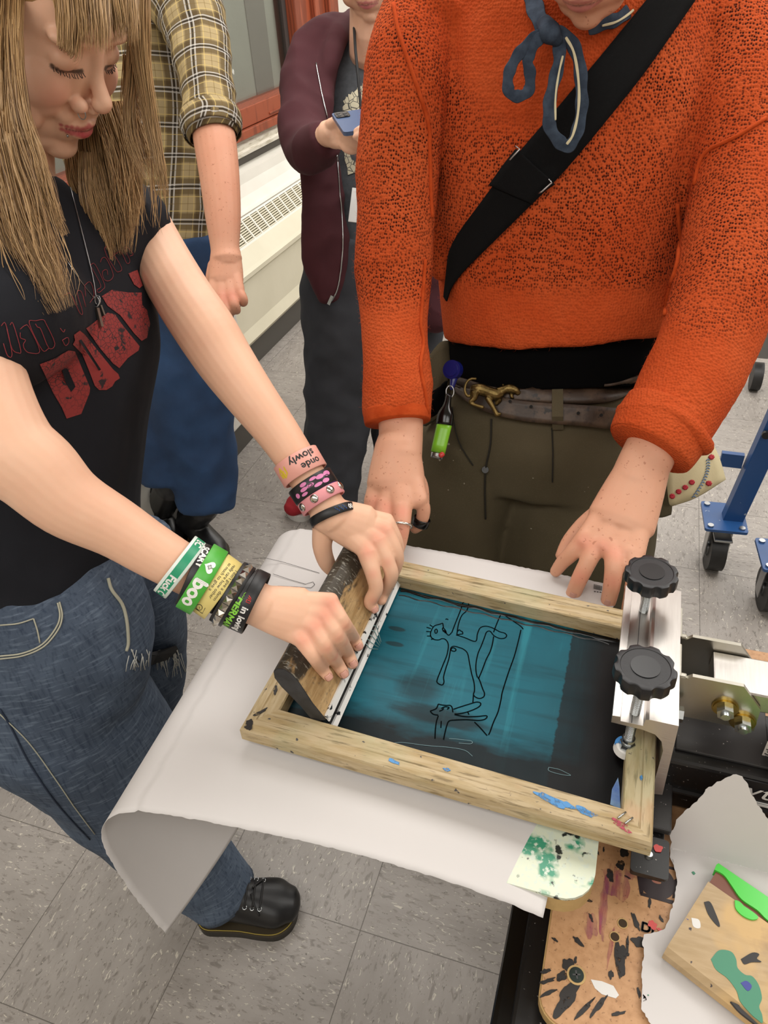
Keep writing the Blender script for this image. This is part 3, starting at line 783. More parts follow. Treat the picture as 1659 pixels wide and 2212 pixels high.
# raised wet ink bank at the clamp end and along the far edge
def ink_bank(name, line, wd, h, seed):
    rnd = random.Random(seed); V = []; F = []; n = len(line)
    for i, (x, y) in enumerate(line):
        d = Vector((line[min(i+1, n-1)][0]-line[max(i-1, 0)][0], line[min(i+1, n-1)][1]-line[max(i-1, 0)][1], 0)).normalized(); s_ = Vector((-d.y, d.x, 0))
        wl = wd*rnd.uniform(.7, 1.25); wr = wd*rnd.uniform(.7, 1.25)
        for k, (u, z) in enumerate(((-wl, 0), (-wl*.6, h*.55), (-wl*.1, h*rnd.uniform(.6, 1.1)), (wr*.5, h*.6), (wr, 0))):
            V.append(Vector((x, y, .8304+z))+s_*u)
    for i in range(n-1):
        for k in range(4): a = i*5+k; F.append((a, a+1, a+6, a+5))
    return mesh_obj(name, V, F, INK, fr)
0 and ink_bank('ink_ridge', [(.9705+.002*math.sin(i*.9), -.158+i*.0052) for i in range(43)], .0035, .0009, 1)
ink_bank('ink_ridge', [(.70+i*.007, .0775-i*.0005+.001*math.sin(i)) for i in range(40)], .0025, .0016, 2)
ink_bank('ink_ridge', [(.70+i*.007, .0685-i*.0004+.0012*math.sin(i*1.3)) for i in range(38)], .0012, .0010, 3)
# hand drawn figure exposed in the mesh (traced strokes)
K = 700/1659
def scr(pts): return [atz(700+x*K, 1180+y*K, .8307) for x, y in pts]
def sm(pts, closed=False):
    R = cr([(p[0], p[1]) for p in pts], 5); return [tuple(r) for r in R]
draw = [
 [(655, 440), (672, 395), (690, 350), (703, 315), (708, 295), (720, 285), (736, 288), (740, 300), (730, 330), (705, 355), (688, 400), (680, 452)],
 [(655, 440), (640, 455), (628, 448), (622, 432), (610, 418), (606, 424), (612, 438)], [(608, 395), (612, 420)],
 [(608, 393), (590, 400), (565, 408), (550, 430), (545, 455), (558, 475), (585, 480), (605, 473), (622, 478), (634, 495), (636, 520), (628, 560), (612, 600), (596, 640), (582, 675), (578, 695), (590, 706), (606, 710), (614, 695), (612, 670), (622, 630), (638, 580), (645, 545), (650, 520), (665, 512), (690, 518), (715, 528), (735, 550), (745, 600), (755, 650), (768, 700), (770, 740), (765, 760), (780, 775), (800, 779), (818, 770), (821, 752), (812, 730), (798, 690), (788, 670)],
 [(680, 455), (720, 468), (775, 487), (785, 450), (798, 420), (820, 410), (845, 412), (870, 422), (900, 438), (925, 445), (935, 458), (925, 470), (900, 472), (870, 458), (850, 435), (832, 440), (822, 465), (805, 510), (788, 550), (778, 600), (778, 640), (785, 672)],
 [(868, 462), (862, 500), (850, 540), (830, 580), (815, 620), (803, 650), (790, 680)],
 [(525, 415), (548, 422)], [(523, 436), (546, 438)], [(527, 460), (548, 460)], [(541, 402), (556, 412)], [(548, 478), (562, 472)],
 [(567, 430), (574, 424), (580, 432), (577, 444), (569, 444), (567, 430)],
 [(612, 430), (622, 445), (618, 425)], [(622, 375), (628, 372), (636, 377)],
 [(684, 436), (692, 428), (700, 434), (708, 438), (710, 448), (700, 450), (688, 452), (676, 456)],
 [(648, 530), (658, 520), (668, 522), (676, 530), (668, 538), (655, 535), (648, 530)],
 [(868, 440), (885, 395), (905, 350), (915, 348), (960, 378), (1005, 408), (1020, 425)],
 [(1008, 428), (996, 480), (975, 560), (950, 630), (930, 690), (912, 750), (905, 790), (890, 850), (868, 900), (850, 950), (842, 966)],
 [(765, 760), (762, 800)], [(770, 900), (800, 930), (835, 970)],
 [(585, 808), (600, 812), (625, 815), (645, 815), (655, 825), (660, 850)], [(585, 808), (575, 830), (555, 840), (545, 845), (560, 860), (585, 865)],
 [(600, 830), (620, 822), (640, 826), (630, 835)], [(590, 845), (605, 838), (612, 830)],
 [(662, 835), (700, 822), (745, 808), (780, 798), (800, 802), (800, 815), (780, 830), (735, 848), (690, 858), (668, 858)],
 [(735, 848), (742, 862)], [(668, 862), (720, 872), (780, 872), (832, 868), (825, 885), (790, 892), (730, 888), (670, 890), (640, 895), (628, 920), (618, 960), (612, 990)],
 [(585, 868), (575, 900), (570, 940), (568, 985)], [(600, 895), (598, 930)],
]
flat_lines('drawn_figure', [scr(sm(l)) for l in draw], .0013, Mt('open_line', '#030607', .9, spec=.05).m, fr, th=.0002)
pale = [[(640, 985), (700, 990), (755, 998), (750, 1012), (690, 1008)], [(240, 975), (260, 1000), (330, 1010), (400, 1005), (520, 1020), (640, 1030), (720, 1045), (760, 1075)],
        [(1150, 1132), (1200, 1142), (1240, 1160), (1262, 1174), (1210, 1168), (1152, 1150), (1150, 1132)]]
flat_lines('scratch', [scr(sm(l)) for l in pale], .0005, simple('pale_scratch', '#5d7c82', .5), fr, th=.0002)
bm = bmesh.new()
def fsplat(bm, x, y, rx, ry, s, a=0): blot(bm, x, y, rx, ry, .8502, s, a, n=36, th=.0003)
BLS_ = Mt('rubbed_blue_paint', '#4a8ac2', .5); _a = BLS_.ramp(BLS_.noise(90, 6, rough=.7), .38, .50); BLS_.l(_a, BLS_.b.inputs['Alpha']); BLS_ = BLS_.m
PKS_ = Mt('rubbed_red_stain', '#b0465a', .6); _a = PKS_.ramp(PKS_.noise(160, 5, rough=.7), .42, .56); PKS_.l(_a, PKS_.b.inputs['Alpha']); PKS_ = PKS_.m
for q in [(1190, 1727, 38, 9, 1, -.26), (1262, 1752, 22, 8, 2, -.25), (1228, 1740, 14, 6, 9, -.2), (965, 1662, 8, 4, 3, 0), (850, 1645, 14, 4, 6, -.2), (1385, 1680, 3, 6, 7, 0)]:
    bm = bmesh.new(); fsplat(bm, *q); bm_obj('blue_paint_mark', bm, BLS_, fr)
for q in [(1345, 1788, 20, 4, 1, -.4), (1335, 1775, 16, 4, 2, -.3)]:
    bm = bmesh.new(); fsplat(bm, *q); bm_obj('red_paint_mark', bm, PKS_, fr)
bm = bmesh.new()
bm = bmesh.new(); poly = [(1318, 1738), (1322, 1705), (1335, 1680), (1338, 1700), (1340, 1748)]
P = [atz(x, y, .8308) for x, y in poly]; add_prism(bm, [(p.x, p.y) for p in P], .8306, .8312); bm_obj('blue_corner_smear', bm, simple('blue_white_smear', '#7f9fc0', .4, var=(60, '#2f55b0')), fr)
bm = bmesh.new()
for q in [(537, 1565, 9, 14, 1, .4), (560, 1540, 16, 4, 2, .9), (595, 1490, 4, 12, 3, .3)]: fsplat(bm, *q)
bm_obj('black_paint_mark', bm, DRS, fr)['kind'] = 'stuff'

# squeegee in the hands ----------------------------------------------------
sq = empty('squeegee', (.665, -.03, .83), 'paint-caked wooden squeegee being pulled across the silkscreen', 'squeegee')
SQD = Mt('paint_caked_wood', '#bb9d70', .5)
SQD.mix(SQD.noise(18, 6, src=SQD.mapping(scale=(9, 1, 9)), lo=.4, hi=.65), '#9c7c50')
sp = SQD.sep()
md = SQD.ramp(SQD.math('ADD', SQD.math('ADD', sp[2], SQD.math('MULTIPLY', SQD.math('SUBTRACT', SQD.noise(30, 6, src=SQD.mapping(scale=(3, 1, 3))), .5), .075)), SQD.math('MULTIPLY', sp[1], .06)), .893, .902)
SQD.mix(SQD.math('MULTIPLY', md, .93), '#1f2322')
SQD.mix(SQD.math('MULTIPLY', SQD.noise(60, 8, rough=.7, src=SQD.mapping(scale=(1.2, 2.5, 5)), lo=.56, hi=.68), .7), '#45423c')
SQD.mix(SQD.math('MULTIPLY', md, SQD.noise(120, 5, src=SQD.mapping(scale=(1, 3, 1)), lo=.56, hi=.64)), '#8c8a80')
SQD.mix(SQD.math('MULTIPLY', md, SQD.noise(34, 3, src=SQD.mapping(loc=(2, 2, 7)), lo=.62, hi=.68)), '#2f5340')
SQD.mix(SQD.math('MULTIPLY', md, SQD.noise(60, 3, src=SQD.mapping(loc=(6, 2, 1)), lo=.70, hi=.74)), '#8d3c30')
SQD.bump(SQD.noise(40, 6, src=SQD.mapping(scale=(8, 1, 8))), .5, .0015)
# local profile (along handle height h, thickness w) -> leaning plane
top = Vector((.645, 0, .916)); bot = Vector((.692, 0, .8315)); hx = (top-bot).normalized(); wx = Vector((hx.z, 0, -hx.x))
def sqm(y0): return None
def sqprofile(pts): return [(bot+hx*h+wx*w_) for h, w_ in pts]
HP = [(.020, -.0085), (.020, .0085), (.045, .0085), (.060, .0105), (.075, .0125), (.088, .0118), (.096, .007), (.0985, 0), (.096, -.007), (.088, -.0118), (.075, -.0125), (.060, -.0105), (.045, -.0085)]
def extr(name, pts, y0, y1, mat, ang=30):
    P = sqprofile(pts)
    o = prism(name, [(p.x, p.z) for p in P], y0, y1, mat, sq, PA); return autosmooth(o, ang)
extr('handle', HP, -.150, .100, SQD.m)
extr('handle_end', [(h*.995+.0002, w_*.97) for h, w_ in HP], -.1512, -.1498, simple('end_black_paint', '#1d1c1e', .5, bump=(60, .6), var=(40, '#3a3b3e')))
extr('blade', [(0, -.003), (0, .003), (.021, .0035), (.021, -.0035)], -.151, .098, INK)
WT = Mt('white_ink_strip', '#e4e3e0', .35); WT.mix(WT.noise(40, 6, src=WT.mapping(scale=(1, 2, 3)), lo=.60, hi=.64), '#15151a'); WT.bump(WT.noise(90, 3), .4, .001)
extr('white_ink_line', [(.016, .0090), (.016, .0105), (.0245, .0112), (.0245, .0088)], -.150, .099, WT.m)
extr('white_ink_bead', [(-.0005, .0032), (.0, .0066), (.0065, .0062), (.0065, .0032)], -.151, .0985, WT.m)
tubes('ink_string', [[(.690, -.035+i*.006, .852), (.699-i*.001, -.04+i*.009, .846), (.705, -.03+i*.003, .836)] for i in range(5)], .0006, simple('grey_fibre', '#6d8a8a', .5), sq, 5)

# torn paper with second squeegee ------------------------------------------
tp_px = [(1590, 1672), (1603, 1676), (1612, 1690), (1630, 1728), (1659, 1768), (1720, 1850), (1720, 2260), (1440, 2260), (1385, 2180), (1388, 2165), (1398, 2160), (1387, 2140), (1386, 2110), (1388, 2085), (1391, 2060), (1388, 2035), (1391, 2018), (1420, 2014), (1438, 2005), (1445, 1985), (1452, 1960), (1458, 1935), (1462, 1905), (1459, 1885), (1455, 1862), (1447, 1850), (1450, 1820), (1447, 1800), (1455, 1790), (1462, 1770), (1470, 1762), (1500, 1735), (1515, 1722), (1525, 1705), (1550, 1690)]
def rag(px, amp, seed):
    rnd = random.Random(seed); out = []
    for i, p in enumerate(px):
        q = px[(i+1) % len(px)]; n = max(1, int(math.hypot(q[0]-p[0], q[1]-p[1])/6))
        for k in range(n):
            t = k/n; out.append((p[0]+(q[0]-p[0])*t+rnd.uniform(-amp, amp), p[1]+(q[1]-p[1])*t+rnd.uniform(-amp, amp)))
    return out
bm = bmesh.new(); bm.faces.new([bm.verts.new((x, y, 0)) for x, y in rag(tp_px, 1.6, 5)]); bmesh.ops.triangulate(bm, faces=bm.faces)
for _ in range(6):
    bmesh.ops.subdivide_edges(bm, edges=[e for e in bm.edges if e.calc_length() > 7], cuts=1); bmesh.ops.triangulate(bm, faces=[f for f in bm.faces if len(f.verts) > 3])
bmesh.ops.triangulate(bm, faces=bm.faces)
for v in bm.verts:
    p = atz(v.co.x, v.co.y, .7348)
    if p.y > -.122:                                    # propped up against the press beam
        d_ = p-CAM; n_ = Vector((0, -.0992, .0315)); q_ = Vector((0, -.122, .7348)); p = CAM+d_*((q_-CAM).dot(n_)/d_.dot(n_))
    v.co = p
me = bpy.data.meshes.new('torn_paper'); bm.to_mesh(me); bm.free(); tp = wrap('torn_paper', me, PAPER, None, False)
m = tp.modifiers.new('t', 'SOLIDIFY'); m.thickness = .0003; m.offset = 0
tag(tp, 'torn scrap of white paper lying on the stained board under the spare squeegee', 'paper')
bm = bmesh.new(); blot(bm, 1498, 1886, 3.5, 3, .7350, 3); 
for x, y in ((1560, 1700), (1540, 2130), (1400, 2150)): blot(bm, x, y, 1.5, 1, .7350, 4)
bm_obj('ink_fleck', bm, DGRN, tp)
s2 = empty('spare_squeegee', atz(1600, 2050, .7352), 'spare wooden squeegee with brown blade and fresh green ink, lying on torn paper', 'squeegee')
SW = Mt('stained_beech', '#b39a76', .5)
SW.mix(SW.noise(22, 6, src=SW.mapping(rot=(0, 0, .6), scale=(1, 7, 1)), lo=.4, hi=.7), '#a1875f'); SW.mix(SW.noise(14, 3, lo=.5, hi=.62), '#c2a06c')
SW.mix(SW.math('MULTIPLY', SW.noise(20, 4, src=SW.mapping(loc=(1, 4, 2)), lo=.55, hi=.66), .7), '#8b7258'); SW.mix(SW.noise(90, 3, src=SW.mapping(loc=(5, 5, 5)), lo=.69, hi=.72), '#3a3238')
SW.bump(SW.noise(60, 4, src=SW.mapping(rot=(0, 0, .6), scale=(1, 7, 1))), .2, .0008)
o0 = atz(1432, 2062, .748); o1 = atz(1530, 1904, .752); ax = (o1-o0); ax.z = 0; hl = ax.length; ax.normalize(); ay = Vector((ax.y, -ax.x, 0))
MS = Matrix((Vector((ay.x, ay.y, 0)), Vector((ax.x, ax.y, 0)), Vector((0, 0, 1)))).transposed().to_4x4(); MS = Matrix.Translation((o0.x, o0.y, .7355)) @ MS
# local: x along blade length, y from handle top to blade, z up
def s2p(name, prof, x0, x1, mat):  # prof in (y, z)
    return autosmooth(prism(name, [(p[0], p[1]) for p in prof], x0, x1, mat, s2, MS @ Matrix(((0, 0, 1, 0), (1, 0, 0, 0), (0, 1, 0, 0), (0, 0, 0, 1)))))
s2p('handle', [(0, .006), (.001, .013), (.006, .018), (.02, .0185), (hl, .0165), (hl, .001), (.012, .0), (.003, .002)], 0, .30, SW.m)
hb = s2p('blade', [(hl-.002, .0055), (hl+.020, .0055), (hl+.020, .0125), (hl-.002, .0125)], .001, .30, simple('brown_rubber', '#7a4a38', .5, var=(20, '#6a3e2e')))
GP = MS
bm = bmesh.new()
def s2blot(bm, pts, z, th):
    R_ = cr(list(pts)+[pts[0]], 4)[:-1]; add_prism(bm, [tuple(r) for r in R_], z, z+th, MS)
s2blot(bm, [(-.001, hl+.016), (-.001, hl+.024), (.01, hl+.0245), (.1, hl+.0245), (.3, hl+.0245), (.3, hl+.006), (.14, hl+.005), (.09, hl+.006), (.07, hl+.004), (.055, hl+.0035), (.045, hl+.006), (.03, hl+.006), (.018, hl+.012), (.008, hl+.017)], .0045, .0105)
ob = bm_obj('green_ink', bm, GRN, s2)
mo = ob.modifiers.new('b', 'BEVEL'); mo.width = .002; mo.segments = 3
bm = bmesh.new(); s2blot(bm, [(.026, hl-.001), (.030, hl-.008), (.038, hl-.010), (.046, hl-.007), (.047, hl-.001)], .016, .0025); s2blot(bm, [(.026, hl+.002), (.030, hl+.0035), (.037, hl+.001), (.036, hl-.0005)], .0125, .001)
bm_obj('green_drip', bm, GRN, s2)
bm = bmesh.new(); s2blot(bm, [(.033, .022), (.035, .034), (.043, .040), (.049, .037), (.053, .031), (.060, .030), (.065, .033), (.072, .030), (.078, .022), (.079, .014), (.083, .010), (.086, .004), (.082, .0035), (.076, .004), (.066, .007), (.060, .013), (.050, .017), (.040, .017)], .0182, .0006); s2blot(bm, [(.088, hl-.030), (.092, hl-.022), (.1, hl-.024), (.11, hl-.03), (.1, hl-.04)], .0175, .0004)
bm_obj('green_paint_patch', bm, DGRN, s2)
bm = bmesh.new(); s2blot(bm, [(.060, .021), (.063, .026), (.068, .025), (.067, .019)], .0188, .0003); s2blot(bm, [(.0, .040), (.003, .041), (.001, .037)], .0175, .0004); bm_obj('blue_paint_dab', bm, DBL, s2)
bm = bmesh.new(); s2blot(bm, [(.006, hl-.022), (.010, hl-.018), (.018, hl-.024), (.026, hl-.032), (.024, hl-.034), (.014, hl-.030)], .0176, .0004); s2blot(bm, [(.052, .040), (.057, .052), (.062, .055), (.062, .050), (.066, .050), (.060, .044), (.056, .038)], .0180, .0004); s2blot(bm, [(.06, .002), (.066, .004), (.069, .003), (.084, .001), (.088, .0), (.07, -.0005)], .0150, .0030); bm_obj('black_paint_dab', bm, DRYB, s2)
bm = bmesh.new(); s2blot(bm, [(.004, .044), (.010, .047), (.014, .041), (.009, .038)], .0178, .0004); bm_obj('white_paint_dab', bm, WHT, s2)

# blue wheeled racks behind -------------------------------------------------
BLS = Mt('blue_enamel', '#1f4a80', .35); BLS.mix(BLS.noise(70, 3, lo=.72, hi=.75), '#9aa5b0'); BLS = BLS.m
RUB = simple('black_rubber', '#171616', .5, var=(40, '#2b2a29')); CHR = simple('worn_chrome', '#a5a6a6', .3, 1)
def rack(name, label, x, y, dx, up, brace=True):
    g = empty(name, (x, y, 0), label, 'rack')
    zt = .17
    Mx = Matrix.Translation((x, y, 0)) @ Matrix.Rotation(dx, 4, 'Z')
    prism('caster_plate', rounded(-.055, .055, -.065, .065, .008), zt, zt+.008, BLS, g, Mx)
    for a in (-.04, .04):
        for b in (-.05, .05): cyl('plate_bolt', Mx@Vector((a, b, zt+.008)), Mx@Vector((a, b, zt+.013)), .008, CHR, g, n=12)
    # leaning upright
    V, F = tube([(x-.005, y+.01, zt+.005, .034, .022, 1, 0, 0), (x+up[0], y+up[1], 1.05, .034, .022, 1, 0, 0)], 4, 1, exps=2, taper=False)
    box('upright', -.026, .026, -.018, .018, zt+.006, 1.1, BLS, g, Mx @ Matrix.Shear('XY', 4, (up[0], up[1])), bev=.002)
    if brace:
        box('cross_rail', -.9, .0, .0, .02, .40, .44, BLS, g, Mx, bev=.002) if False else None
    cyl('wheel', Mx@Vector((-.021, .0, .062)), Mx@Vector((.021, .0, .062)), .062, RUB, g, n=40)
    cyl('wheel_hub', Mx@Vector((-.025, .0, .062)), Mx@Vector((.025, .0, .062)), .022, CHR, g)
    bm = bmesh.new()
    for s_ in (-1, 1): add_box(bm, s_*.029-.002, s_*.029+.002, -.018, .018, .04, zt-.004, Mx, .001)
    add_box(bm, -.031, .031, -.03, .03, zt-.014, zt-.004, Mx, .002)
    bm_obj('fork', bm, CHR, g)
    box('brake_pedal', -.024, .024, -.065, -.025, zt-.035, zt-.028, CHR, g, Mx, bev=.003)
    return g
r1 = rack('blue_rack', 'blue steel rack post on a caster wheel, standing behind the tall man in orange', 1.250, 1.250, .08, (.12, .0))
box('cross_rail', 1.205, 1.26, 1.255, 1.27, .335, .375, BLS, r1)
for z in (.46, .52):
    cyl('post_bolt', (1.289+(z-.46)*.12, 1.232, z), (1.289+(z-.46)*.12, 1.222, z), .010, KNOB, r1)
rack('blue_rack', 'blue steel caster plate with white paint smears at the right edge of the photo', 1.385, 1.115, .1, (.1, 0))
# dark wheeled trolley further back at the right edge
tr = empty('utility_trolley', (1.75, 2.3, 0), 'grey metal trolley leg and caster far back at the right edge', 'trolley')
GRT = simple('grey_metal', '#6f6f6c', .5, .3)
p = atz(1640, 790, .1)
box('frame_rail', p.x-.02, p.x+.7, p.y-.02, p.y+.02, .36, .40, GRT, tr)
box('leg', p.x-.02, p.x+.02, p.y-.02, p.y+.02, .14, .4, GRT, tr)
cyl('wheel', (p.x-.018, p.y, .055), (p.x+.018, p.y, .055), .055, RUB, tr)
tr.location = (p.x, p.y, 0)
for c in tr.children: c.matrix_parent_inverse = Matrix.Translation(-tr.location)
# ---------------------------------------------------------------- people: shared tools
def skin_mat(name, rough=.5):
    M = Mt(name, '#e0b196', rough, spec=.35, sub=.12)
    at_ = M.n('ShaderNodeVertexColor'); at_.layer_name = 'Col'
    M.col = at_.outputs[0]; M.l(M.col, M.b.inputs['Base Color'])
    M.mix(M.math('MULTIPLY', M.noise(22, 4, lo=.45, hi=.75), .22), '#cf8f74')
    M.mix(M.math('MULTIPLY', M.noise(9, 3, lo=.4, hi=.8), .18), '#efd0b4')
    M.bump(M.noise(420, 3), .10, .0006); M.bump(M.noise(70, 4), .12, .0012)
    return M
SKW = skin_mat('skin_fair').m
SKM_ = skin_mat('skin_freckled'); SKM_.mix(SKM_.math('MULTIPLY', SKM_.noise(190, 2, lo=.66, hi=.70), .5), '#96563c'); SKM = SKM_.m
NAIL = Mt('nail', '#dba594', .3, spec=.5).m
NAILD = Mt('dirty_nail', '#b98877', .35, spec=.5).m
def finger(rows, k=.93, flat=.92):
    return tube(L_([(p[0], p[1], p[2], p[3]) for p in rows], flat, k), 14, 6)
def hand(wrist, mcps, fingers, thumb, mc=25, wr=40):
    """wrist (px,py,t,hw); mcps = 4 knuckles; fingers = lists of rows; palm grown from metacarpals"""
    parts = []
    for i, m in enumerate(mcps):
        f = (i-1.5)/1.5
        w0 = (wrist[0]+(m[0]-wrist[0])*.04, wrist[1]+(m[1]-wrist[1])*.04)
        mid = ((w0[0]+m[0])/2, (w0[1]+m[1])/2, (wrist[2]+m[2])/2)
        parts.append(tube(L_([(w0[0], w0[1], wrist[2], wr*.62), (mid[0], mid[1], mid[2]+.004, mc*1.12), (m[0], m[1], m[2]+.003, mc*.80)], .72), 14, 6))
    for a, b in zip(mcps, mcps[1:]):
        parts.append(tube(L_([((wrist[0]+(a[0]+b[0])/2)/2, (wrist[1]+(a[1]+b[1])/2)/2, (wrist[2]+a[2])/2+.008, mc*1.1), ((a[0]+b[0])/2*.9+wrist[0]*.1, (a[1]+b[1])/2*.9+wrist[1]*.1, (a[2]+b[2])/2+.008, mc*.8)], .7), 12, 4))
    mx, my, mt = (sum(m[i] for m in mcps)/4 for i in range(3)); dx, dy = mx-wrist[0], my-wrist[1]; n_ = math.hypot(dx, dy)
    span = max(abs((m[0]-mx)*-dy/n_+(m[1]-my)*dx/n_) for m in mcps)
    parts.append(tube(L_([(wrist[0]-dx*.25, wrist[1]-dy*.25, wrist[2], wr*.93, .78), (wrist[0]+dx*.25, wrist[1]+dy*.25, wrist[2]*.75+mt*.25+.003, (wr+span+mc*.6)/2, .64), (wrist[0]+dx*.60, wrist[1]+dy*.60, wrist[2]*.4+mt*.6+.006, span+mc*.55)], .52), 20, 5))
    for f in fingers: parts.append(finger(f))
    if thumb: parts.append(finger(thumb))
    return parts
def nail(prev, tip, r, mat, parent, toward=None, flip=1):
    """small curved plate on the back of a fingertip"""
    prev, tip = Vector(prev), Vector(tip); d = (tip-prev).normalized()
    v = (CAM-tip).normalized() if toward is None else toward
    n = (v-d*v.dot(d)).normalized(); s = d.cross(n)
    V = []; F = []; nx, ny = 7, 7
    for j in range(ny):
        for i in range(nx):
            u = (i/(nx-1)*2-1); w_ = (j/(ny-1)*2-1)
            shrink = 1-.18*w_*w_ if w_ > 0 else 1-.3*w_*w_
            a = u*1.0*shrink
            V.append(tip + d*(w_*r*.62-r*.25) + s*math.sin(a)*r*.78 + n*(math.cos(a)*r*1.0 - .0*r - max(0, w_)*r*.10))
    for j in range(ny-1):
        for i in range(nx-1): k = j*nx+i; F.append((k, k+1, k+nx+1, k+nx))
    o = mesh_obj('fingernail', V, F, mat, parent)
    m = o.modifiers.new('t', 'SOLIDIFY'); m.thickness = .0006; m.offset = 1
    return o
def head_parts(o, R, F, U, s=1.0, jaw=1.0):
    M = Matrix((R, F, U)).transposed()
    def P(x, y, z): return o+M@(Vector((x, y, z))*s)
    def E(x, y, z, a, b, c): return ellip(P(x, y, z), (a*s, b*s, c*s), M, 24, 16)
    def Tb(pts): return tube([tuple(P(*p[:3]))+(p[3]*s, p[3]*s*(p[4] if len(p) > 4 else 1), 0, 0, 0) for p in pts], 14, 5)
    parts = [E(0, -.012, .040, .074, .094, .082), E(0, .025, -.02, .060, .062, .075), E(0, .020, .030, .063, .068, .06),
             E(0, .036, -.076, .051*jaw, .046, .036), E(0, .066, -.107, .020, .018, .015), E(0, .045, -.100, .038*jaw, .033, .019),
             E(0, .068, -.070, .030, .022, .028)]
    for q in (-1, 1):
        parts += [E(q*.036, .056, -.034, .028, .028, .029), E(q*.046, .034, -.070, .022*jaw, .038, .026), E(q*.028, .070, .020, .028, .016, .010),
                  E(q*.031, .0695, -.002, .0165, .0135, .0125), E(q*.016, .088, -.0425, .0088, .0105, .0082), E(q*.036, .062, -.050, .016, .018, .018),
                  E(q*.074, -.006, -.012, .006, .015, .028), E(q*.019, .077, -.061, .012, .010, .010)]
    parts += [Tb([(0, .078, .012, .010), (0, .087, -.012, .0080), (0, .097, -.025, .0084), (0, .1035, -.032, .0092)]),
              E(0, .1015, -.0345, .0110, .0100, .0090), E(0, .088, -.047, .009, .012, .006),
              Tb([(-.025, .0775, -.0700, .0028), (-.014, .0865, -.0672, .0045), (0, .0900, -.0668, .0050), (.014, .0865, -.0672, .0045), (.025, .0775, -.0700, .0028)]),
              Tb([(-.022, .0780, -.0730, .0030), (-.011, .0860, -.0765, .0058), (0, .0880, -.0775, .0064), (.011, .0860, -.0765, .0058), (.022, .0780, -.0730, .0030)])]
    return parts, P
def local_smooth(o, c, r, it, excl=()):
    me = o.data; n = len(me.vertices); co = np.zeros(n*3); me.vertices.foreach_get('co', co); co = co.reshape(-1, 3)
    wt = np.clip((1-np.linalg.norm(co-np.array(c), axis=1)/r)*4, 0, 1)
    for (p, q) in excl: wt *= np.clip((np.linalg.norm(co-np.array(p), axis=1)/q-.6)*2, 0, 1)
    g = o.vertex_groups.new(name='s')
    for lvl in (.25, .5, .75, 1):
        idx = np.nonzero((wt > lvl-.25) & (wt <= lvl))[0].tolist(); g.add(idx, lvl, 'REPLACE')
    m = o.modifiers.new('ls', 'SMOOTH'); m.iterations = it; m.factor = .6; m.vertex_group = 's'
    me2 = evalmesh(o); o.modifiers.clear(); o.vertex_groups.clear(); o.data = me2
    me2.polygons.foreach_set('use_smooth', [True]*len(me2.polygons)); bpy.data.meshes.remove(me)
def face_spots(P, s, lip, lash, brow, cheek, tone=1):
    sp = []
    for q in (-1, 1):
        sp += [(P(q*.042, .072, -.035), .034*s, cheek, .45, 0), (P(q*.016, .092, -.043), .010*s, cheek, .4, 0)]
        for k in range(9):
            u = k/8; sp.append((P(q*(.018+.027*u), .083-.012*u*u, -.009-.002*math.sin(u*3.1)), .0036*s, lash, .95, .45))
        for k in range(8):
            u = k/7; sp.append((P(q*(.014+.032*u), .087-.014*u*u, .022+.004*math.sin(u*2.5)), .0050*s, brow, .55, .2))
    for k in range(-6, 7):
        u = k/6; sp.append((P(.024*u, .091-.012*u*u, -.0668-.0015*abs(u)), .0052*s*(1-.35*abs(u)), lip, .8, .35))
        sp.append((P(.021*u, .0905-.012*u*u, -.0775+.0035*abs(u)), .0070*s*(1-.45*abs(u)), lip, .8, .35))
    for k in range(-8, 9):
        u = k/10; sp.append((P(.026*u, .0925-.014*u*u, -.0718), .0020*s, tuple(c*.35 for c in lip), .85, .3))  # dark line painted for the shade where the lips meet
    sp.append((P(0, .108, -.041), .014*s, cheek, .35, 0))
    return sp
def strands(name, locks, mat, parent, r=.0005, seed=1, label=None):
    rnd = random.Random(seed); V = []; F = []; C = []
    for (rows, n, wob) in locks:
        R0 = cr([tuple(at(p[0], p[1], p[2]))+(p[3]*p[2]/FPX,) for p in rows], 6)
        N = len(R0)
        T_ = np.gradient(R0[:, :3], axis=0)
        A = []; B = []
        for i in range(N):
            t = Vector(T_[i]).normalized(); a = t.cross(Vector(R0[i, :3])-CAM).normalized(); A.append(a); B.append(t.cross(a).normalized())
        for _ in range(n):
            th = rnd.uniform(0, 6.283); q = math.sqrt(rnd.random()); u, v = q*math.cos(th), q*math.sin(th)*.55
            end = 1-.42*rnd.random()**1.25; st = 0; ph = rnd.uniform(0, 6); fr_ = rnd.uniform(.3, .9); wv = wob*rnd.uniform(.2, 1)
            col = rnd.uniform(0, 1); M_ = max(6, int(N*end)); rr = r*rnd.uniform(.6, 1.2); base = len(V)
            for i in range(M_):
                h = R0[i, 3]; w1 = wv*math.sin(ph+i*fr_)*(.3+i/N); w2 = wv*math.cos(ph*1.3+i*fr_*.7)*(.3+i/N)
                spread = 1+.25*(i/N)*q*math.sin(ph)
                c = Vector(R0[i, :3])+A[i]*(u*h*spread+w1)+B[i]*(v*h+w2)
                k = rr*(1 if i < M_*.7 else max(.15, (M_-i)/(M_*.3)))
                for j in range(3):
                    an = 2.094*j; V.append(c+A[i]*math.cos(an)*k+B[i]*math.sin(an)*k); C.append(col)
            for i in range(M_-1):
                for j in range(3): a = base+i*3; F.append((a+j, a+(j+1) % 3, a+3+(j+1) % 3, a+3+j))
    o = mesh_obj(name, V, F, mat, parent, True, None, label)
    at_ = o.data.color_attributes.new('Col', 'FLOAT_COLOR', 'POINT'); c = np.repeat(np.array(C)[:, None], 4, 1); at_.data.foreach_set('color', c.ravel())
    return o
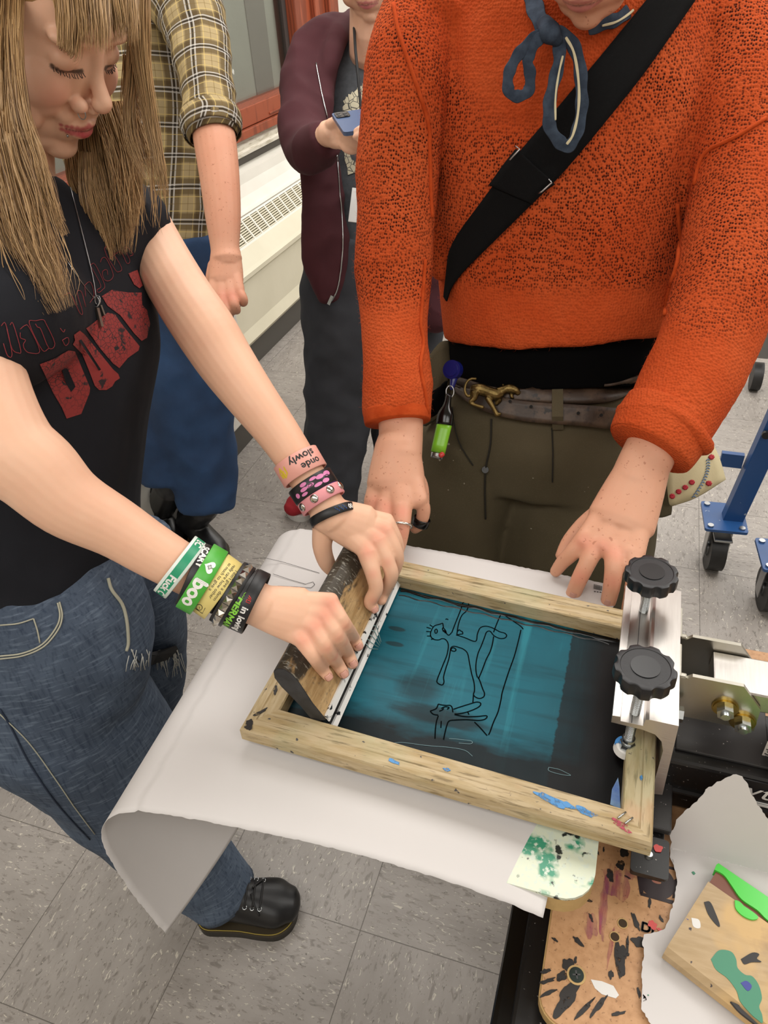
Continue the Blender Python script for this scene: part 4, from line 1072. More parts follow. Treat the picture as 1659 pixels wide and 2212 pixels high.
def path_frame(rows, u, sub=8):
    R = cr(rows, sub); i = u*(len(R)-1); k = int(i); f = i-k; k2 = min(k+1, len(R)-1)
    v = R[k]*(1-f)+R[k2]*f; T = Vector(R[k2, :3]-R[max(k-1, 0), :3]).normalized()
    c = Vector(v[:3]); a = T.cross(c-CAM).normalized(); b = T.cross(a).normalized()
    if b.dot(CAM-c) < 0: b = -b
    return c, T, a, b, v[3], v[4]
def band(name, rows, u, wd, mat, parent=None, gap=.0012, th=.0018, tilt=0, tilt2=0, sag=0, off=0, label=None):
    """ring round an arm; returns object and a mapper (x round the ring, y along the arm, h out)"""
    c, T, a, b, ra, rb = path_frame(rows, u)
    T2 = (T+a*tilt+b*tilt2).normalized(); a2 = (a-T2*a.dot(T2)).normalized(); b2 = (b-T2*b.dot(T2)-a2*b.dot(a2)).normalized()
    c = c+a2*sag+T*off; A_, B_ = ra+gap, rb+gap
    def mp(x, y, h=0):
        t = math.pi/2 + x/((A_+B_)/2)
        return c+a2*(A_+h)*math.cos(t)+b2*(B_+h)*math.sin(t)+T2*y
    n = 72; L = 2*math.pi*(A_+B_)/2; V = []; F = []
    prof = [(-wd/2, 0), (-wd/2, th*.7), (-wd/2+th*.3, th), (wd/2-th*.3, th), (wd/2, th*.7), (wd/2, 0)]
    for i in range(n):
        for y, h in prof: V.append(mp(L*i/n, y, h))
    m = len(prof)
    for i in range(n):
        for k in range(m): F.append((i*m+k, ((i+1) % n)*m+k, ((i+1) % n)*m+(k+1) % m, i*m+(k+1) % m))
    o = autosmooth(mesh_obj(name, V, F, mat, parent, True, None, label), 50)
    return o, mp, th
def on_band(mp, th, x0, y0, ang=0, s=1, up=.0002):
    ca, sa = math.cos(ang), math.sin(ang)
    return lambda x, y: mp(x0+s*(x*ca-y*sa), y0+s*(x*sa+y*ca), th+up)
def band_patch(name, mp, th, pts, mat, parent, up=.00015, sub=1):
    """flat printed patch following the band"""
    bm = bmesh.new(); cx = sum(p[0] for p in pts)/len(pts); cy = sum(p[1] for p in pts)/len(pts)
    c = bm.verts.new(mp(cx, cy, th+up)); vs = [bm.verts.new(mp(p[0], p[1], th+up)) for p in pts]
    for i in range(len(vs)): bm.faces.new((c, vs[i], vs[(i+1) % len(vs)]))
    return bm_obj(name, bm, mat, parent)
def project_on(target_objs, off=.0008):
    dg = bpy.context.evaluated_depsgraph_get(); trees = [BVHTree.FromObject(o, dg) for o in target_objs]
    def f(px, py):
        d = (at(px, py, 1)-CAM).normalized(); best = None
        for t in trees:
            h = t.ray_cast(CAM, d)
            if h[0] is not None and (best is None or h[3] < best[3]): best = h
        if best is None: return at(px, py, 1.0)
        n = best[1]; n = n if n.dot(d) < 0 else -n
        return best[0]+n*off
    return f
LIPW = lin('#b23c4a'); LASH = lin('#3a2a22'); BROW = lin('#7d5a3c'); CHK = lin('#d98a78'); KN = lin('#d9836e')
# ---------------------------------------------------------------- blonde person pulling the squeegee
wo = empty('person', (.28, .1, 0), 'person with long blonde hair and black tee, both hands on the squeegee', 'person')
hO = Vector((.3035, .1732, 1.4547)); hF = Vector((.8149, -.1006, -.5708)).normalized(); hU = Vector((.5725, -.015, .8198)); hU = (hU-hF*hU.dot(hF)).normalized(); hR = hF.cross(hU)
hp, HPf = head_parts(hO, hR, hF, hU, 1.0)
LS = Vector((.285, .290, 1.225)); RS = Vector((.335, -.055, 1.215))
NA = [(60, -60, .85, 60)]
near_arm = [(-60, 720, .72, 84), (-25, 860, .70, 88), (20, 965, .695, 92), (80, 1020, .70, 88), (150, 1085, .71, 76), (250, 1140, .725, 63), (330, 1190, .735, 56), (430, 1247, .745, 49), (500, 1282, .75, 45), (560, 1306, .752, 46)]
far_arm = [(300, 470, 1.0, 60), (345, 555, .97, 62), (395, 640, .94, 64), (445, 715, .91, 66), (490, 785, .90, 62), (540, 855, .89, 55), (600, 935, .885, 47), (650, 1010, .882, 42), (692, 1075, .88, 40), (722, 1118, .877, 41)]
naR = L_(near_arm, .95, 1.04); faR = L_(far_arm, .95)
# fingertips rest on the slanted face of the squeegee handle
FN = wx.copy(); FP0 = bot+wx*.0095
def face_t(px, py, off=0.0):
    d = FW + RT*((px-IW/2)/FPX) + UP*((IH/2-py)/FPX)
    return ((FP0+FN*off)-CAM).dot(FN)/d.dot(FN)
def ft(px, py, hw): t = face_t(px, py, .0065); return (px, py, t, hw)
nh = hand((572, 1312, .752, 46), [(718, 1300, .752, 25), (704, 1328, .748, 25), (682, 1354, .744, 24), (656, 1382, .742, 22)],
    [[(712, 1302, .755, 22), (745, 1350, .757, 17.5), ft(762, 1376, 16), ft(774, 1396, 13.5)],
     [(700, 1330, .752, 23), (730, 1376, .752, 18.5), ft(748, 1407, 17), ft(762, 1434, 14)],
     [(678, 1356, .748, 22), (706, 1400, .748, 18), ft(726, 1430, 16.5), ft(742, 1454, 14)],
     [(653, 1384, .744, 20), (678, 1420, .745, 16.5), ft(694, 1442, 15.5), ft(708, 1460, 13)]],
    [(600, 1322, .768, 24), (632, 1350, .79, 20), (655, 1376, .815, 15)], 26, 46)
fh = hand((725, 1120, .876, 44), [(795, 1192, .868, 26), (815, 1166, .872, 25), (832, 1146, .878, 23), (838, 1128, .886, 20)],
    [[(793, 1194, .872, 24), (806, 1240, .868, 19), (812, 1272, .872, 17.5), ft(800, 1300, 16), ft(808, 1313, 12.5)],
     [(815, 1168, .876, 23), (838, 1215, .874, 18), (845, 1245, .880, 17), ft(828, 1282, 15), ft(824, 1298, 12)],
     [(832, 1146, .882, 21), (853, 1185, .882, 17), (858, 1212, .890, 16), (846, 1248, .905, 14), (840, 1268, .91, 12)],
     [(838, 1130, .888, 18), (856, 1165, .892, 15), (860, 1190, .90, 14), (852, 1220, .91, 12)]],
    [(700, 1140, .885, 28), (696, 1180, .893, 23), (706, 1215, .905, 20), (722, 1235, .915, 16)], 25, 42)
def W4(p, r, rb=None, a=(0, 0, 0)): return (p[0], p[1], p[2], r, rb or r)+tuple(a)
latd = (LS-RS).normalized()
core = [tube([W4((.19, .04, .80), .12, .09, latd), W4((.22, .08, 1.0), .115, .085, latd), W4((.245, .115, 1.13), .13, .085, latd), W4((.25, .125, 1.20), .12, .06, latd)], 24, 4),
        tube([W4((.235, .125, 1.18), .07), W4((.228, .145, 1.28), .050), W4((.250, .168, 1.40), .050)], 20, 4),
        tube([W4((.25, .17, 1.185), .05), W4(LS-latd*.05, .045), W4(LS-latd*.015-Vector((0, 0, .01)), .040), W4(at(300, 470, 1.0), .037)], 16, 3), tube([W4(RS+latd*.08, .05), W4(RS, .048), W4(at(-60, 720, .72), .042)], 16, 3)]
body = blob('body', hp+core+[tube(naR, 24, 5), tube(faR, 24, 5)]+nh+fh, .0016, SKW, wo, 3, .5)
local_smooth(body, HPf(0, 0, -.02), .17, 22, [(HPf(0, .10, -.035), .022), (HPf(.016, .088, -.043), .014), (HPf(-.016, .088, -.043), .014), (HPf(0, .085, -.072), .026), (HPf(.031, .08, -.004), .014), (HPf(-.031, .08, -.004), .014)])
spots = face_spots(HPf, 1.0, LIPW, LASH, BROW, CHK)
for x, y, t in [(718, 1298, .745), (705, 1325, .74), (682, 1350, .737), (656, 1378, .735), (795, 1188, .86), (815, 1160, .866), (832, 1140, .87)]: spots.append((at(x, y, t), .017, KN, .55, 0))
for r_ in [(745, 1350, .75), (730, 1376, .745), (706, 1400, .742), (806, 1240, .86), (838, 1215, .865), (808, 1300, .87), (770, 1390, .76), (758, 1428, .76), (740, 1450, .76)]: spots.append((at(*r_), .010, KN, .4, 0))
paint(body, lin('#e3b497'), spots)
for (a, b, r_) in [((748, 1407), (763, 1434), .0065), ((726, 1430), (743, 1455), .0065), ((694, 1442), (709, 1461), .006), ((762, 1376), (775, 1396), .0062)]:
    nail(at(a[0], a[1], face_t(*a, .0065)), at(b[0], b[1], face_t(*b, .0065)), r_, NAIL, wo)
nail(at(800, 1300, face_t(800, 1300, .0065)), at(809, 1316, face_t(809, 1316, .006)), .0062, NAIL, wo)
nail(at(828, 1282, face_t(828, 1282, .0065)), at(825, 1300, face_t(825, 1300, .006)), .0058, NAIL, wo)
ls_ = []
for q_ in (1, -1):
    for k in range(12):
        u = k/11; p0_ = HPf(q_*(.017+.028*u), .0845-.0125*u*u, -.0095-.002*math.sin(u*3.1)); dv = (hF*.7-hU*.75+hR*q_*(u-.3)*.6).normalized()
        ls_.append([p0_, p0_+dv*.0020+hR*q_*.0004*math.sin(k*2), p0_+dv*.0034+hF*.0012+hR*q_*.0014*math.sin(k*2.3)])
for e_ in (0, 1): tubes('eyelashes', ls_[e_*12:e_*12+12], .0004, simple('lash_brown', '#2e211a', .6), wo, 4)
# nose ring, lip stud
c = HPf(.0175, .0945, -.048)
tubes('nose_ring', [[c+hU*(.0050*math.cos(t))+hF*(.0050*math.sin(t)) for t in np.linspace(0, 6.283, 20)]], .0006, CHR, wo, 6)
V, F = ellip(HPf(.020, .0865, -.079), (.0014,)*3, None, 10, 8); mesh_obj('lip_stud', V, F, CHR, wo)
# tee
TEE = Mt('washed_black_cotton', '#1b1c21', .85, spec=.2); TEE.mix(TEE.noise(4, 4, lo=.45, hi=.8), '#27282e'); TEE.bump(TEE.noise(900, 2), .2, .0004); TEEM = TEE.m
teeparts = [tube([W4((.25, .16, 1.18), .085, .075), W4(LS-latd*.05-Vector((0, 0, .008)), .056), W4(LS-latd*.015-Vector((0, 0, .012)), .046)], 20, 4), tube([W4((.25, .09, 1.17), .085, .08), W4(RS+latd*.04-Vector((0, 0, .006)), .072), W4(RS, .068)], 20, 4),
            tube([W4((.20, .02, .80), .165, .105, latd), W4((.215, .04, .90), .160, .105, latd), W4((.24, .075, 1.02), .158, .105, latd), W4((.262, .112, 1.12), .165, .105, latd), W4((.262, .122, 1.185), .155, .085, latd), W4((.242, .130, 1.245), .085, .068, latd)], 32, 5),
            tube([W4(LS-latd*.07, .056), W4(LS-latd*.015-Vector((0, 0, .012)), .047), W4(at(316, 482, .996), .050)], 20, 4, taper=False),
            tube([W4(RS+latd*.07, .062), W4(RS, .064), W4(at(-62, 735, .725), .062)], 20, 4, taper=False)]
fd = folds(.0045, 9, 3, (Vector((.2, 0, 1)).normalized(), .35))
tee = blob('tee_shirt', teeparts, .005, TEEM, wo, 6, .5, deform=fd)
pj = project_on([tee], .0009)
PRT = Mt('cracked_red_print', '#8d2d2b', .7); cr_ = PRT.voro(190, 'DISTANCE_TO_EDGE', src=PRT.mapping(rot=(.3, .2, .5)))
PRT.mix(PRT.math('MULTIPLY', PRT.ramp(cr_, .06, .03), PRT.noise(14, 3, lo=.35, hi=.5)), '#1b171b'); PRT.mix(PRT.noise(60, 4, lo=.62, hi=.66), '#251b1f')
# big letters as outlined shapes on the chest (traced), px coords
kx = 380/1659
def tp_(pts): return [(x*kx, 480+y*kx) for x, y in pts]
letters = {
 'P': [[(370, 1335), (500, 1285), (640, 1205), (700, 1215), (720, 1260), (845, 1560), (840, 1610), (800, 1630), (705, 1650), (725, 1700), (762, 1805), (625, 1850), (580, 1745), (500, 1610), (440, 1480)]],
 'U': [[(690, 1060), (745, 1020), (790, 1055), (1060, 1385), (1040, 1420), (1110, 1430), (1125, 1470), (1080, 1500), (1055, 1545), (1000, 1580), (930, 1580), (890, 1540), (840, 1410), (770, 1240), (680, 1150), (700, 1110)]],
 'N': [[(805, 1000), (900, 930), (1010, 855), (1080, 870), (1110, 920), (1180, 1010), (1310, 1170), (1300, 1210), (1235, 1255), (1190, 1240), (1060, 1080), (1000, 990), (1060, 1110), (1200, 1280), (1120, 1375), (1060, 1330), (940, 1190)]],
 'K': [[(955, 700), (1050, 640), (1180, 770), (1230, 790), (1200, 665), (1330, 665), (1335, 780), (1380, 830), (1410, 960), (1400, 1000), (1350, 920), (1320, 900), (1390, 1040), (1380, 1090), (1330, 1120), (1260, 1050), (1130, 880), (1010, 790)]],
 'tick': [[(1205, 485), (1290, 450), (1340, 600), (1310, 625), (1260, 590)]],
}
for nm, polys in letters.items():
    bm = bmesh.new()
    for pl_ in polys:
        vs = [bm.verts.new((x, y, 0)) for x, y in tp_(pl_)]; bm.faces.new(vs)
    bmesh.ops.triangulate(bm, faces=bm.faces)
    for _ in range(3): bmesh.ops.subdivide_edges(bm, edges=bm.edges, cuts=1, use_grid_fill=True)
    for v in bm.verts: v.co = pj(v.co.x, v.co.y)
    me = bpy.data.meshes.new('printed_letter'); bm.to_mesh(me); bm.free(); wrap('printed_letter', me, PRT.m, wo, False)
def counter(name, pts):
    bm = bmesh.new(); vs = [bm.verts.new((x, y, 0)) for x, y in tp_(pts)]; bm.faces.new(vs); bmesh.ops.triangulate(bm, faces=bm.faces)
    for v in bm.verts: v.co = pj(v.co.x, v.co.y)-FW*.0006
    me = bpy.data.meshes.new(name); bm.to_mesh(me); bm.free(); wrap(name, me, TEEM, wo, False)
counter('letter_counter', [(580, 1380), (630, 1370), (710, 1550), (670, 1600), (620, 1520)])
counter('letter_counter', [(735, 1110), (760, 1100), (950, 1390), (930, 1400)])
RL = simple('red_outline_print', '#8b2c33', .7)
ol = [[(330, 930), (400, 920), (430, 960), (510, 1140), (455, 1185), (380, 1010), (350, 990), (330, 960)], [(330, 930), (270, 950), (390, 1200), (455, 1185)],
      [(185, 1010), (230, 975), (270, 990), (370, 1210), (280, 1230), (230, 1200), (215, 1150), (235, 1110), (190, 1090), (185, 1040)], [(90, 970), (120, 960), (190, 1200), (170, 1230), (110, 1190), (60, 1000)], [(10, 980), (50, 960), (110, 1240), (70, 1255), (30, 1140)],
      [(580, 1110), (630, 1085), (640, 1130), (610, 1160), (580, 1110)], [(560, 1000), (590, 1035), (605, 1010)],
      [(600, 690), (660, 680), (740, 850), (770, 850), (720, 670), (760, 660), (800, 800)], [(790, 600), (830, 565), (860, 590), (880, 690), (840, 760)], [(790, 600), (800, 700)],
      [(845, 410), (890, 400), (980, 590), (960, 640), (925, 665), (910, 640), (945, 600), (870, 450), (845, 410)],
      [(940, 380), (960, 340), (1000, 350), (1060, 490), (1040, 545), (1000, 555), (970, 530), (960, 470), (1000, 450), (1010, 500)], [(1000, 320), (980, 250), (1010, 230), (1040, 260), (1140, 430), (1110, 470), (1080, 450), (1000, 320)],
      [(1040, 340), (1130, 280), (1190, 390), (1220, 360), (1170, 250), (1200, 240), (1250, 300), (1220, 320)]]
lines = []
for l in ol:
    R_ = cr(tp_(l), 4); lines.append([pj(x, y) for x, y in R_])
tubes('outline_lettering', lines, .00035, RL, wo, 4)
# jeans, boot
DEN = Mt('washed_denim', '#465161', .8, spec=.2)
DEN.mix(DEN.noise(5, 4, lo=.4, hi=.7), '#5f6d80'); DEN.mix(DEN.math('MULTIPLY', DEN.noise(34, 5, src=DEN.mapping(rot=(0, .35, 0), scale=(7, 7, .8)), lo=.5, hi=.68), .6), '#283345'); DEN.mix(DEN.math('MULTIPLY', DEN.noise(40, 4, src=DEN.mapping(rot=(0, .35, 0), scale=(1, 1, 7)), lo=.52, hi=.7), .4), '#7d8b9c')
DEN.bump(DEN.noise(700, 2), .25, .0005); DENM = DEN.m
legR = L_([(60, 1235, .98, 150, .8), (110, 1330, 1.0, 205, .6), (110, 1430, 1.04, 205, .65), (130, 1520, 1.10, 190, .75), (215, 1610, 1.17, 160, .85), (275, 1705, 1.24, 132, .9), (345, 1790, 1.31, 105, 1), (410, 1860, 1.38, 88, 1), (480, 1925, 1.44, 72, 1)])
legL = L_([(250, 1180, 1.08, 120, .8), (290, 1270, 1.15, 100, .85), (325, 1370, 1.25, 74, 1), (330, 1480, 1.36, 66, 1), (325, 1600, 1.48, 60, 1), (335, 1720, 1.60, 56, 1), (345, 1775, 1.66, 55, 1)])
jeans = blob('jeans', [tube(legR, 28, 5, taper=False), tube(legL, 24, 5, taper=False)], .006, DENM, wo, 5, .5, deform=folds(.006, 10, 7, (Vector((.4, -.1, -1)).normalized(), .6)))
pjj = project_on([jeans], .0015)
THR = simple('pale_stitching', '#a9a795', .8)
def onj(pts, n=5): return [pjj(x, y) for x, y in cr(pts, n)]
tubes('pocket_seam', [onj([(128, 1300), (134, 1330), (125, 1360), (95, 1395), (50, 1415), (0, 1422)]), onj([(124, 1302), (129, 1330), (120, 1357), (91, 1391), (48, 1410), (0, 1416)])], .0011, THR, wo, 6)
tubes('coin_pocket_seam', [onj([(0, 1350), (40, 1346), (72, 1336)]), onj([(72, 1336), (80, 1360), (86, 1388)])], .0009, THR, wo, 6)
tubes('fly_seam', [onj([(232, 1250), (240, 1275), (262, 1305), (272, 1340), (276, 1385), (272, 1405)])], .0022, THR, wo, 8)
tubes('side_seam', [onj([(0, 1530), (25, 1570), (60, 1640), (105, 1710), (150, 1765), (195, 1812)])], .0012, simple('dark_seam', '#1f2b3f', .8), wo, 6)
tubes('thigh_seam', [onj([(0, 1540), (60, 1600), (110, 1668), (160, 1740), (205, 1800)])], .0008, THR, wo, 6)
cuff = L_([(462, 1908, 1.432, 73, 1), (486, 1932, 1.447, 74, 1)])
mesh_obj('jeans_cuff', *tube(cuff, 28, 3, taper=False), DENM, wo)
bm = bmesh.new(); P_ = [pjj(x, y) for x, y in [(284, 1408), (310, 1412), (345, 1402), (380, 1392), (387, 1405), (360, 1425), (330, 1434), (300, 1430)]]
c = sum(P_, Vector())/len(P_); vc = bm.verts.new(c-FW*.004); vs = [bm.verts.new(p-FW*.003) for p in P_]
for i in range(len(vs)): bm.faces.new((vc, vs[i], vs[(i+1) % len(vs)]))
bm_obj('knee_rip', bm, simple('dark_rip', '#0b0b0d', .9), wo)
rr = random.Random(3); fl = []
for i in range(46):
    x = rr.choice([288, 315, 352, 372, 382])+rr.uniform(-9, 9); y = 1412+rr.uniform(-14, 12); dx = rr.uniform(-8, 12); dy = rr.uniform(8, 44)
    fl.append([pjj(x, y)-FW*.005, pjj(x+dx*.5, y+dy*.5)-FW*.006, pjj(x+dx, y+dy)-FW*.004])
tubes('frayed_threads', fl, .0006, simple('white_thread', '#b9b9b2', .9), wo, 4)
LEA = Mt('black_leather', '#121213', .38); LEA.mix(LEA.noise(12, 4, lo=.5, hi=.75), '#24252a'); LEA.bump(LEA.noise(120, 3), .2, .0006); LEAM = LEA.m
def boot(name, parent, heel, toe, wd, up_at, label=None, hh=.10, stitch=True):
    """low work shoe: sole outline on the floor, domed toe, laces"""
    heel, toe = Vector(heel), Vector(toe); d = (toe-heel); Ln = d.length; d.normalize(); s = Vector((-d.y, d.x, 0))
    def q(u, v, z): return heel+d*(u*Ln)+s*(v*wd)+Vector((0, 0, z))
    prof = [(0, 0), (.02, .5), (.10, .76), (.25, .80), (.45, .84), (.66, .96), (.82, .96), (.93, .72), (.985, .36), (1.0, .0)]
    R_ = cr([(a, b) for a, b in prof], 4); out = [(a, b) for a, b in R_]+[(a, -b) for a, b in R_[::-1][1:-1]]
    M_ = Matrix((d, s, Vector((0, 0, 1)))).transposed().to_4x4(); M_ = Matrix.Translation(heel) @ M_
    g = blob(name, [tube([tuple(q(.10, 0, .055))+(wd*.62, .045, s.x, s.y, 0), tuple(q(.30, 0, .060))+(wd*.66, .050, s.x, s.y, 0), tuple(q(.55, 0, .050))+(wd*.78, .040, s.x, s.y, 0), tuple(q(.80, 0, .042))+(wd*.90, .030, s.x, s.y, 0), tuple(q(.92, 0, .038))+(wd*.70, .024, s.x, s.y, 0)], 24, 5),
                    tube([tuple(q(.22, 0, .06))+(.045, .05, 0, 0, 0), tuple(up_at)+(.046, .046, 0, 0, 0)], 20, 3)], .003, LEAM, parent, 5, label=label)
    k = prism('sole', [(a*Ln, b*wd*1.02) for a, b in out], 0, .020, simple('dark_sole', '#26221a', .5), g, M_)
    k2 = prism('welt', [((a-.5)*1.01*Ln+.5*Ln, b*wd*1.05) for a, b in out], .020, .024, simple('brown_welt', '#3a3120', .5), g, M_)
    if stitch:
        tubes('welt_stitch', [[q((a-.5)*.99+.5, b*1.0, .0248) for a, b in out+out[:1]]], .0009, simple('yellow_stitch', '#a08c3a', .6), g, 5)
    bv_ = BVHTree.FromObject(g, bpy.context.evaluated_depsgraph_get())
    def top(u, v, h=.002):
        p_ = q(u, v, .3); h_ = bv_.ray_cast(p_, Vector((0, 0, -1)))
        return (h_[0] if h_[0] is not None else q(u, v, .06))+Vector((0, 0, h))
    lc = []
    for u in (.54, .61, .68): lc.append([top(u+.01*(abs(v) < .3), v) for v in (-.5, -.25, 0, .25, .5)])
    lc.append([top(.60, -.1, .004), top(.63, -.45, .004), top(.68, -.7, .003)]); lc.append([top(.60, .1, .004), top(.66, .45, .003), top(.70, .6, .003)])
    tubes('laces', [[tuple(x) for x in cr([tuple(p) for p in l], 4)] for l in lc], .0018, simple('lace_black', '#1c1b1b', .7), g, 6)
    ey = []
    for u in (.54, .61, .68):
        for v in (-.52, .52):
            c_ = top(u, v, .001); ey.append([c_+d*.004*math.cos(t)+s*.004*math.sin(t) for t in np.linspace(0, 6.283, 10)])
    tubes('eyelets', ey, .001, BOLT, g, 5)
    return g
tf = atz(645, 1972, 0); hf = atz(435, 1975, 0)
boot('boot', wo, hf, tf, .052, at(475, 1925, 1.43))
boot('boot', wo, (.16, .30, 0), (.40, .27, 0), .050, (.22, .30, .12))
# hair
HAIR = Mt('blonde_hair', '#98744a', .42, spec=.5)
hc = HAIR.n('ShaderNodeVertexColor'); hc.layer_name = 'Col'
HAIR.mix(HAIR.ramp(hc.outputs[0], 0, 1), '#c09c6c'); HAIR.mix(HAIR.ramp(hc.outputs[0], .22, .0), '#65482c')
HAIRM = HAIR.m
hs = []
hm = Matrix((hR, hF, hU)).transposed()
hs.append(ellip(HPf(0, -.020, .046), (.082, .095, .086), hm, 28, 18))
cap = mesh_obj('hair_base', *ellip(HPf(0, -.020, .060), (.084, .098, .082), hm, 32, 20), HAIRM, wo)
c_ = cap.data.color_attributes.new('Col', 'FLOAT_COLOR', 'POINT'); c_.data.foreach_set('color', [.3]*len(cap.data.vertices)*4)
locks = [
 # fringe over the brow
 ([(130, -230, .74, 26), (145, -120, .715, 28), (150, -60, .70, 26), (150, -10, .685, 26), (152, 50, .675, 26), (150, 108, .672, 24), (146, 118, .672, 22)], 330, .0006),
 ([(160, -230, .745, 34), (190, -120, .715, 36), (200, -60, .70, 34), (200, 0, .685, 34), (205, 60, .675, 33), (208, 118, .672, 30)], 460, .0006),
 ([(200, -230, .76, 38), (245, -120, .735, 40), (260, -60, .72, 38), (262, 0, .705, 36), (268, 50, .70, 32), (272, 100, .70, 28)], 430, .0006),
 ([(100, -200, .74, 14), (98, -120, .73, 13), (100, -60, .72, 12), (124, 0, .69, 12), (130, 60, .68, 10), (128, 100, .68, 7)], 90, .0006),
 ([(300, -40, .78, 24), (300, 40, .78, 24), (305, 130, .79, 20), (325, 260, .81, 16), (345, 360, .82, 12), (362, 440, .83, 7)], 230, .0012),
 ([(290, 60, .78, 16), (284, 160, .80, 16), (278, 240, .81, 15), (290, 320, .82, 15), (330, 410, .83, 10)], 120, .0014),
 # near curtain
 ([(10, -60, .70, 40), (-4, 60, .69, 36), (-8, 200, .69, 38), (8, 340, .70, 46), (40, 460, .70, 50), (85, 570, .705, 46), (140, 690, .71, 26)], 900, .002),
 ([(35, -60, .70, 20), (30, 80, .68, 18), (42, 230, .68, 20), (75, 340, .69, 22), (110, 440, .70, 18), (148, 520, .71, 8)], 240, .0022),
 ([(-40, -60, .72, 40), (-30, 200, .72, 45), (-20, 400, .72, 55), (0, 520, .72, 55), (40, 640, .72, 32)], 420, .002),
 ([(15, 200, .69, 12), (30, 330, .69, 14), (70, 440, .70, 12), (105, 520, .705, 8), (100, 560, .705, 5)], 100, .0025),
 # far curtain behind the chin
 ([(168, 318, .90, 26), (176, 380, .90, 30), (192, 440, .90, 26), (210, 530, .90, 14)], 300, .002),
 ([(205, 200, .86, 30), (215, 300, .88, 50), (232, 400, .89, 50), (250, 480, .89, 42), (262, 560, .89, 22)], 620, .0022),
 ([(240, 220, .85, 25), (262, 320, .87, 34), (280, 420, .88, 26), (290, 500, .88, 14)], 300, .0022),
 ([(190, 330, .87, 20), (195, 420, .88, 24), (215, 500, .88, 22), (232, 560, .88, 12), (220, 590, .88, 5)], 200, .0025),
 ([(280, 120, .80, 14), (285, 240, .84, 18), (310, 330, .85, 14), (340, 400, .86, 8)], 100, .003),
]
locks += [([(20, 300, .685, 70), (50, 420, .69, 80), (90, 560, .70, 75), (120, 660, .70, 60)], 70, .004), ([(260, 230, .84, 60), (290, 330, .85, 60), (300, 430, .86, 55), (310, 520, .87, 45)], 70, .004)]
strands('hair', locks, HAIRM, wo, .00055, 5)
# necklace with two small charms
nk = empty('necklace', at(212, 680, .80), 'thin silver chain necklace with two small bar charms on the black tee', 'necklace')
def chain(pts, off=.0025):
    return [pj(x, y)-FW*off for x, y in cr(pts, 8)]
tubes('chain', [chain([(145, 340), (152, 400), (172, 480), (192, 560), (203, 610), (208, 645)]), chain([(40, 430), (90, 490), (140, 560), (175, 610), (205, 648)])], .0007, CHR, nk, 5)
pc = pj(208, 655)-FW*.004
tubes('jump_ring', [[pc+UP*(.0055*math.cos(t))+RT*(.004*math.sin(t)) for t in np.linspace(0, 6.283, 18)], [pj(213, 652)-FW*.005+UP*(.005*math.cos(t))+RT*(.003*math.sin(t)) for t in np.linspace(0, 6.283, 18)]], .0008, CHR, nk, 6)
for a, b, r_ in (((211, 668), (221, 708), .0026), ((219, 662), (227, 684), .0016)):
    p, q_ = pj(*a)-FW*.004, pj(*b)-FW*.004
    mesh_obj('charm_bar', *tube([tuple(p)+(r_, r_, 0, 0, 0), tuple(q_)+(r_, r_, 0, 0, 0)], 4, 1, taper=False), simple('pewter', '#8f8980', .35, .9), nk, False)
# ---- wristbands on the near wrist
WB = 'silicone wristbands and cuffs'
def rub(name, c, r=.4): return simple(name, c, r, bump=(300, .1))
GRW = rub('green_silicone', '#1e8f66'); WHS = rub('white_silicone', '#d5dfd8'); BKS = rub('black_silicone', '#141416', .45); LIM = rub('lime_silicone', '#4aa83a'); YLS = rub('cream_yellow_silicone', '#dcc97c'); PKS = rub('pink_silicone', '#e0a093', .45); PK2 = rub('pink_leather', '#d98f94', .5); PNK = simple('pink_print', '#d77fb0', .5)
LG = simple('lime_print', '#8ad047', .5); WP = simple('white_print', '#eceae6', .5)
_dn = -1  # letters run down the screen on the near arm
def wname(lbl, n='wristband', **k):
    return lbl
c0, T0, a0, b0, _, _ = path_frame(naR, .8)
sgn = 1 if a0.dot(-UP) > 0 else -1   # mp x grows towards -a ; orient text down the screen
def NB(mp, th, x0, y0, s=1): # text on near-arm band: letter x -> down the screen, letter up -> along the arm towards the hand
    return lambda x, y: mp(-sgn*(x*s+x0), y*s+y0, th+.0002)
o, mp, th = band('wristband', naR, .732, .0145, WHS, None, .0065, .0022, tilt=.10*sgn, sag=0)
tag(o, 'green wristband with white edges and bold letters, highest on the near wrist', 'wristband', WB)
bm = bmesh.new(); n = 60
for yy in (1,):
    A_ = [bm.verts.new(mp(-.045+.09*i/n, -.0042, th+.0001)) for i in range(n+1)]; B_ = [bm.verts.new(mp(-.045+.09*i/n, .0042, th+.0001)) for i in range(n+1)]
    for i in range(n): bm.faces.new((A_[i], A_[i+1], B_[i+1], B_[i]))
bm_obj('green_stripe', bm, GRW, o)
text_on('band_letters', 'Fuck C', .0100, NB(mp, th, .024, 0), WP, o, bold=.0004)
text_on('band_letters', 'EC', .0095, NB(mp, th, -.031, 0), WP, o, bold=.0004)
o, mp, th = band('wristband', naR, .768, .014, BKS, None, .0075, .002, tilt=-.12*sgn, tilt2=0)
tag(o, 'black wristband reading SCARY between the green-white and lime ones', 'wristband', WB)
text_on('band_letters', 'SCARY', .0085, NB(mp, th, -.020, -.0015), WP, o, bold=.0004)
o, mp, th = band('wristband', naR, .787, .0165, LIM, None, .0108, .002, tilt=.02*sgn)
tag(o, 'lime green wristband with a white heart and the letters boo', 'wristband', WB)
text_on('band_letters', 'boo', .0190, NB(mp, th, .016, 0), WP, o, bold=.0008)
hrt = [(.0065*16*math.sin(t)**3/17, .0060*(13*math.cos(t)-5*math.cos(2*t)-2*math.cos(3*t)-math.cos(4*t))/17) for t in np.linspace(0, 6.283, 30)[:-1]]
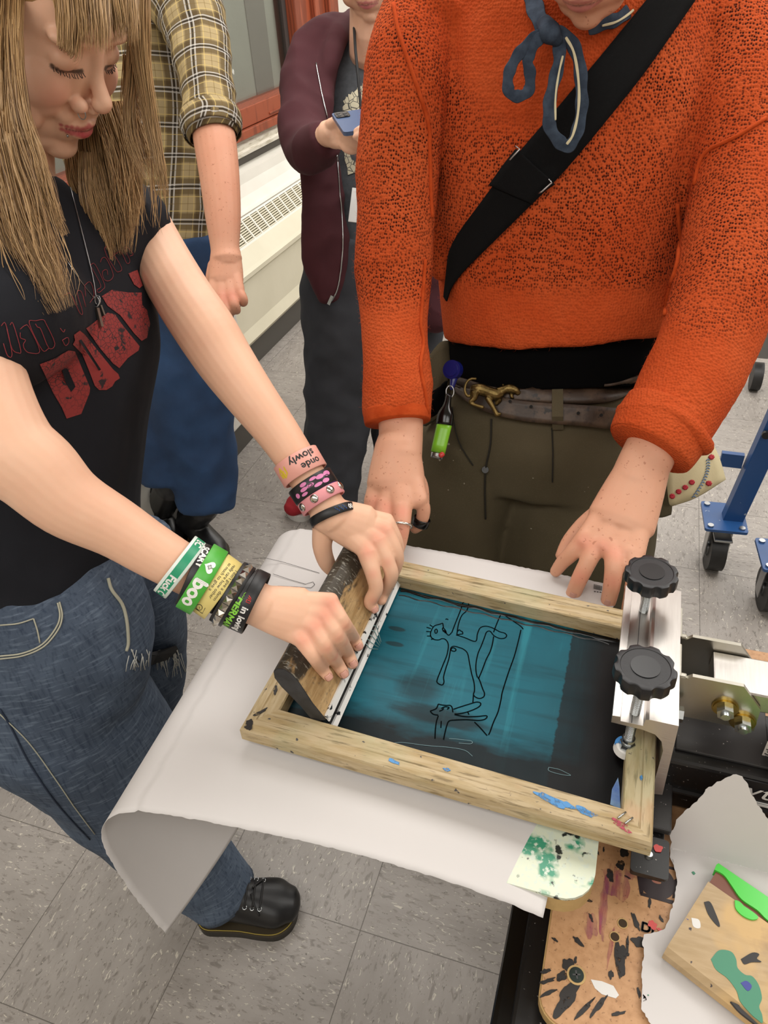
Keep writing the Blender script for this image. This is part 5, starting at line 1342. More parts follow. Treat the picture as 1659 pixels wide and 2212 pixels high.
f_ = NB(mp, th, -.0125, 0); bm = bmesh.new(); cc_ = bm.verts.new(f_(0, 0)); vs = [bm.verts.new(f_(x, y)) for x, y in hrt]
for i in range(len(vs)): bm.faces.new((cc_, vs[i], vs[(i+1) % len(vs)]))
bm_obj('heart_print', bm, WP, o)
tubes('clover_print', [[f_(.0016*math.cos(t)*(1+.4*math.cos(4*t)), .0016*math.sin(t)*(1+.4*math.cos(4*t)))+b0*.0004 for t in np.linspace(0, 6.283, 24)]], .00025, simple('grey_print', '#5d6a5a', .6), o, 4)
o, mp, th = band('wristband', naR, .834, .020, YLS, None, .0085, .002, tilt=.16*sgn)
tag(o, 'wide pale yellow wristband printed with small black text', 'wristband', WB)
for k, s_ in enumerate(["I don't give a damn", 'really care how other', 'so much to give a']):
    text_on('band_letters', s_, .0046, NB(mp, th, -.006+(-.0 if k == 0 else -.002*k), .0065-.0045*k), DRYB, o)
f_ = NB(mp, th, .027, -.001)
tubes('doodle_print', [[f_(.004*math.cos(t), .003*math.sin(t)) for t in np.linspace(0, 6.283, 20)], [f_(-.004, .005), f_(.005, .006), f_(.005, -.004)], [f_(-.001, 0), f_(.001, .001)], [f_(.006, -.003), f_(.010, -.006)]], .0003, DRYB, o, 4)
for u_, nm in ((.862, .0), (.870, .03)):
    o, mp, th = band('hair_tie', naR, u_, .0028, BKS, None, .002, .0024, tilt=.06*sgn+nm)
    tag(o, 'thin black elastic between the yellow wristband and studded bracelet, '+('nearer the yellow one' if nm == 0 else 'nearer the studs'), 'hair tie', 'thin black elastics on the near wrist')
o, mp, th = band('studded_bracelet', naR, .894, .0135, BKS, None, .0100, .0020, tilt=.10*sgn)
tag(o, 'black bracelet with a row of silver pyramid studs on the near wrist', 'bracelet', WB)
STUD = simple('polished_stud', '#c3bfb8', .18, 1)
for k in range(-5, 7):
    x = k*.0074; bm = bmesh.new()
    q4 = [bm.verts.new(mp(x+dx*.0034, dy*.0036, th)) for dx, dy in ((-1, -1), (1, -1), (1, 1), (-1, 1))]; ap = bm.verts.new(mp(x, 0, th+.0034))
    for i in range(4): bm.faces.new((q4[i], q4[(i+1) % 4], ap))
    bm.faces.new(q4[::-1]); bm_obj('pyramid_stud', bm, STUD, o)
o, mp, th = band('wristband', naR, .938, .0110, BKS, None, .0085, .0022, tilt=.20*sgn, sag=0)
tag(o, 'black wristband reading HERMAN in lime letters, next to the studded bracelet', 'wristband', WB)
text_on('band_letters', 'HERMAN', .0098, NB(mp, th, .020, 0), LG, o, bold=.0004)
f_ = NB(mp, th, -.004, .001)
tubes('skull_print', [[f_(.0018*math.cos(t), .0016*math.sin(t)) for t in np.linspace(0, 6.283, 14)], [f_(.002, -.0012), f_(.0035, -.0012), f_(.0035, .0012), f_(.002, .0012)], [f_(-.001, .0005), f_(-.0005, .0005)]], .00035, LG, o, 4)
o, mp, th = band('wristband', naR, .966, .0125, BKS, None, .0088, .0022, tilt=.07*sgn)
tag(o, 'black wristband reading in loving, closest to the near hand', 'wristband', WB)
text_on('band_letters', 'in loving', .0092, NB(mp, th, .022, 0), WP, o, bold=.0003)
f_ = NB(mp, th, -.001, 0)
tubes('red_print', [[f_(-.003, -.002), f_(-.001, .0015)], [f_(-.001, -.002), f_(.0, .0015)], [f_(.001, -.002), f_(.001, .002), f_(.003, .002), f_(.003, -.002), f_(.001, -.002)]], .0005, REDP, o, 4)
# ---- far wrist
cF, TF, aF, bF, _, _ = path_frame(faR, .85)
sF = 1 if aF.dot(-RT) > 0 else -1    # letters run to the left, tops towards the hand
def FB(mp, th, x0, y0, s=1): return lambda x, y: mp(-sF*(x*s+x0), y*s+y0, th+.0002)
o, mp, th = band('wristband', faR, .775, .026, PKS, None, .0035, .002, tilt=-.05)
tag(o, 'wide peach pink wristband with black handwriting, highest on the far wrist', 'wristband', WB)
text_on('band_letters', 'slowly', .0125, FB(mp, th, -.007, -.0055), DRYB, o, bold=.0003)
text_on('band_letters', 'onde', .0115, FB(mp, th, -.013, .0055), DRYB, o, bold=.0003)
band_patch('yellow_print', mp, th, [(-sF*.021+x, y) for x, y in [(-.006, -.006), (.002, -.008), (.006, -.002), (.005, .005), (-.001, .007), (-.006, .003)]], simple('yellow_patch', '#d9b93a', .5), o)
o, mp, th = band('wristband', faR, .845, .018, BKS, None, .0045, .002, tilt=0)
tag(o, 'wide black wristband with pink oval spots on the far wrist', 'wristband', WB)
for k, (x, y, rx, ry) in enumerate([(-.022, -.003, .0052, .0032), (-.016, .004, .0045, .0026), (-.004, -.005, .0042, .0018), (-.006, .004, .005, .002), (.008, -.005, .004, .0022), (.010, .0, .0045, .0022), (.012, .005, .004, .0018), (.021, .002, .003, .003), (-.012, -.003, .0052, .0026), (.002, .0, .0045, .0022)]):
    band_patch('pink_spot', mp, th, [(-x*-sF*-1+rx*math.cos(t), y+ry*math.sin(t)) for t in np.linspace(0, 6.283, 17)[:-1]], PNK, o)
for x in (-.020, .002): tubes('spot_line', [[mp(x+.0025*math.cos(t), .0016*math.sin(t), th+.0005) for t in np.linspace(0, 5.5, 14)]], .0004, BKS, o, 4)
o, mp, th = band('wristband', faR, .872, .010, simple('purple_rubber', '#6a4a9a', .4), None, .002, .002, tilt=.03)
tag(o, 'purple wristband mostly hidden under the black and pink spotted one', 'wristband', WB)
o, mp, th = band('snap_bracelet', faR, .895, .014, PK2, None, .0045, .0020, tilt=-.04)
tag(o, 'pink leather bracelet with large silver snaps on the far wrist', 'bracelet', WB)
for x in (-.033, -.014, .006, .025):
    c = mp(x, -.001, th); nrm = (c-mp(x, -.001, 0)).normalized()
    V, F = ellip(c, (.0052, .0052, .0026), nrm.to_track_quat('Z', 'Y').to_matrix(), 18, 10); mesh_obj('snap', V, F, STUD, o)
o, mp, th = band('wristband', faR, .985, .0105, BKS, None, .0035, .0020, tilt=-.22)
tag(o, 'plain black wristband with small blue print, closest to the far hand', 'wristband', WB)
text_on('band_letters', '00', .0075, FB(mp, th, -.026, 0), WP, o, bold=.0003)
tubes('blue_print', [[mp(-sF*(-.006-.0015*k), -.003+.002*(k % 3), th+.0003), mp(-sF*(-.0065-.0015*k), -.001+.002*(k % 3), th+.0003)] for k in range(9)], .00035, simple('blue_print', '#2f5fae', .5), o, 4)
# ---------------------------------------------------------------- tall person in orange behind the frame
mo_ = empty('person', (.85, .6, 0), 'person in an orange knit sweater and olive trousers steadying the frame with both hands', 'person')
def flesh(name, parts, mat, parent, vox=.0023, sm=4): return blob(name, parts, vox, mat, parent, sm, .5)
# head: only mouth and chin enter the picture
mF = Vector((-.12, -.80, -.58)).normalized(); mU0 = Vector((-.08, -.56, .82)); mU = (mU0-mF*mU0.dot(mF)).normalized(); mR = mF.cross(mU)
tgt = at(1262, 72, .93)
hO2 = tgt-(mF*.082+mU*(-.118))
hp2, HP2 = head_parts(hO2, mR, mF, mU, 1.0, 1.1)
armL = L_([(905, 60, 1.06, 70), (880, 200, 1.06, 72), (862, 380, 1.08, 66), (852, 540, 1.10, 60), (855, 700, 1.10, 56), (862, 840, 1.09, 52), (866, 930, 1.08, 48), (862, 985, 1.07, 50)], .85)
armR = L_([(1600, 90, 1.02, 75), (1610, 300, 1.02, 74), (1590, 520, 1.0, 70), (1545, 700, .99, 66), (1470, 860, .98, 60), (1405, 975, .97, 56), (1372, 1045, .965, 56)], .85)
# hands
hl_ = hand((858, 985, 1.07, 50), [(808, 1085, 1.05, 22), (838, 1092, 1.04, 24), (868, 1100, 1.03, 25), (902, 1082, 1.04, 22)],
    [[(806, 1085, 1.055, 22), (800, 1120, 1.05, 18), (812, 1160, 1.04, 16), (822, 1190, 1.035, 14)],
     [(832, 1088, 1.045, 23), (826, 1130, 1.03, 19), (836, 1170, 1.02, 18), (846, 1195, 1.02, 15)],
     [(868, 1098, 1.035, 25), (868, 1135, 1.02, 20.5), (862, 1170, 1.02, 19), (853, 1205, 1.02, 16)],
     [(900, 1070, 1.045, 20), (915, 1100, 1.05, 17), (908, 1130, 1.06, 15), (896, 1142, 1.07, 13)]],
    [(880, 1010, 1.08, 28), (905, 1050, 1.085, 22), (912, 1085, 1.085, 18)], 30, 52)
hr_ = hand((1378, 1040, .965, 56), [(1262, 1172, .945, 26), (1302, 1180, .935, 27), (1338, 1188, .93, 26), (1368, 1198, .925, 24)],
    [[(1266, 1160, .95, 24), (1238, 1192, .955, 20), (1216, 1214, .965, 17), (1200, 1235, .975, 14)],
     [(1290, 1172, .945, 25), (1272, 1210, .94, 21), (1252, 1250, .945, 19.5), (1236, 1288, .958, 17.5)],
     [(1326, 1180, .938, 25), (1326, 1222, .925, 22), (1322, 1262, .928, 20.5), (1314, 1300, .942, 18)],
     [(1362, 1192, .93, 24), (1372, 1240, .92, 20), (1366, 1280, .922, 19), (1356, 1318, .935, 16)]],
    [(1330, 1090, .97, 30), (1270, 1130, .98, 24), (1232, 1168, .985, 19), (1214, 1200, .985, 16)], 32, 58)
spine = [(1225, -60, 1.04, 150), (1225, 100, 1.08, 220), (1210, 320, 1.12, 230), (1205, 560, 1.18, 205), (1200, 760, 1.24, 200)]
core2 = [tube(L_(spine, .55), 28, 4), tube([tuple(at(1262, -120, 1.12))+(.058, .058, 0, 0, 0), tuple(HP2(0, -.02, -.05))+(.056, .056, 0, 0, 0)], 20, 4)]
sh = [tube([tuple(at(1225, 40, 1.10))+(.07, .07, 0, 0, 0), tuple(at(905, 70, 1.07))+(.045, .045, 0, 0, 0)], 16, 3), tube([tuple(at(1225, 40, 1.10))+(.07, .07, 0, 0, 0), tuple(at(1600, 100, 1.03))+(.045, .045, 0, 0, 0)], 16, 3)]
mb = flesh('body', hp2+core2+sh+[tube(armL, 24, 4), tube(armR, 24, 4)]+hl_+hr_, SKM, mo_)
local_smooth(mb, HP2(0, 0, -.02), .17, 14, [(HP2(0, .09, -.072), .026)])
sp = face_spots(HP2, 1.0, lin('#a8605c'), LASH, BROW, CHK)
for x, y, t in [(808, 1085, 1.04), (838, 1092, 1.02), (868, 1100, 1.01), (1262, 1172, .93), (1302, 1180, .92), (1338, 1188, .91), (868, 1150, 1.0), (1252, 1250, .93), (1322, 1262, .91)]: sp.append((at(x, y, t), .02, KN, .5, 0))
paint(mb, lin('#d09a7e'), sp)
nail(at(1250, 1255, .945), at(1238, 1284, .957), .0092, NAILD, mo_); nail(at(1322, 1268, .93), at(1314, 1298, .942), .0095, NAILD, mo_)
HR2 = simple('brown_hair', '#3a2a1e', .5, bump=(200, .5))
def hair_cap(P_, R_, F_, U_, parent): mesh_obj('hair', *ellip(P_(0, -.028, .052), (.081, .094, .084), Matrix((R_, F_, U_)).transposed(), 28, 18), HR2, parent)
hair_cap(HP2, mR, mF, mU, mo_)
# sweater
KNT = Mt('orange_knit', '#ba4a20', .95, spec=.15)
s_ = KNT.sep()
kco = KNT.mapping(scale=(1, 1, .8))
vor = KNT.voro(290, 'F1', src=kco, rand=.6)
row = KNT.wave(90, 3, src=KNT.mapping(rot=(0, .05, 0)), dirn='Z', detail=2)
KNT.mix(KNT.noise(7, 4, lo=.4, hi=.75), '#c85c30'); KNT.mix(KNT.math('MULTIPLY', KNT.noise(300, 2, lo=.4, hi=.7), .35), '#a34018')
nk_ = at(1185, 40, 1.0)
vd_ = KNT.n('ShaderNodeVectorMath', operation='DISTANCE'); KNT.l(KNT.co, vd_.inputs[0]); vd_.inputs[1].default_value = tuple(nk_)
wob = KNT.math('MULTIPLY', KNT.math('SUBTRACT', KNT.noise(14, 3), .5), .03)
zone = KNT.math('MULTIPLY', KNT.math('MULTIPLY', KNT.ramp(KNT.math('ADD', s_[2], wob), 1.065, 1.085), KNT.ramp(KNT.math('ADD', vd_.outputs['Value'], wob), .125, .15)), KNT.math('ADD', KNT.math('MULTIPLY', KNT.noise(16, 4, lo=.35, hi=.65), .45), .55))
hole = KNT.ramp(vor, .52, .26)
inv = KNT.math('SUBTRACT', 1.0, KNT.ramp(vor, .12, .34))
KNT.mix(KNT.math('MINIMUM', KNT.math('MULTIPLY', hole, KNT.math('ADD', KNT.math('MULTIPLY', zone, .92), .12)), 1.0), '#350f06')
KNT.bump(vor, .8, .002); KNT.bump(KNT.noise(900, 2), .35, .0008)
KNTM = KNT.m
KP = simple('orange_rib', '#bb4c20', .95, spec=.15, bump=(500, .5), var=(60, '#a33a12'))
swt = [tube(L_([(1225, -150, 1.06, 250), (1222, -20, 1.07, 320), (1215, 120, 1.09, 330), (1210, 280, 1.11, 308), (1208, 440, 1.14, 282), (1208, 580, 1.17, 262), (1208, 680, 1.19, 248), (1208, 715, 1.20, 244)], .56), 40, 5, taper=False),
       tube(L_([(960, 20, 1.06, 100), (905, 60, 1.06, 92), (878, 180, 1.06, 92), (862, 330, 1.08, 86), (853, 480, 1.09, 80), (848, 620, 1.10, 77), (852, 760, 1.095, 73), (858, 900, 1.085, 70)], .85), 28, 5, taper=False),
       tube(L_([(1500, 60, 1.05, 110), (1590, 110, 1.03, 112), (1608, 300, 1.02, 112), (1592, 480, 1.01, 108), (1556, 650, 1.0, 105), (1500, 800, .985, 98), (1440, 915, .975, 90), (1424, 945, .972, 88)], .85), 28, 5, taper=False),
       tube(L_([(950, 420, 1.15, 40), (948, 520, 1.16, 30), (955, 590, 1.17, 26)], .6), 16, 4)]
FUZZ = 1
fd1 = folds(.007, 7, 11, (Vector((.2, .1, 1)).normalized(), .6), .0006)
sw = blob('sweater', swt, .0045, KNTM, mo_, 7, .5, deform=fd1)
pjs = project_on([sw], .001)
rnd = random.Random(77); fv = []; ff = []; me_ = sw.data; np_ = len(me_.polygons)
for _ in range(7000):
    pg_ = me_.polygons[rnd.randrange(np_)]; c_0 = pg_.center; n_0 = pg_.normal
    t1 = n_0.orthogonal().normalized(); t2 = n_0.cross(t1); a0_ = rnd.uniform(0, 6.28); dr = (t1*math.cos(a0_)+t2*math.sin(a0_)); ln = rnd.uniform(.002, .0055)
    ps_ = [c_0, c_0+n_0*ln*.7+dr*ln*.5, c_0+n_0*ln*.9+dr*ln*1.3]
    for i_, q_ in enumerate(ps_):
        for j_ in range(3): fv.append(q_+(t1*math.cos(2.09*j_)+t2*math.sin(2.09*j_))*.00009)
    b_ = len(fv)-9
    for i_ in range(2):
        for j_ in range(3): ff.append((b_+i_*3+j_, b_+i_*3+(j_+1) % 3, b_+i_*3+3+(j_+1) % 3, b_+i_*3+3+j_))
fz = mesh_obj('knit_fuzz', fv, ff, simple('orange_fibre', '#c2562c', .9), mo_); fz['kind'] = 'stuff'
for sq_ in ([[pjs(x, y) for x, y in cr([(850, 8), (862, 70), (885, 140), (905, 200), (925, 270), (928, 340), (930, 420), (933, 470)], 5)], [pjs(x, y) for x, y in cr([(1655, 255), (1600, 290), (1560, 310), (1530, 325), (1512, 350), (1500, 400)], 5)],
     [pjs(x, y) for x, y in cr([(918, 560), (912, 640), (908, 700), (914, 740), (908, 790), (918, 850), (925, 900)], 5)]]): tubes('sleeve_seam', [sq_], .0028, KP, mo_, 8)
def collar(name, rows, rad, mat, parent, n=40, lump=.0):
    """rolled edge: torus following an elliptical ring of the limb"""
    c, T, a, b, ra, rb = rows
    pts = [c+a*ra*math.cos(t)+b*rb*math.sin(t)+T*lump*math.sin(3*t) for t in np.linspace(0, 2*math.pi, n+1)]
    return tubes(name, [pts], rad, mat, parent, 12)
slR = L_([(1500, 800, .985, 98), (1440, 915, .975, 92), (1424, 945, .972, 92)], .85)
c, T, a, b, ra, rb = path_frame(slR, .60)
collar('turned_cuff', (c, T, a, b, ra*1.0, rb*1.0), .011, KNTM, mo_, lump=.004)
c2 = tube(L_([(1447, 890, .975, 97), (1428, 925, .972, 101), (1408, 962, .968, 96), (1402, 972, .967, 90)], .88), 36, 5, taper=False)
cf = mesh_obj('turned_cuff', *c2, KNTM, mo_)
slL = L_([(852, 760, 1.095, 73), (858, 900, 1.085, 69), (858, 912, 1.084, 69)], .85)
mesh_obj('cuff_rib', *tube(L_([(857, 884, 1.085, 72), (858, 900, 1.084, 73), (859, 913, 1.083, 71)], .88), 36, 4, taper=False), KP, mo_)
tubes('side_seam', [[pjs(x, y) for x, y in cr([(1462, 440), (1468, 540), (1455, 600), (1440, 640), (1438, 680)], 5)]], .003, KP, mo_, 8)
# strap across the chest
STP = Mt('black_webbing', '#0b0b0c', .85, spec=.15); STP.bump(STP.wave(500, 0, src=STP.mapping(rot=(0, .75, 0))), .5, .0006); STP.mix(STP.math('MULTIPLY', STP.noise(700, 2, lo=.6, hi=.7), .5), '#1c1c1e'); STPM = STP.m
def strap(name, L1, L2, mat, parent, off=.004, n=8, th=.0022):
    pf = project_on([sw], off); A_ = cr(L1, n); B_ = cr(L2, n); V = []; F = []; m = 7
    for p, q in zip(A_, B_):
        for k in range(m): u = k/(m-1); V.append(pf(p[0]*(1-u)+q[0]*u, p[1]*(1-u)+q[1]*u))
    # relax so the strap bridges folds
    V = [Vector(v) for v in V]; N_ = len(A_)
    for _ in range(10):
        W_ = [v.copy() for v in V]
        for i in range(1, N_-1):
            for k in range(m): W_[i*m+k] = (V[(i-1)*m+k]+V[(i+1)*m+k]+V[i*m+k]*2)/4
        V = W_
    for i in range(N_-1):
        for k in range(m-1): a = i*m+k; F.append((a, a+1, a+m+1, a+m))
    o = mesh_obj(name, V, F, mat, parent); md = o.modifiers.new('t', 'SOLIDIFY'); md.thickness = th; md.offset = 0
    return o
st = strap('bag_strap', [(1405, -10), (1290, 130), (1200, 240), (1110, 345), (1040, 440), (985, 520), (972, 570), (966, 640)], [(1505, -10), (1400, 145), (1320, 245), (1220, 370), (1140, 450), (1060, 530), (990, 605), (972, 650)], STPM, mo_, .006)
strap('strap_overlap', [(1118, 322), (1090, 358), (1060, 400)], [(1200, 398), (1178, 412), (1150, 438)], STPM, st, .0085)
for sl_ in ([[pjs(1112, 322)-FW*.008, pjs(1120, 330)-FW*.010, pjs(1100, 352)-FW*.009, pjs(1098, 350)-FW*.007], [pjs(1182, 394)-FW*.010, pjs(1188, 402)-FW*.011, pjs(1168, 420)-FW*.010, pjs(1160, 424)-FW*.008]]): tubes('strap_slider', [sl_], .0014, CHR, st, 8)
# bandana
BAN = Mt('washed_navy_cloth', '#303946', .9, spec=.15); BAN.mix(BAN.noise(60, 4, lo=.4, hi=.7), '#434e5d'); BAN.bump(BAN.noise(300, 3), .3, .0008); BANM = BAN.m
CRM = simple('cream_stripe', '#c3b998', .85)
def ribbon(name, rows, wpx, mat, parent, th=.0009, off=0):
    """cloth loop: rows (px,py,t), width in px across the path"""
    R_ = cr([tuple(at(*r_)) for r_ in rows], 8); V = []; F = []; n = len(R_)
    for i in range(n):
        c = Vector(R_[i]); T_ = Vector(R_[min(i+1, n-1)]-R_[max(i-1, 0)]).normalized(); a = T_.cross(c-CAM).normalized(); b = T_.cross(a).normalized()
        wv = wpx*1.25*.94/FPX*(1+.12*math.sin(i*.7)); k_ = .35+.25*math.sin(i*.33)
        for u in (-1, -.4, .2, 1): V.append(c+a*(wv/2*u)+b*(wv*.10*k_*math.cos(u*2.2)))
    for i in range(n-1):
        for k in range(3): q = i*4+k; F.append((q, q+1, q+5, q+4))
    o = mesh_obj(name, V, F, mat, parent); m = o.modifiers.new('t', 'SOLIDIFY'); m.thickness = th; m.offset = 0
    s2_ = o.modifiers.new('s', 'SUBSURF'); s2_.levels = 1; s2_.render_levels = 1
    return o
bnd = ribbon('bandana', [(1135, -40, .99), (1150, 0, .97), (1165, 40, .955), (1180, 62, .95), (1185, 78, .945)], 30, BANM, mo_)
ribbon('bandana_band', [(1400, -30, .99), (1375, 8, .97), (1340, 38, .955), (1310, 50, .95), (1270, 62, .95)], 22, BANM, bnd)
ribbon('cream_stripe', [(1398, -22, .985), (1374, 16, .965), (1336, 45, .95), (1300, 56, .947)], 4, CRM, bnd)
ribbon('bow_loop', [(1188, 66, .945), (1165, 75, .94), (1135, 100, .94), (1112, 130, .945), (1098, 165, .95), (1100, 198, .955), (1120, 208, .955), (1142, 195, .955), (1145, 160, .95), (1140, 130, .945), (1155, 95, .94), (1178, 72, .94)], 20, BANM, bnd)
ribbon('bow_loop', [(1200, 68, .945), (1230, 85, .94), (1250, 130, .94), (1256, 190, .945), (1256, 240, .95), (1245, 290, .955), (1228, 316, .958), (1210, 308, .958), (1188, 275, .955), (1186, 230, .95), (1196, 180, .945), (1208, 130, .94), (1207, 80, .94)], 22, BANM, bnd)
ribbon('cream_stripe', [(1222, 80, .930), (1240, 115, .930), (1250, 180, .934), (1249, 240, .939), (1238, 290, .944), (1224, 312, .948)], 4.5, CRM, bnd)
ribbon('cream_stripe', [(1216, 120, .934), (1207, 160, .936), (1200, 210, .940), (1200, 260, .944)], 3.5, CRM, bnd)
V, F = tube([tuple(at(1176, 50, .945))+(.010, .009, 0, 0, 0), tuple(at(1190, 72, .935))+(.013, .012, 0, 0, 0), tuple(at(1202, 86, .938))+(.008, .008, 0, 0, 0)], 14, 4); mesh_obj('bow_knot', V, F, BANM, bnd)
# black undershirt, trousers, belt
undo = None
UND = Mt('black_jersey', '#050506', .95, spec=.08).m
undo = mesh_obj('undershirt', *tube(L_([(1206, 520, 1.20, 215), (1202, 640, 1.215, 222), (1192, 740, 1.225, 222), (1188, 800, 1.235, 215), (1188, 840, 1.24, 205)], .60), 40, 5, taper=False), UND, mo_)
OLV = Mt('olive_canvas', '#534b39', .85, spec=.2); OLV.mix(OLV.noise(6, 4, lo=.4, hi=.75), '#494230'); OLV.mix(OLV.math('MULTIPLY', OLV.noise(500, 2, lo=.5, hi=.7), .4), '#595140'); OLV.mix(OLV.noise(90, 2, lo=.74, hi=.76), '#8d8878'); OLV.bump(OLV.noise(600, 2), .3, .0006); OLVM = OLV.m
tr_parts = [tube(L_([(1190, 832, 1.252, 226), (1186, 870, 1.26, 236), (1172, 950, 1.28, 255), (1158, 1045, 1.31, 212)], .58), 40, 5, taper=False),
            tube(L_([(1035, 960, 1.30, 128), (978, 1110, 1.36, 124), (975, 1240, 1.44, 112), (985, 1400, 1.58, 95), (995, 1520, 1.75, 80), (1005, 1640, 1.92, 75)], .9), 28, 5, taper=False),
            tube(L_([(1265, 960, 1.30, 150), (1232, 1110, 1.36, 176), (1240, 1240, 1.44, 150), (1230, 1400, 1.58, 105), (1215, 1520, 1.75, 88), (1205, 1640, 1.92, 80)], .9), 28, 5, taper=False)]
trs = blob('trousers', tr_parts, .006, OLVM, mo_, 5, .5, deform=folds(.006, 8, 21, (Vector((0, 0, 1)), .5)))
pjt = project_on([trs], .002)
for q_ in ([(1062, 905), (1060, 960), (1050, 1010), (1047, 1060), (1048, 1120)],): tubes('fly_seam', [[pjt(x, y) for x, y in cr(q_, 6)]], .0016, simple('dark_olive', '#1f1b12', .9), mo_, 6)
tubes('pocket_seam', [[pjt(x, y) for x, y in cr([(978, 880), (985, 930), (1000, 970), (1022, 1005)], 6)], [pjt(x, y) for x, y in cr([(1192, 925), (1194, 980), (1193, 1040)], 6)]], .0012, simple('dark_olive', '#1f1b12', .9), mo_, 6)
cyl('fly_button', pjt(1048, 1014)-FW*.0, pjt(1048, 1014)-FW*.004, .0055, simple('dark_button', '#15130f', .4), mo_)
BEL = Mt('worn_brown_leather', '#33251a', .5); BEL.mix(BEL.noise(40, 6, lo=.45, hi=.6), '#4b3a2c'); BEL.mix(BEL.noise(90, 4, lo=.6, hi=.68), '#1a120c'); BEL.bump(BEL.noise(120, 4), .4, .001); BELM = BEL.m
def belt(name, topl, botl, off, mat, parent, th=.004):
    pf = project_on([trs, undo], off); A_ = cr(topl, 8); B_ = cr(botl, 8); V = []; F = []; m = 5
    for p, q in zip(A_, B_):
        for k in range(m): u = k/(m-1); V.append(pf(p[0]*(1-u)+q[0]*u, p[1]*(1-u)+q[1]*u))
    V = [Vector(v) if depth(v) > 1.1 else CAM+(Vector(v)-CAM)*(1.225/depth(v)) for v in V]; N_ = len(A_)
    for _ in range(14):
        W_ = [v.copy() for v in V]
        for i in range(1, N_-1):
            for k in range(m): W_[i*m+k] = (V[(i-1)*m+k]+V[(i+1)*m+k]+V[i*m+k]*2)/4
        V = W_
    for i in range(N_-1):
        for k in range(m-1): a = i*m+k; F.append((a, a+1, a+m+1, a+m))
    o = mesh_obj(name, V, F, mat, parent); md = o.modifiers.new('t', 'SOLIDIFY'); md.thickness = th; md.offset = 0
    return o
bl1 = belt('belt', [(975, 808), (1010, 815), (1060, 832), (1120, 842), (1200, 842), (1290, 835), (1350, 820), (1398, 792)], [(985, 845), (1015, 850), (1060, 860), (1120, 868), (1200, 872), (1290, 872), (1350, 858), (1402, 835)], .009, BELM, mo_)
bl2 = belt('belt', [(990, 828), (1040, 848), (1090, 862), (1150, 868), (1230, 874), (1300, 878), (1362, 884), (1395, 884)], [(995, 855), (1040, 885), (1090, 902), (1150, 915), (1230, 920), (1300, 926), (1352, 932), (1392, 932)], .014, BELM, mo_)
for x, y in ((1098, 871), (1142, 882), (1242, 896), (1290, 900)):
    p = pjt(x, y)-FW*.0185; cyl('belt_hole', p, p-FW*.0012, .0024, simple('hole_black', '#060504', .9), bl2, n=14)
V = []
lp = strap
pf = project_on([bl2, bl1, trs], .004)
bm = bmesh.new(); Lp = [(1192, 838), (1192, 870), (1192, 900), (1193, 928)]
for i in range(3):
    a1, a2 = Lp[i], Lp[i+1]
    bm.faces.new([bm.verts.new(pf(x, y)) for x, y in ((a1[0], a1[1]), (a1[0]+24, a1[1]), (a2[0]+24, a2[1]), (a2[0], a2[1]))])
bmesh.ops.remove_doubles(bm, verts=bm.verts, dist=.0005)
o = bm_obj('belt_loop', bm, OLVM, mo_); md = o.modifiers.new('t', 'SOLIDIFY'); md.thickness = .003; md.offset = 0
# brass big-cat buckle
BRS = Mt('aged_brass', '#6e5c38', .36, 1); BRS.mix(BRS.noise(60, 4, lo=.45, hi=.65), '#463a22'); BRS.bump(BRS.noise(220, 4), .5, .001)
tb = 1.165
def bt(rows, seg=12): return tube(L_([(900+x*260/1659, 760+y*260/1659, t, r*260/1659) for x, y, t, r in rows], .8), seg, 5)
parts = [bt([(790, 520, tb, 75), (880, 520, tb-.003, 85), (1000, 560, tb-.004, 80), (1090, 590, tb-.005, 85), (1150, 580, tb-.004, 70)]), bt([(1130, 560, tb-.004, 75), (1220, 520, tb-.005, 60), (1290, 510, tb-.006, 70), (1370, 540, tb-.006, 58), (1400, 570, tb-.006, 40)]),
         bt([(1300, 560, tb-.005, 30), (1310, 620, tb-.005, 26), (1335, 635, tb-.005, 16)]), bt([(800, 560, tb-.005, 70), (790, 640, tb-.005, 45), (740, 700, tb-.004, 28), (830, 740, tb-.005, 24), (910, 765, tb-.005, 28)]),
         bt([(980, 640, tb-.006, 45), (1040, 740, tb-.007, 36), (1090, 830, tb-.007, 32), (1110, 865, tb-.007, 36), (1150, 855, tb-.007, 22)]), bt([(1130, 660, tb-.003, 50), (1100, 720, tb-.002, 26)]),
         bt([(740, 610, tb-.003, 24), (690, 600, tb-.003, 22), (665, 520, tb-.003, 20), (690, 420, tb-.003, 19), (750, 375, tb-.003, 19), (815, 372, tb-.003, 20)]), bt([(1200, 470, tb-.004, 22), (1190, 450, tb-.004, 16)])]
blob('belt_buckle', parts, .0009, BRS.m, bl2, 2, .5, label='brass leaping big cat belt buckle')
# jacket tied round the hips, embroidered cloth, pocket flap on the right
CLO = Mt('embroidered_cream_cloth', '#c9bd98', .85); 
CLO.mix(CLO.noise(12, 3, lo=.4, hi=.7), '#bcae88'); CLO.bump(CLO.noise(400, 2), .3, .0006); CLOM = CLO.m
t_ = 1.22
cloth = surf('waist_cloth', [[at(1440, 985, t_), at(1500, 975, t_), at(1535, 950, t_+.01)], [at(1440, 1035, t_), at(1500, 1020, t_-.01), at(1553, 985, t_)], [at(1445, 1085, t_), at(1500, 1062, t_-.01), at(1566, 1028, t_)], [at(1452, 1094, t_+.01), at(1505, 1075, t_), at(1568, 1036, t_+.01)]], .002, CLOM, mo_, label='cream embroidered cloth hanging at the hip')
pjc = project_on([cloth], .0012)
def flower(px, py, r_, n=8):
    return [[pjc(px, py), pjc(px+r_*math.cos(6.283*i/n), py+r_*.9*math.sin(6.283*i/n))] for i in range(n)]
fl = []
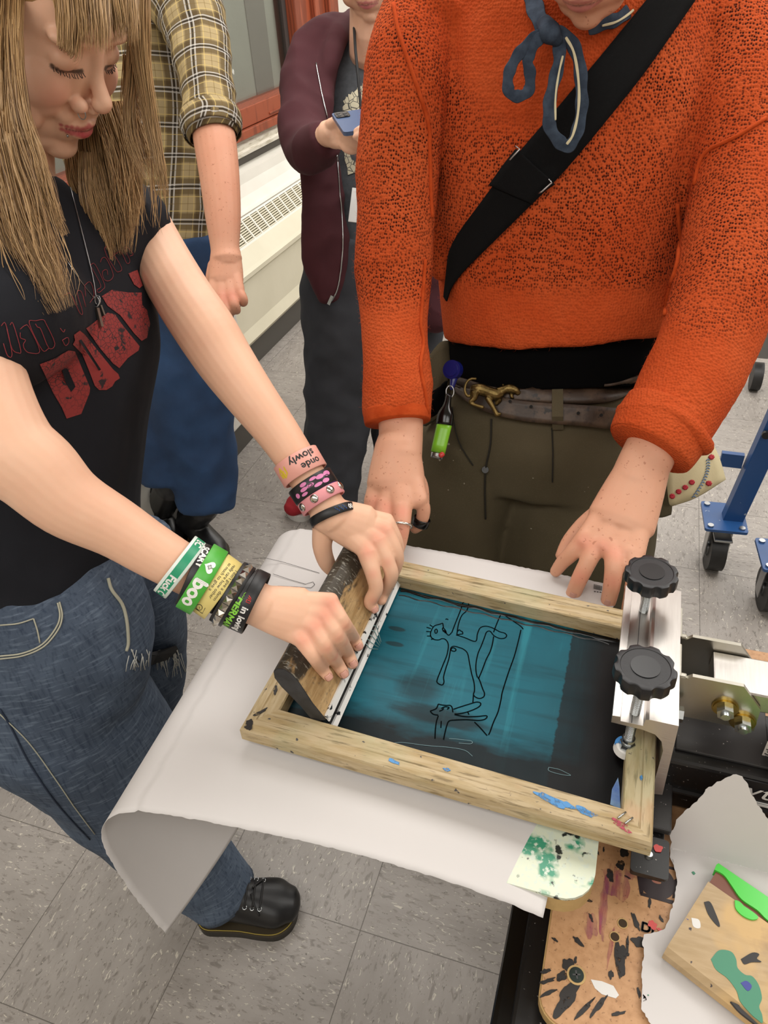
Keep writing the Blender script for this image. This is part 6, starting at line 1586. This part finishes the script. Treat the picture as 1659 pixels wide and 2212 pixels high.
for x, y in ((1452, 1072), (1466, 1062), (1480, 1053), (1494, 1042), (1536, 988), (1530, 1044)): fl += flower(x, y, 6)
tubes('red_embroidery', fl, .0016, simple('red_thread', '#b02a38', .8), cloth, 5)
bl_ = []
for k in range(14):
    u = k/13; x = 1498+24*math.sin(u*1.9)+8*u; y = 1072-78*u; bl_.append([pjc(x-4, y+2), pjc(x, y-2), pjc(x+4, y+1)])
tubes('blue_embroidery', bl_, .0009, simple('blue_thread', '#6a86a8', .8), cloth, 5)
surf('hip_pocket', [[at(1400, 1020, 1.25), at(1440, 1035, 1.25), at(1452, 1050, 1.25)], [at(1402, 1075, 1.25), at(1430, 1090, 1.24), at(1452, 1095, 1.25)], [at(1400, 1118, 1.25), at(1430, 1118, 1.245), at(1450, 1112, 1.25)]], .006, OLVM, mo_)
surf('waist_gather', [[at(1390, 745, 1.26), at(1412, 738, 1.25), at(1436, 745, 1.26)], [at(1392, 800, 1.26), at(1415, 800, 1.24), at(1428, 798, 1.25)], [at(1395, 880, 1.26), at(1412, 880, 1.24), at(1420, 880, 1.25)]], .006, OLVM, mo_)
surf('waist_gather', [[at(925, 770, 1.27), at(950, 740, 1.25), at(972, 735, 1.25)], [at(925, 820, 1.27), at(950, 815, 1.24), at(978, 810, 1.25)], [at(915, 920, 1.27), at(945, 900, 1.25), at(978, 880, 1.25)]], .006, OLVM, mo_)
surf('hip_pouch', [[at(925, 850, 1.22), at(950, 835, 1.215), at(968, 822, 1.22)], [at(922, 880, 1.22), at(940, 868, 1.21), at(962, 850, 1.22)], [at(925, 905, 1.23), at(940, 898, 1.22), at(960, 880, 1.225)]], .008, UND, mo_)
for i, (x, y) in enumerate(((1030, 1640), (1190, 1640))):
    pass
boot('boot', mo_, (.66, .80, 0), (.64, .58, 0), .05, (.66, .76, .14), stitch=False); boot('boot', mo_, (.86, .80, 0), (.90, .58, 0), .05, (.86, .76, .14), stitch=False)
# rings
def fring(u, rows, label, mat, wd=.003, gap=.0006):
    o, mp, th = band('finger_ring', rows, u, wd, mat, None, gap, .0014, 0)
    tag(o, label, 'ring'); return o
SLV = simple('silver', '#c9c5bd', .22, 1)
o = fring(.30, L_([(832, 1088, 1.045, 23), (826, 1130, 1.03, 19), (836, 1170, 1.02, 18), (846, 1195, 1.02, 15)], .92), 'thin silver ring on the finger beside the longest one, over the press', SLV)
o = fring(.34, L_([(868, 1098, 1.035, 25), (868, 1135, 1.02, 20.5), (862, 1170, 1.02, 19), (853, 1205, 1.02, 16)], .92), 'silver ring on the straight finger pointing down at the frame corner', SLV)
o = fring(.62, L_([(900, 1070, 1.045, 20), (915, 1100, 1.05, 17), (908, 1130, 1.06, 15), (896, 1142, 1.07, 13)], .92), 'chunky black ring on the thumb side of the hand in orange sleeve', BLKG, .012, .001)
# reel, lighter
rl = empty('badge_reel', at(982, 800, 1.17), 'round dark blue badge reel clipped at the belt', 'badge reel')
NV = simple('navy_plastic', '#141b62', .25)
p = at(982, 800, 1.165); d_ = (CAM-p).normalized(); d2 = (d_*.75-RT*.35+UP*.1).normalized()
cyl('reel_case', p, p+d2*.012, .0145, NV, rl, n=36); cyl('reel_cap', p+d2*.012, p+d2*.0135, .0105, NV, rl, n=36)
mesh_obj('reel_neck', *tube([tuple(at(980, 818, 1.16))+(.006, .005, 0, 0, 0), tuple(at(976, 838, 1.16))+(.0035, .0035, 0, 0, 0)], 12, 3), NV, rl)
tubes('key_ring', [[at(972, 846, 1.155)+UP*(.009*math.cos(t))+RT*(.006*math.sin(t)) for t in np.linspace(0, 6.283, 20)]], .0010, CHR, rl, 6)
lt = empty('lighter', at(955, 930, 1.15), 'lime green lighter in a black holder hanging from the badge reel', 'lighter')
top_, mid_, low_ = at(970, 852, 1.155), at(960, 918, 1.15), at(946, 978, 1.15)
mesh_obj('holder', *tube([tuple(top_)+(.0045, .004, 0, 0, 0), tuple(at(966, 875, 1.152))+(.006, .005, 0, 0, 0), tuple(at(963, 895, 1.15))+(.0125, .008, 0, 0, 0), tuple(mid_)+(.0130, .0085, 0, 0, 0)], 20, 4, taper=False), BLKG, lt)
mesh_obj('fuel_case', *tube([tuple(at(961, 912, 1.15))+(.0118, .0072, 0, 0, 0), tuple(low_)+(.0112, .0072, 0, 0, 0)], 20, 4, taper=False, exps=2.6), simple('lime_plastic', '#7fbf2c', .3), lt)
mesh_obj('hood', *tube([tuple(low_)+(.0105, .0068, 0, 0, 0), tuple(at(943, 990, 1.15))+(.0095, .006, 0, 0, 0)], 16, 3, taper=False), CHR, lt)
mesh_obj('thumb_button', *tube([tuple(at(952, 984, 1.142))+(.004, .003, 0, 0, 0), tuple(at(956, 981, 1.142))+(.004, .003, 0, 0, 0)], 10, 2), REDP, lt)

# ---------------------------------------------------------------- person in plaid flannel
pm = empty('person', (-.15, 1.0, 0), 'person in a brown and yellow plaid flannel shirt standing behind the blonde person', 'person')
PL = Mt('plaid_flannel', '#a3916c', .9, spec=.15)
uvs = PL.sep(PL.uv)
def stripe(c, period, off, wd, soft=.15):
    f = PL.math('FRACT', PL.math('ADD', PL.math('DIVIDE', c, period), off)); d = PL.math('ABSOLUTE', PL.math('SUBTRACT', f, .5))
    return PL.ramp(d, wd*(1+soft), wd*(1-soft))
pr_ = .068
for c in (uvs[0], uvs[1]): PL.mix(PL.math('MULTIPLY', stripe(c, pr_, 0, .25), .68), '#463620')
for c in (uvs[0], uvs[1]): PL.mix(PL.math('MULTIPLY', stripe(c, pr_, 0, .09), .35), '#3b3226')
for c in (uvs[0], uvs[1]):
    for o_ in (.5,): PL.mix(PL.math('MULTIPLY', stripe(c, pr_, o_, .045), .0), '#d8d3c8')
    PL.mix(PL.math('MULTIPLY', stripe(c, pr_, 0.06, .022), .55), '#cfcbc4'); PL.mix(PL.math('MULTIPLY', stripe(c, pr_, -.06, .022), .55), '#cfcbc4'); PL.mix(PL.math('MULTIPLY', stripe(c, pr_, 0, .02), .8), '#2a2724')
    PL.mix(PL.math('MULTIPLY', stripe(c, pr_, .30, .012), .6), '#c7ae6c'); PL.mix(PL.math('MULTIPLY', stripe(c, pr_, .70, .012), .6), '#c7ae6c'); PL.mix(PL.math('MULTIPLY', stripe(c, pr_, .5, .012), .5), '#6b5730')
PL.bump(PL.noise(900, 2), .25, .0005)
def cloth_tube(name, rows, mat, parent, seg=64, sub=12, amp=.004, sc=9, seed=0, exps=2.0, cap=False):
    V, F, UV = tube(rows, seg, sub, cap, exps, True, False)
    me = bpy.data.meshes.new('t'); me.from_pydata([tuple(v) for v in V], [], F); me.update()
    f = folds(amp, sc, seed); n = len(V); N_ = [v.normal.copy() for v in me.vertices]; w_ = seg+1
    nr = n//w_
    V2 = []
    for i, v in enumerate(V):
        k = i % w_; base = V[(i//w_)*w_+(k % seg)]; nn_ = N_[(i//w_)*w_+(k % seg)] if k != seg else N_[(i//w_)*w_]
        if k == seg: nn_ = (N_[i]+N_[(i//w_)*w_]).normalized()
        if k == 0: nn_ = (N_[i]+N_[i+seg]).normalized()
        if k == seg: nn_ = (N_[i]+N_[i-seg]).normalized()
        V2.append(f(base, nn_))
    bpy.data.meshes.remove(me)
    o = mesh_obj(name, V2, F, mat, parent, True, UV); m = o.modifiers.new('t', 'SOLIDIFY'); m.thickness = .0015; m.offset = -1
    return o
cloth_tube('flannel_shirt', L_([(240, -120, 1.80, 160), (250, -40, 1.80, 175), (265, 80, 1.82, 180), (290, 220, 1.84, 175), (310, 350, 1.87, 160), (330, 460, 1.90, 140), (340, 548, 1.93, 125)], .6), PL.m, pm, amp=.006, seed=2)
sl = cloth_tube('sleeve', L_([(340, -60, 1.72, 90), (395, 0, 1.68, 78), (425, 70, 1.66, 66), (440, 150, 1.64, 60), (452, 230, 1.62, 56), (456, 275, 1.61, 58)], .85), PL.m, pm, seg=40, amp=.006, sc=14, seed=5)
cloth_tube('rolled_cuff', L_([(452, 248, 1.615, 62), (456, 268, 1.61, 66), (460, 290, 1.605, 60)], .9), PL.m, pm, seg=40, sub=8, amp=.003, sc=20, seed=8)
cloth_tube('rolled_cuff', L_([(454, 252, 1.612, 55), (458, 275, 1.608, 62), (462, 296, 1.605, 50)], .9), PL.m, pm, seg=40, sub=8, amp=.003, sc=20, seed=9)
pa = L_([(445, 200, 1.63, 45), (462, 290, 1.605, 46), (474, 380, 1.60, 43), (482, 470, 1.60, 38), (486, 535, 1.60, 31), (489, 560, 1.60, 34)], .9)
ph = hand((488, 560, 1.60, 33), [(462, 628, 1.58, 15), (480, 640, 1.575, 16), (500, 640, 1.575, 16), (515, 628, 1.58, 14)],
    [[(462, 628, 1.585, 14), (464, 655, 1.58, 12), (474, 668, 1.585, 11), (486, 672, 1.60, 9)], [(480, 640, 1.58, 15), (482, 660, 1.575, 12.5), (492, 674, 1.58, 11.5), (500, 676, 1.60, 9)],
     [(500, 640, 1.58, 14), (506, 658, 1.575, 12), (510, 668, 1.585, 11), (512, 672, 1.6, 9)], [(515, 628, 1.585, 13), (524, 642, 1.58, 11), (527, 652, 1.585, 10), (524, 656, 1.6, 8)]],
    [(465, 575, 1.60, 18), (456, 600, 1.60, 13), (458, 622, 1.605, 11)], 18, 34)
HD4 = head_parts(at(250, -330, 1.80), Vector((-.6, -.8, 0)), Vector((.8, -.6, 0)), Vector((0, 0, 1)))
hair_cap(HD4[1], Vector((-.6, -.8, 0)), Vector((.8, -.6, 0)), Vector((0, 0, 1)), pm)
pb = flesh('body', [tube(pa, 20, 4)]+ph+[tube(L_([(250, -140, 1.82, 60), (260, 60, 1.86, 150), (300, 300, 1.90, 130), (335, 500, 1.95, 105)], .5), 20, 4), tube([tuple(at(445, 200, 1.63))+(.045, .045, 0, 0, 0), tuple(at(395, 0, 1.70))+(.055, .055, 0, 0, 0), tuple(at(260, 0, 1.85))+(.07, .07, 0, 0, 0)], 16, 4),
    tube([tuple(at(250, -120, 1.82))+(.06, .06, 0, 0, 0), tuple(at(250, -260, 1.80))+(.055, .055, 0, 0, 0)], 16, 3)]+HD4[0], SKM, pm, .0022, 3)
paint(pb, lin('#cf9478'), [(at(480, 640, 1.565), .03, KN, .5, 0), (at(505, 638, 1.565), .03, KN, .5, 0)])
DN2 = simple('dark_blue_denim', '#1a3150', .85, bump=(300, .3), var=(9, '#234268'))
blob('jeans', [tube(L_([(370, 520, 1.95, 125), (385, 620, 1.99, 118), (390, 740, 2.04, 108), (405, 860, 2.10, 98), (425, 960, 2.16, 84), (440, 1040, 2.20, 70), (446, 1098, 2.23, 58)], .8), 28, 5, taper=False), tube(L_([(345, 560, 1.98, 110), (350, 750, 2.05, 90), (360, 900, 2.13, 78), (370, 1040, 2.2, 64)], .8), 24, 4, taper=False)], .009, DN2, pm, 4, .5, deform=folds(.008, 8, 31))
boot('boot', pm, atz(405, 1140, 0), atz(478, 1222, 0), .052, at(440, 1095, 2.23), stitch=False)
boot('boot', pm, atz(345, 1120, 0), atz(380, 1200, 0), .052, at(368, 1050, 2.2), stitch=False)

# ---------------------------------------------------------------- person in maroon hoodie with a phone
hmn = empty('person', (.1, 1.4, 0), 'person in an open maroon zip hoodie over a grey tee, looking at a phone', 'person')
HOO = simple('maroon_fleece', '#481a22', .9, bump=(500, .2), var=(6, '#3c151c')); GTE = simple('heather_grey_tee', '#3e4145', .9, bump=(500, .2), var=(90, '#4b4e52'))
hf_ = Vector((.10, -.93, -.35)).normalized(); hu_ = Vector((.02, -.35, .93)); hu_ = (hu_-hf_*hu_.dot(hf_)).normalized(); hr3 = hf_.cross(hu_)
HC = at(800, 48, 1.80)-(hf_*.080+hu_*(-.115))
hp3, HP3 = head_parts(HC, hr3, hf_, hu_, 1.0, 1.15)
pw = hand((712, 288, 1.66, 26), [(735, 268, 1.63, 13), (742, 282, 1.625, 14), (744, 297, 1.63, 14), (740, 312, 1.64, 13)],
    [[(735, 270, 1.63, 13), (752, 282, 1.61, 11), (768, 292, 1.60, 10), (778, 296, 1.60, 8)], [(742, 284, 1.625, 13), (758, 298, 1.61, 11), (770, 304, 1.605, 10), (780, 306, 1.605, 8)], [(744, 297, 1.63, 13), (758, 310, 1.615, 11), (770, 314, 1.61, 10), (779, 315, 1.61, 8)], [(740, 310, 1.64, 12), (750, 322, 1.625, 10), (762, 326, 1.62, 9), (770, 325, 1.62, 7)]],
    [(715, 270, 1.64, 15), (728, 262, 1.625, 12), (742, 262, 1.61, 10)], 16, 28)
pw2 = hand((850, 320, 1.56, 26), [(812, 284, 1.50, 13), (808, 298, 1.50, 13), (810, 310, 1.51, 13), (818, 322, 1.53, 12)],
    [[(808, 282, 1.50, 12), (794, 277, 1.485, 10.5), (780, 280, 1.485, 10), (770, 284, 1.49, 8.5)], [(804, 297, 1.50, 12), (788, 292, 1.487, 10.5), (776, 293, 1.487, 10), (768, 296, 1.49, 8)], [(806, 309, 1.51, 12), (792, 307, 1.49, 10.5), (780, 306, 1.49, 9.5)], [(812, 321, 1.53, 11), (798, 319, 1.51, 9), (788, 316, 1.51, 8)]], None, 16, 28)
hb_ = flesh('body', hp3+pw+pw2+[tube([tuple(HP3(0, -.02, -.06))+(.058, .055, 0, 0, 0), tuple(at(800, 112, 1.89))+(.054, .054, 0, 0, 0), tuple(at(800, 165, 2.02))+(.06, .06, 0, 0, 0)], 20, 4), tube(L_([(800, 130, 2.0, 90), (800, 300, 2.06, 92), (800, 480, 2.12, 90)], .4), 24, 4),
    tube(L_([(712, 288, 1.66, 24), (690, 302, 1.70, 25), (664, 308, 1.78, 28)], 1), 16, 4), tube(L_([(850, 320, 1.56, 24), (885, 330, 1.68, 30), (900, 300, 1.86, 36)], 1), 16, 4), tube(L_([(662, 306, 1.79, 30), (668, 160, 1.93, 34), (740, 115, 1.97, 48)], 1), 16, 4), tube(L_([(900, 300, 1.88, 38), (900, 150, 1.94, 42), (820, 110, 1.95, 60)], 1), 16, 4)], SKW, hmn, .0026, 3)
paint(hb_, lin('#deb095'), face_spots(HP3, 1.0, lin('#b5606a'), LASH, BROW, CHK))
te = blob('grey_tee', [tube(L_([(795, 105, 1.96, 66), (796, 135, 1.955, 100), (800, 200, 1.96, 108), (805, 350, 1.99, 105), (808, 480, 2.03, 108), (808, 555, 2.06, 110)], .58), 32, 5, taper=False)], .006, GTE, hmn, 4, .5, deform=folds(.005, 10, 41))
hd = blob('hoodie', [tube(L_([(745, 75, 1.95, 45), (700, 110, 1.93, 62), (672, 160, 1.91, 60), (658, 225, 1.87, 54), (655, 290, 1.82, 50), (668, 325, 1.76, 48), (692, 312, 1.71, 42), (706, 300, 1.68, 36)], .9), 24, 5, taper=False),
    tube(L_([(724, 80, 1.90, 22), (700, 140, 1.87, 28), (690, 200, 1.85, 30), (686, 270, 1.86, 33), (690, 340, 1.89, 40), (698, 440, 1.92, 44), (702, 520, 1.95, 50), (706, 590, 1.98, 44), (712, 640, 2.00, 26)], .62), 24, 5),
    tube(L_([(762, 30, 1.95, 12), (742, 62, 1.90, 22), (720, 100, 1.86, 22), (708, 145, 1.85, 18), (704, 200, 1.86, 12)], .8), 16, 4),
    tube(L_([(890, 60, 1.95, 70), (925, 200, 1.92, 60), (935, 330, 1.92, 55), (925, 480, 1.97, 55), (935, 600, 2.03, 55), (940, 690, 2.06, 40)], .7), 24, 5),
    tube(L_([(820, 60, 2.02, 80), (820, 250, 2.06, 120), (820, 450, 2.10, 115), (820, 600, 2.16, 105)], .3), 24, 4, taper=False),
    tube(L_([(866, 322, 1.60, 30), (888, 330, 1.70, 36), (905, 290, 1.88, 40)], .9), 20, 4, taper=False)], .006, HOO, hmn, 5, .5, deform=folds(.007, 11, 43))
pjh = project_on([hd], .002)
tubes('zip', [[pjh(x, y) for x, y in cr([(683, 137), (690, 175), (697, 215), (706, 255)], 6)], [pjh(x, y) for x, y in cr([(727, 335), (732, 400), (738, 470), (740, 530), (735, 590), (728, 625), (716, 650)], 6)]], .0018, BOLT, hmn, 6)
box('zip_pull', -.004, .004, -.002, .002, -.014, .014, BOLT, hmn, Matrix.Translation(pjh(714, 648)-FW*.004) @ Matrix.Rotation(.5, 4, 'Y'))
pjg = project_on([te], .0015)
rnd = random.Random(9)
IVO = Mt('cracked_ivory_print', '#c9c2a8', .8); IVO.mix(IVO.ramp(IVO.voro(70, 'DISTANCE_TO_EDGE'), .06, .02), '#3c3d3e')
bm = bmesh.new()
out_ = [(742, 240), (745, 215), (755, 205), (770, 195), (785, 182), (806, 180), (830, 190), (835, 240), (820, 262), (790, 258), (760, 250)]
pts = []
for i, p in enumerate(out_):
    q = out_[(i+1) % len(out_)]
    for k in range(6): u = k/6; pts.append((p[0]+(q[0]-p[0])*u+rnd.uniform(-3, 3), p[1]+(q[1]-p[1])*u+rnd.uniform(-3, 3)))
def grid_patch(name, pts, pf, mat, parent):
    bm = bmesh.new(); bm.faces.new([bm.verts.new((x, y, 0)) for x, y in pts]); bmesh.ops.triangulate(bm, faces=bm.faces)
    for _ in range(2): bmesh.ops.subdivide_edges(bm, edges=bm.edges, cuts=1, use_grid_fill=True)
    for v in bm.verts: v.co = pf(v.co.x, v.co.y)
    me = bpy.data.meshes.new(name); bm.to_mesh(me); bm.free(); return wrap(name, me, mat, parent, False)
grid_patch('shirt_print', pts, pjg, IVO.m, hmn)
grid_patch('shirt_print', [(744, 325), (752, 322), (760, 345), (775, 352), (785, 365), (770, 372), (752, 378), (750, 360), (745, 345)], pjg, IVO.m, hmn)
SWP = simple('charcoal_sweatpants', '#303238', .9, bump=(200, .3), var=(10, '#3a3c42'))
blob('sweatpants', [tube(L_([(752, 520, 2.04, 92), (745, 640, 2.09, 92), (742, 760, 2.16, 82), (735, 860, 2.24, 76), (725, 960, 2.32, 66), (718, 1060, 2.40, 56), (712, 1110, 2.44, 48)], .85), 28, 5, taper=False), tube(L_([(860, 520, 2.06, 100), (870, 640, 2.12, 90), (872, 760, 2.2, 80), (870, 900, 2.32, 66), (862, 1040, 2.44, 54)], .85), 24, 5, taper=False)], .008, SWP, hmn, 4, .5, deform=folds(.009, 9, 47))
hair_cap(HP3, hr3, hf_, hu_, hmn)
# red canvas shoes
def shoe(heel, toe, parent, up_):
    g = boot('canvas_shoe', parent, heel, toe, .045, up_, stitch=False, label='red canvas shoe with white sole and toe cap')
    g.data.materials.clear(); g.data.materials.append(simple('red_canvas', '#a01c28', .8, bump=(300, .3)))
    for c in g.children:
        if c.name.startswith('sole') or c.name.startswith('welt') or c.name.startswith('laces'): c.data.materials.clear(); c.data.materials.append(WHT)
shoe(atz(700, 1080, 0), atz(628, 1122, 0), hmn, at(705, 1090, 2.44)); shoe(atz(850, 1050, 0), atz(845, 1110, 0), hmn, at(862, 1030, 2.44))
# lanyard, badge, phone
tubes('lanyard', [[at(*q) for q in ((765, 60, 1.83), (768, 110, 1.80), (774, 170, 1.79), (780, 240, 1.80), (782, 330, 1.82), (776, 400, 1.84))]], .0035, simple('black_lanyard', '#101012', .7), hmn, 6)
bg = empty('id_badge', at(775, 445, 1.85), 'white card badge in a clear holder hanging from a black lanyard', 'badge')
Mb = Matrix.Translation(at(780, 445, 1.84)) @ Matrix((RT, -FW, UP)).transposed().to_4x4() @ Matrix.Rotation(.12, 4, 'Y')
box('card', -.027, .027, -.0015, .0015, -.042, .042, simple('card_white', '#c9c9c6', .35), bg, Mb, bev=.001)
for k in range(4): box('printed_line', -.004, .016, -.0022, -.0016, .010-.008*k, .014-.008*k, simple('print_grey', '#8f9478', .6), bg, Mb)
ph_ = empty('phone', at(758, 265, 1.6), 'blue smartphone held in both hands of the person in the maroon hoodie', 'phone')
px_ = (at(793, 268, 1.60)-at(720, 248, 1.62)).normalized()
c4 = [at(716, 249, 1.60), at(787, 239, 1.61), at(806, 268, 1.50), at(742, 296, 1.50)]
Xp = (c4[1]-c4[0]).normalized(); Yp = (c4[3]-c4[0]); Yp = (Yp-Xp*Yp.dot(Xp)).normalized(); Zp = Xp.cross(Yp)
if Zp.dot(CAM-c4[0]) < 0: Zp = -Zp
Mp = Matrix((Xp, Yp, Zp)).transposed().to_4x4(); Mp = Matrix.Translation(c4[0]) @ Mp
prism('phone_case', rounded(0, .071, 0, .128, .008), -.004, .004, simple('slate_blue_case', '#4a5d7e', .35), ph_, Mp)
prism('camera_bump', rounded(.004, .034, .006, .040, .006), .004, .006, simple('camera_black', '#16171b', .2), ph_, Mp)
for x, y in ((.012, .014), (.012, .028), (.025, .020), (.025, .033)): cyl('camera_lens', Mp @ Vector((x, y, .006)), Mp @ Vector((x, y, .0068)), .0042, simple('lens_glass', '#30333a', .08), ph_, n=18)
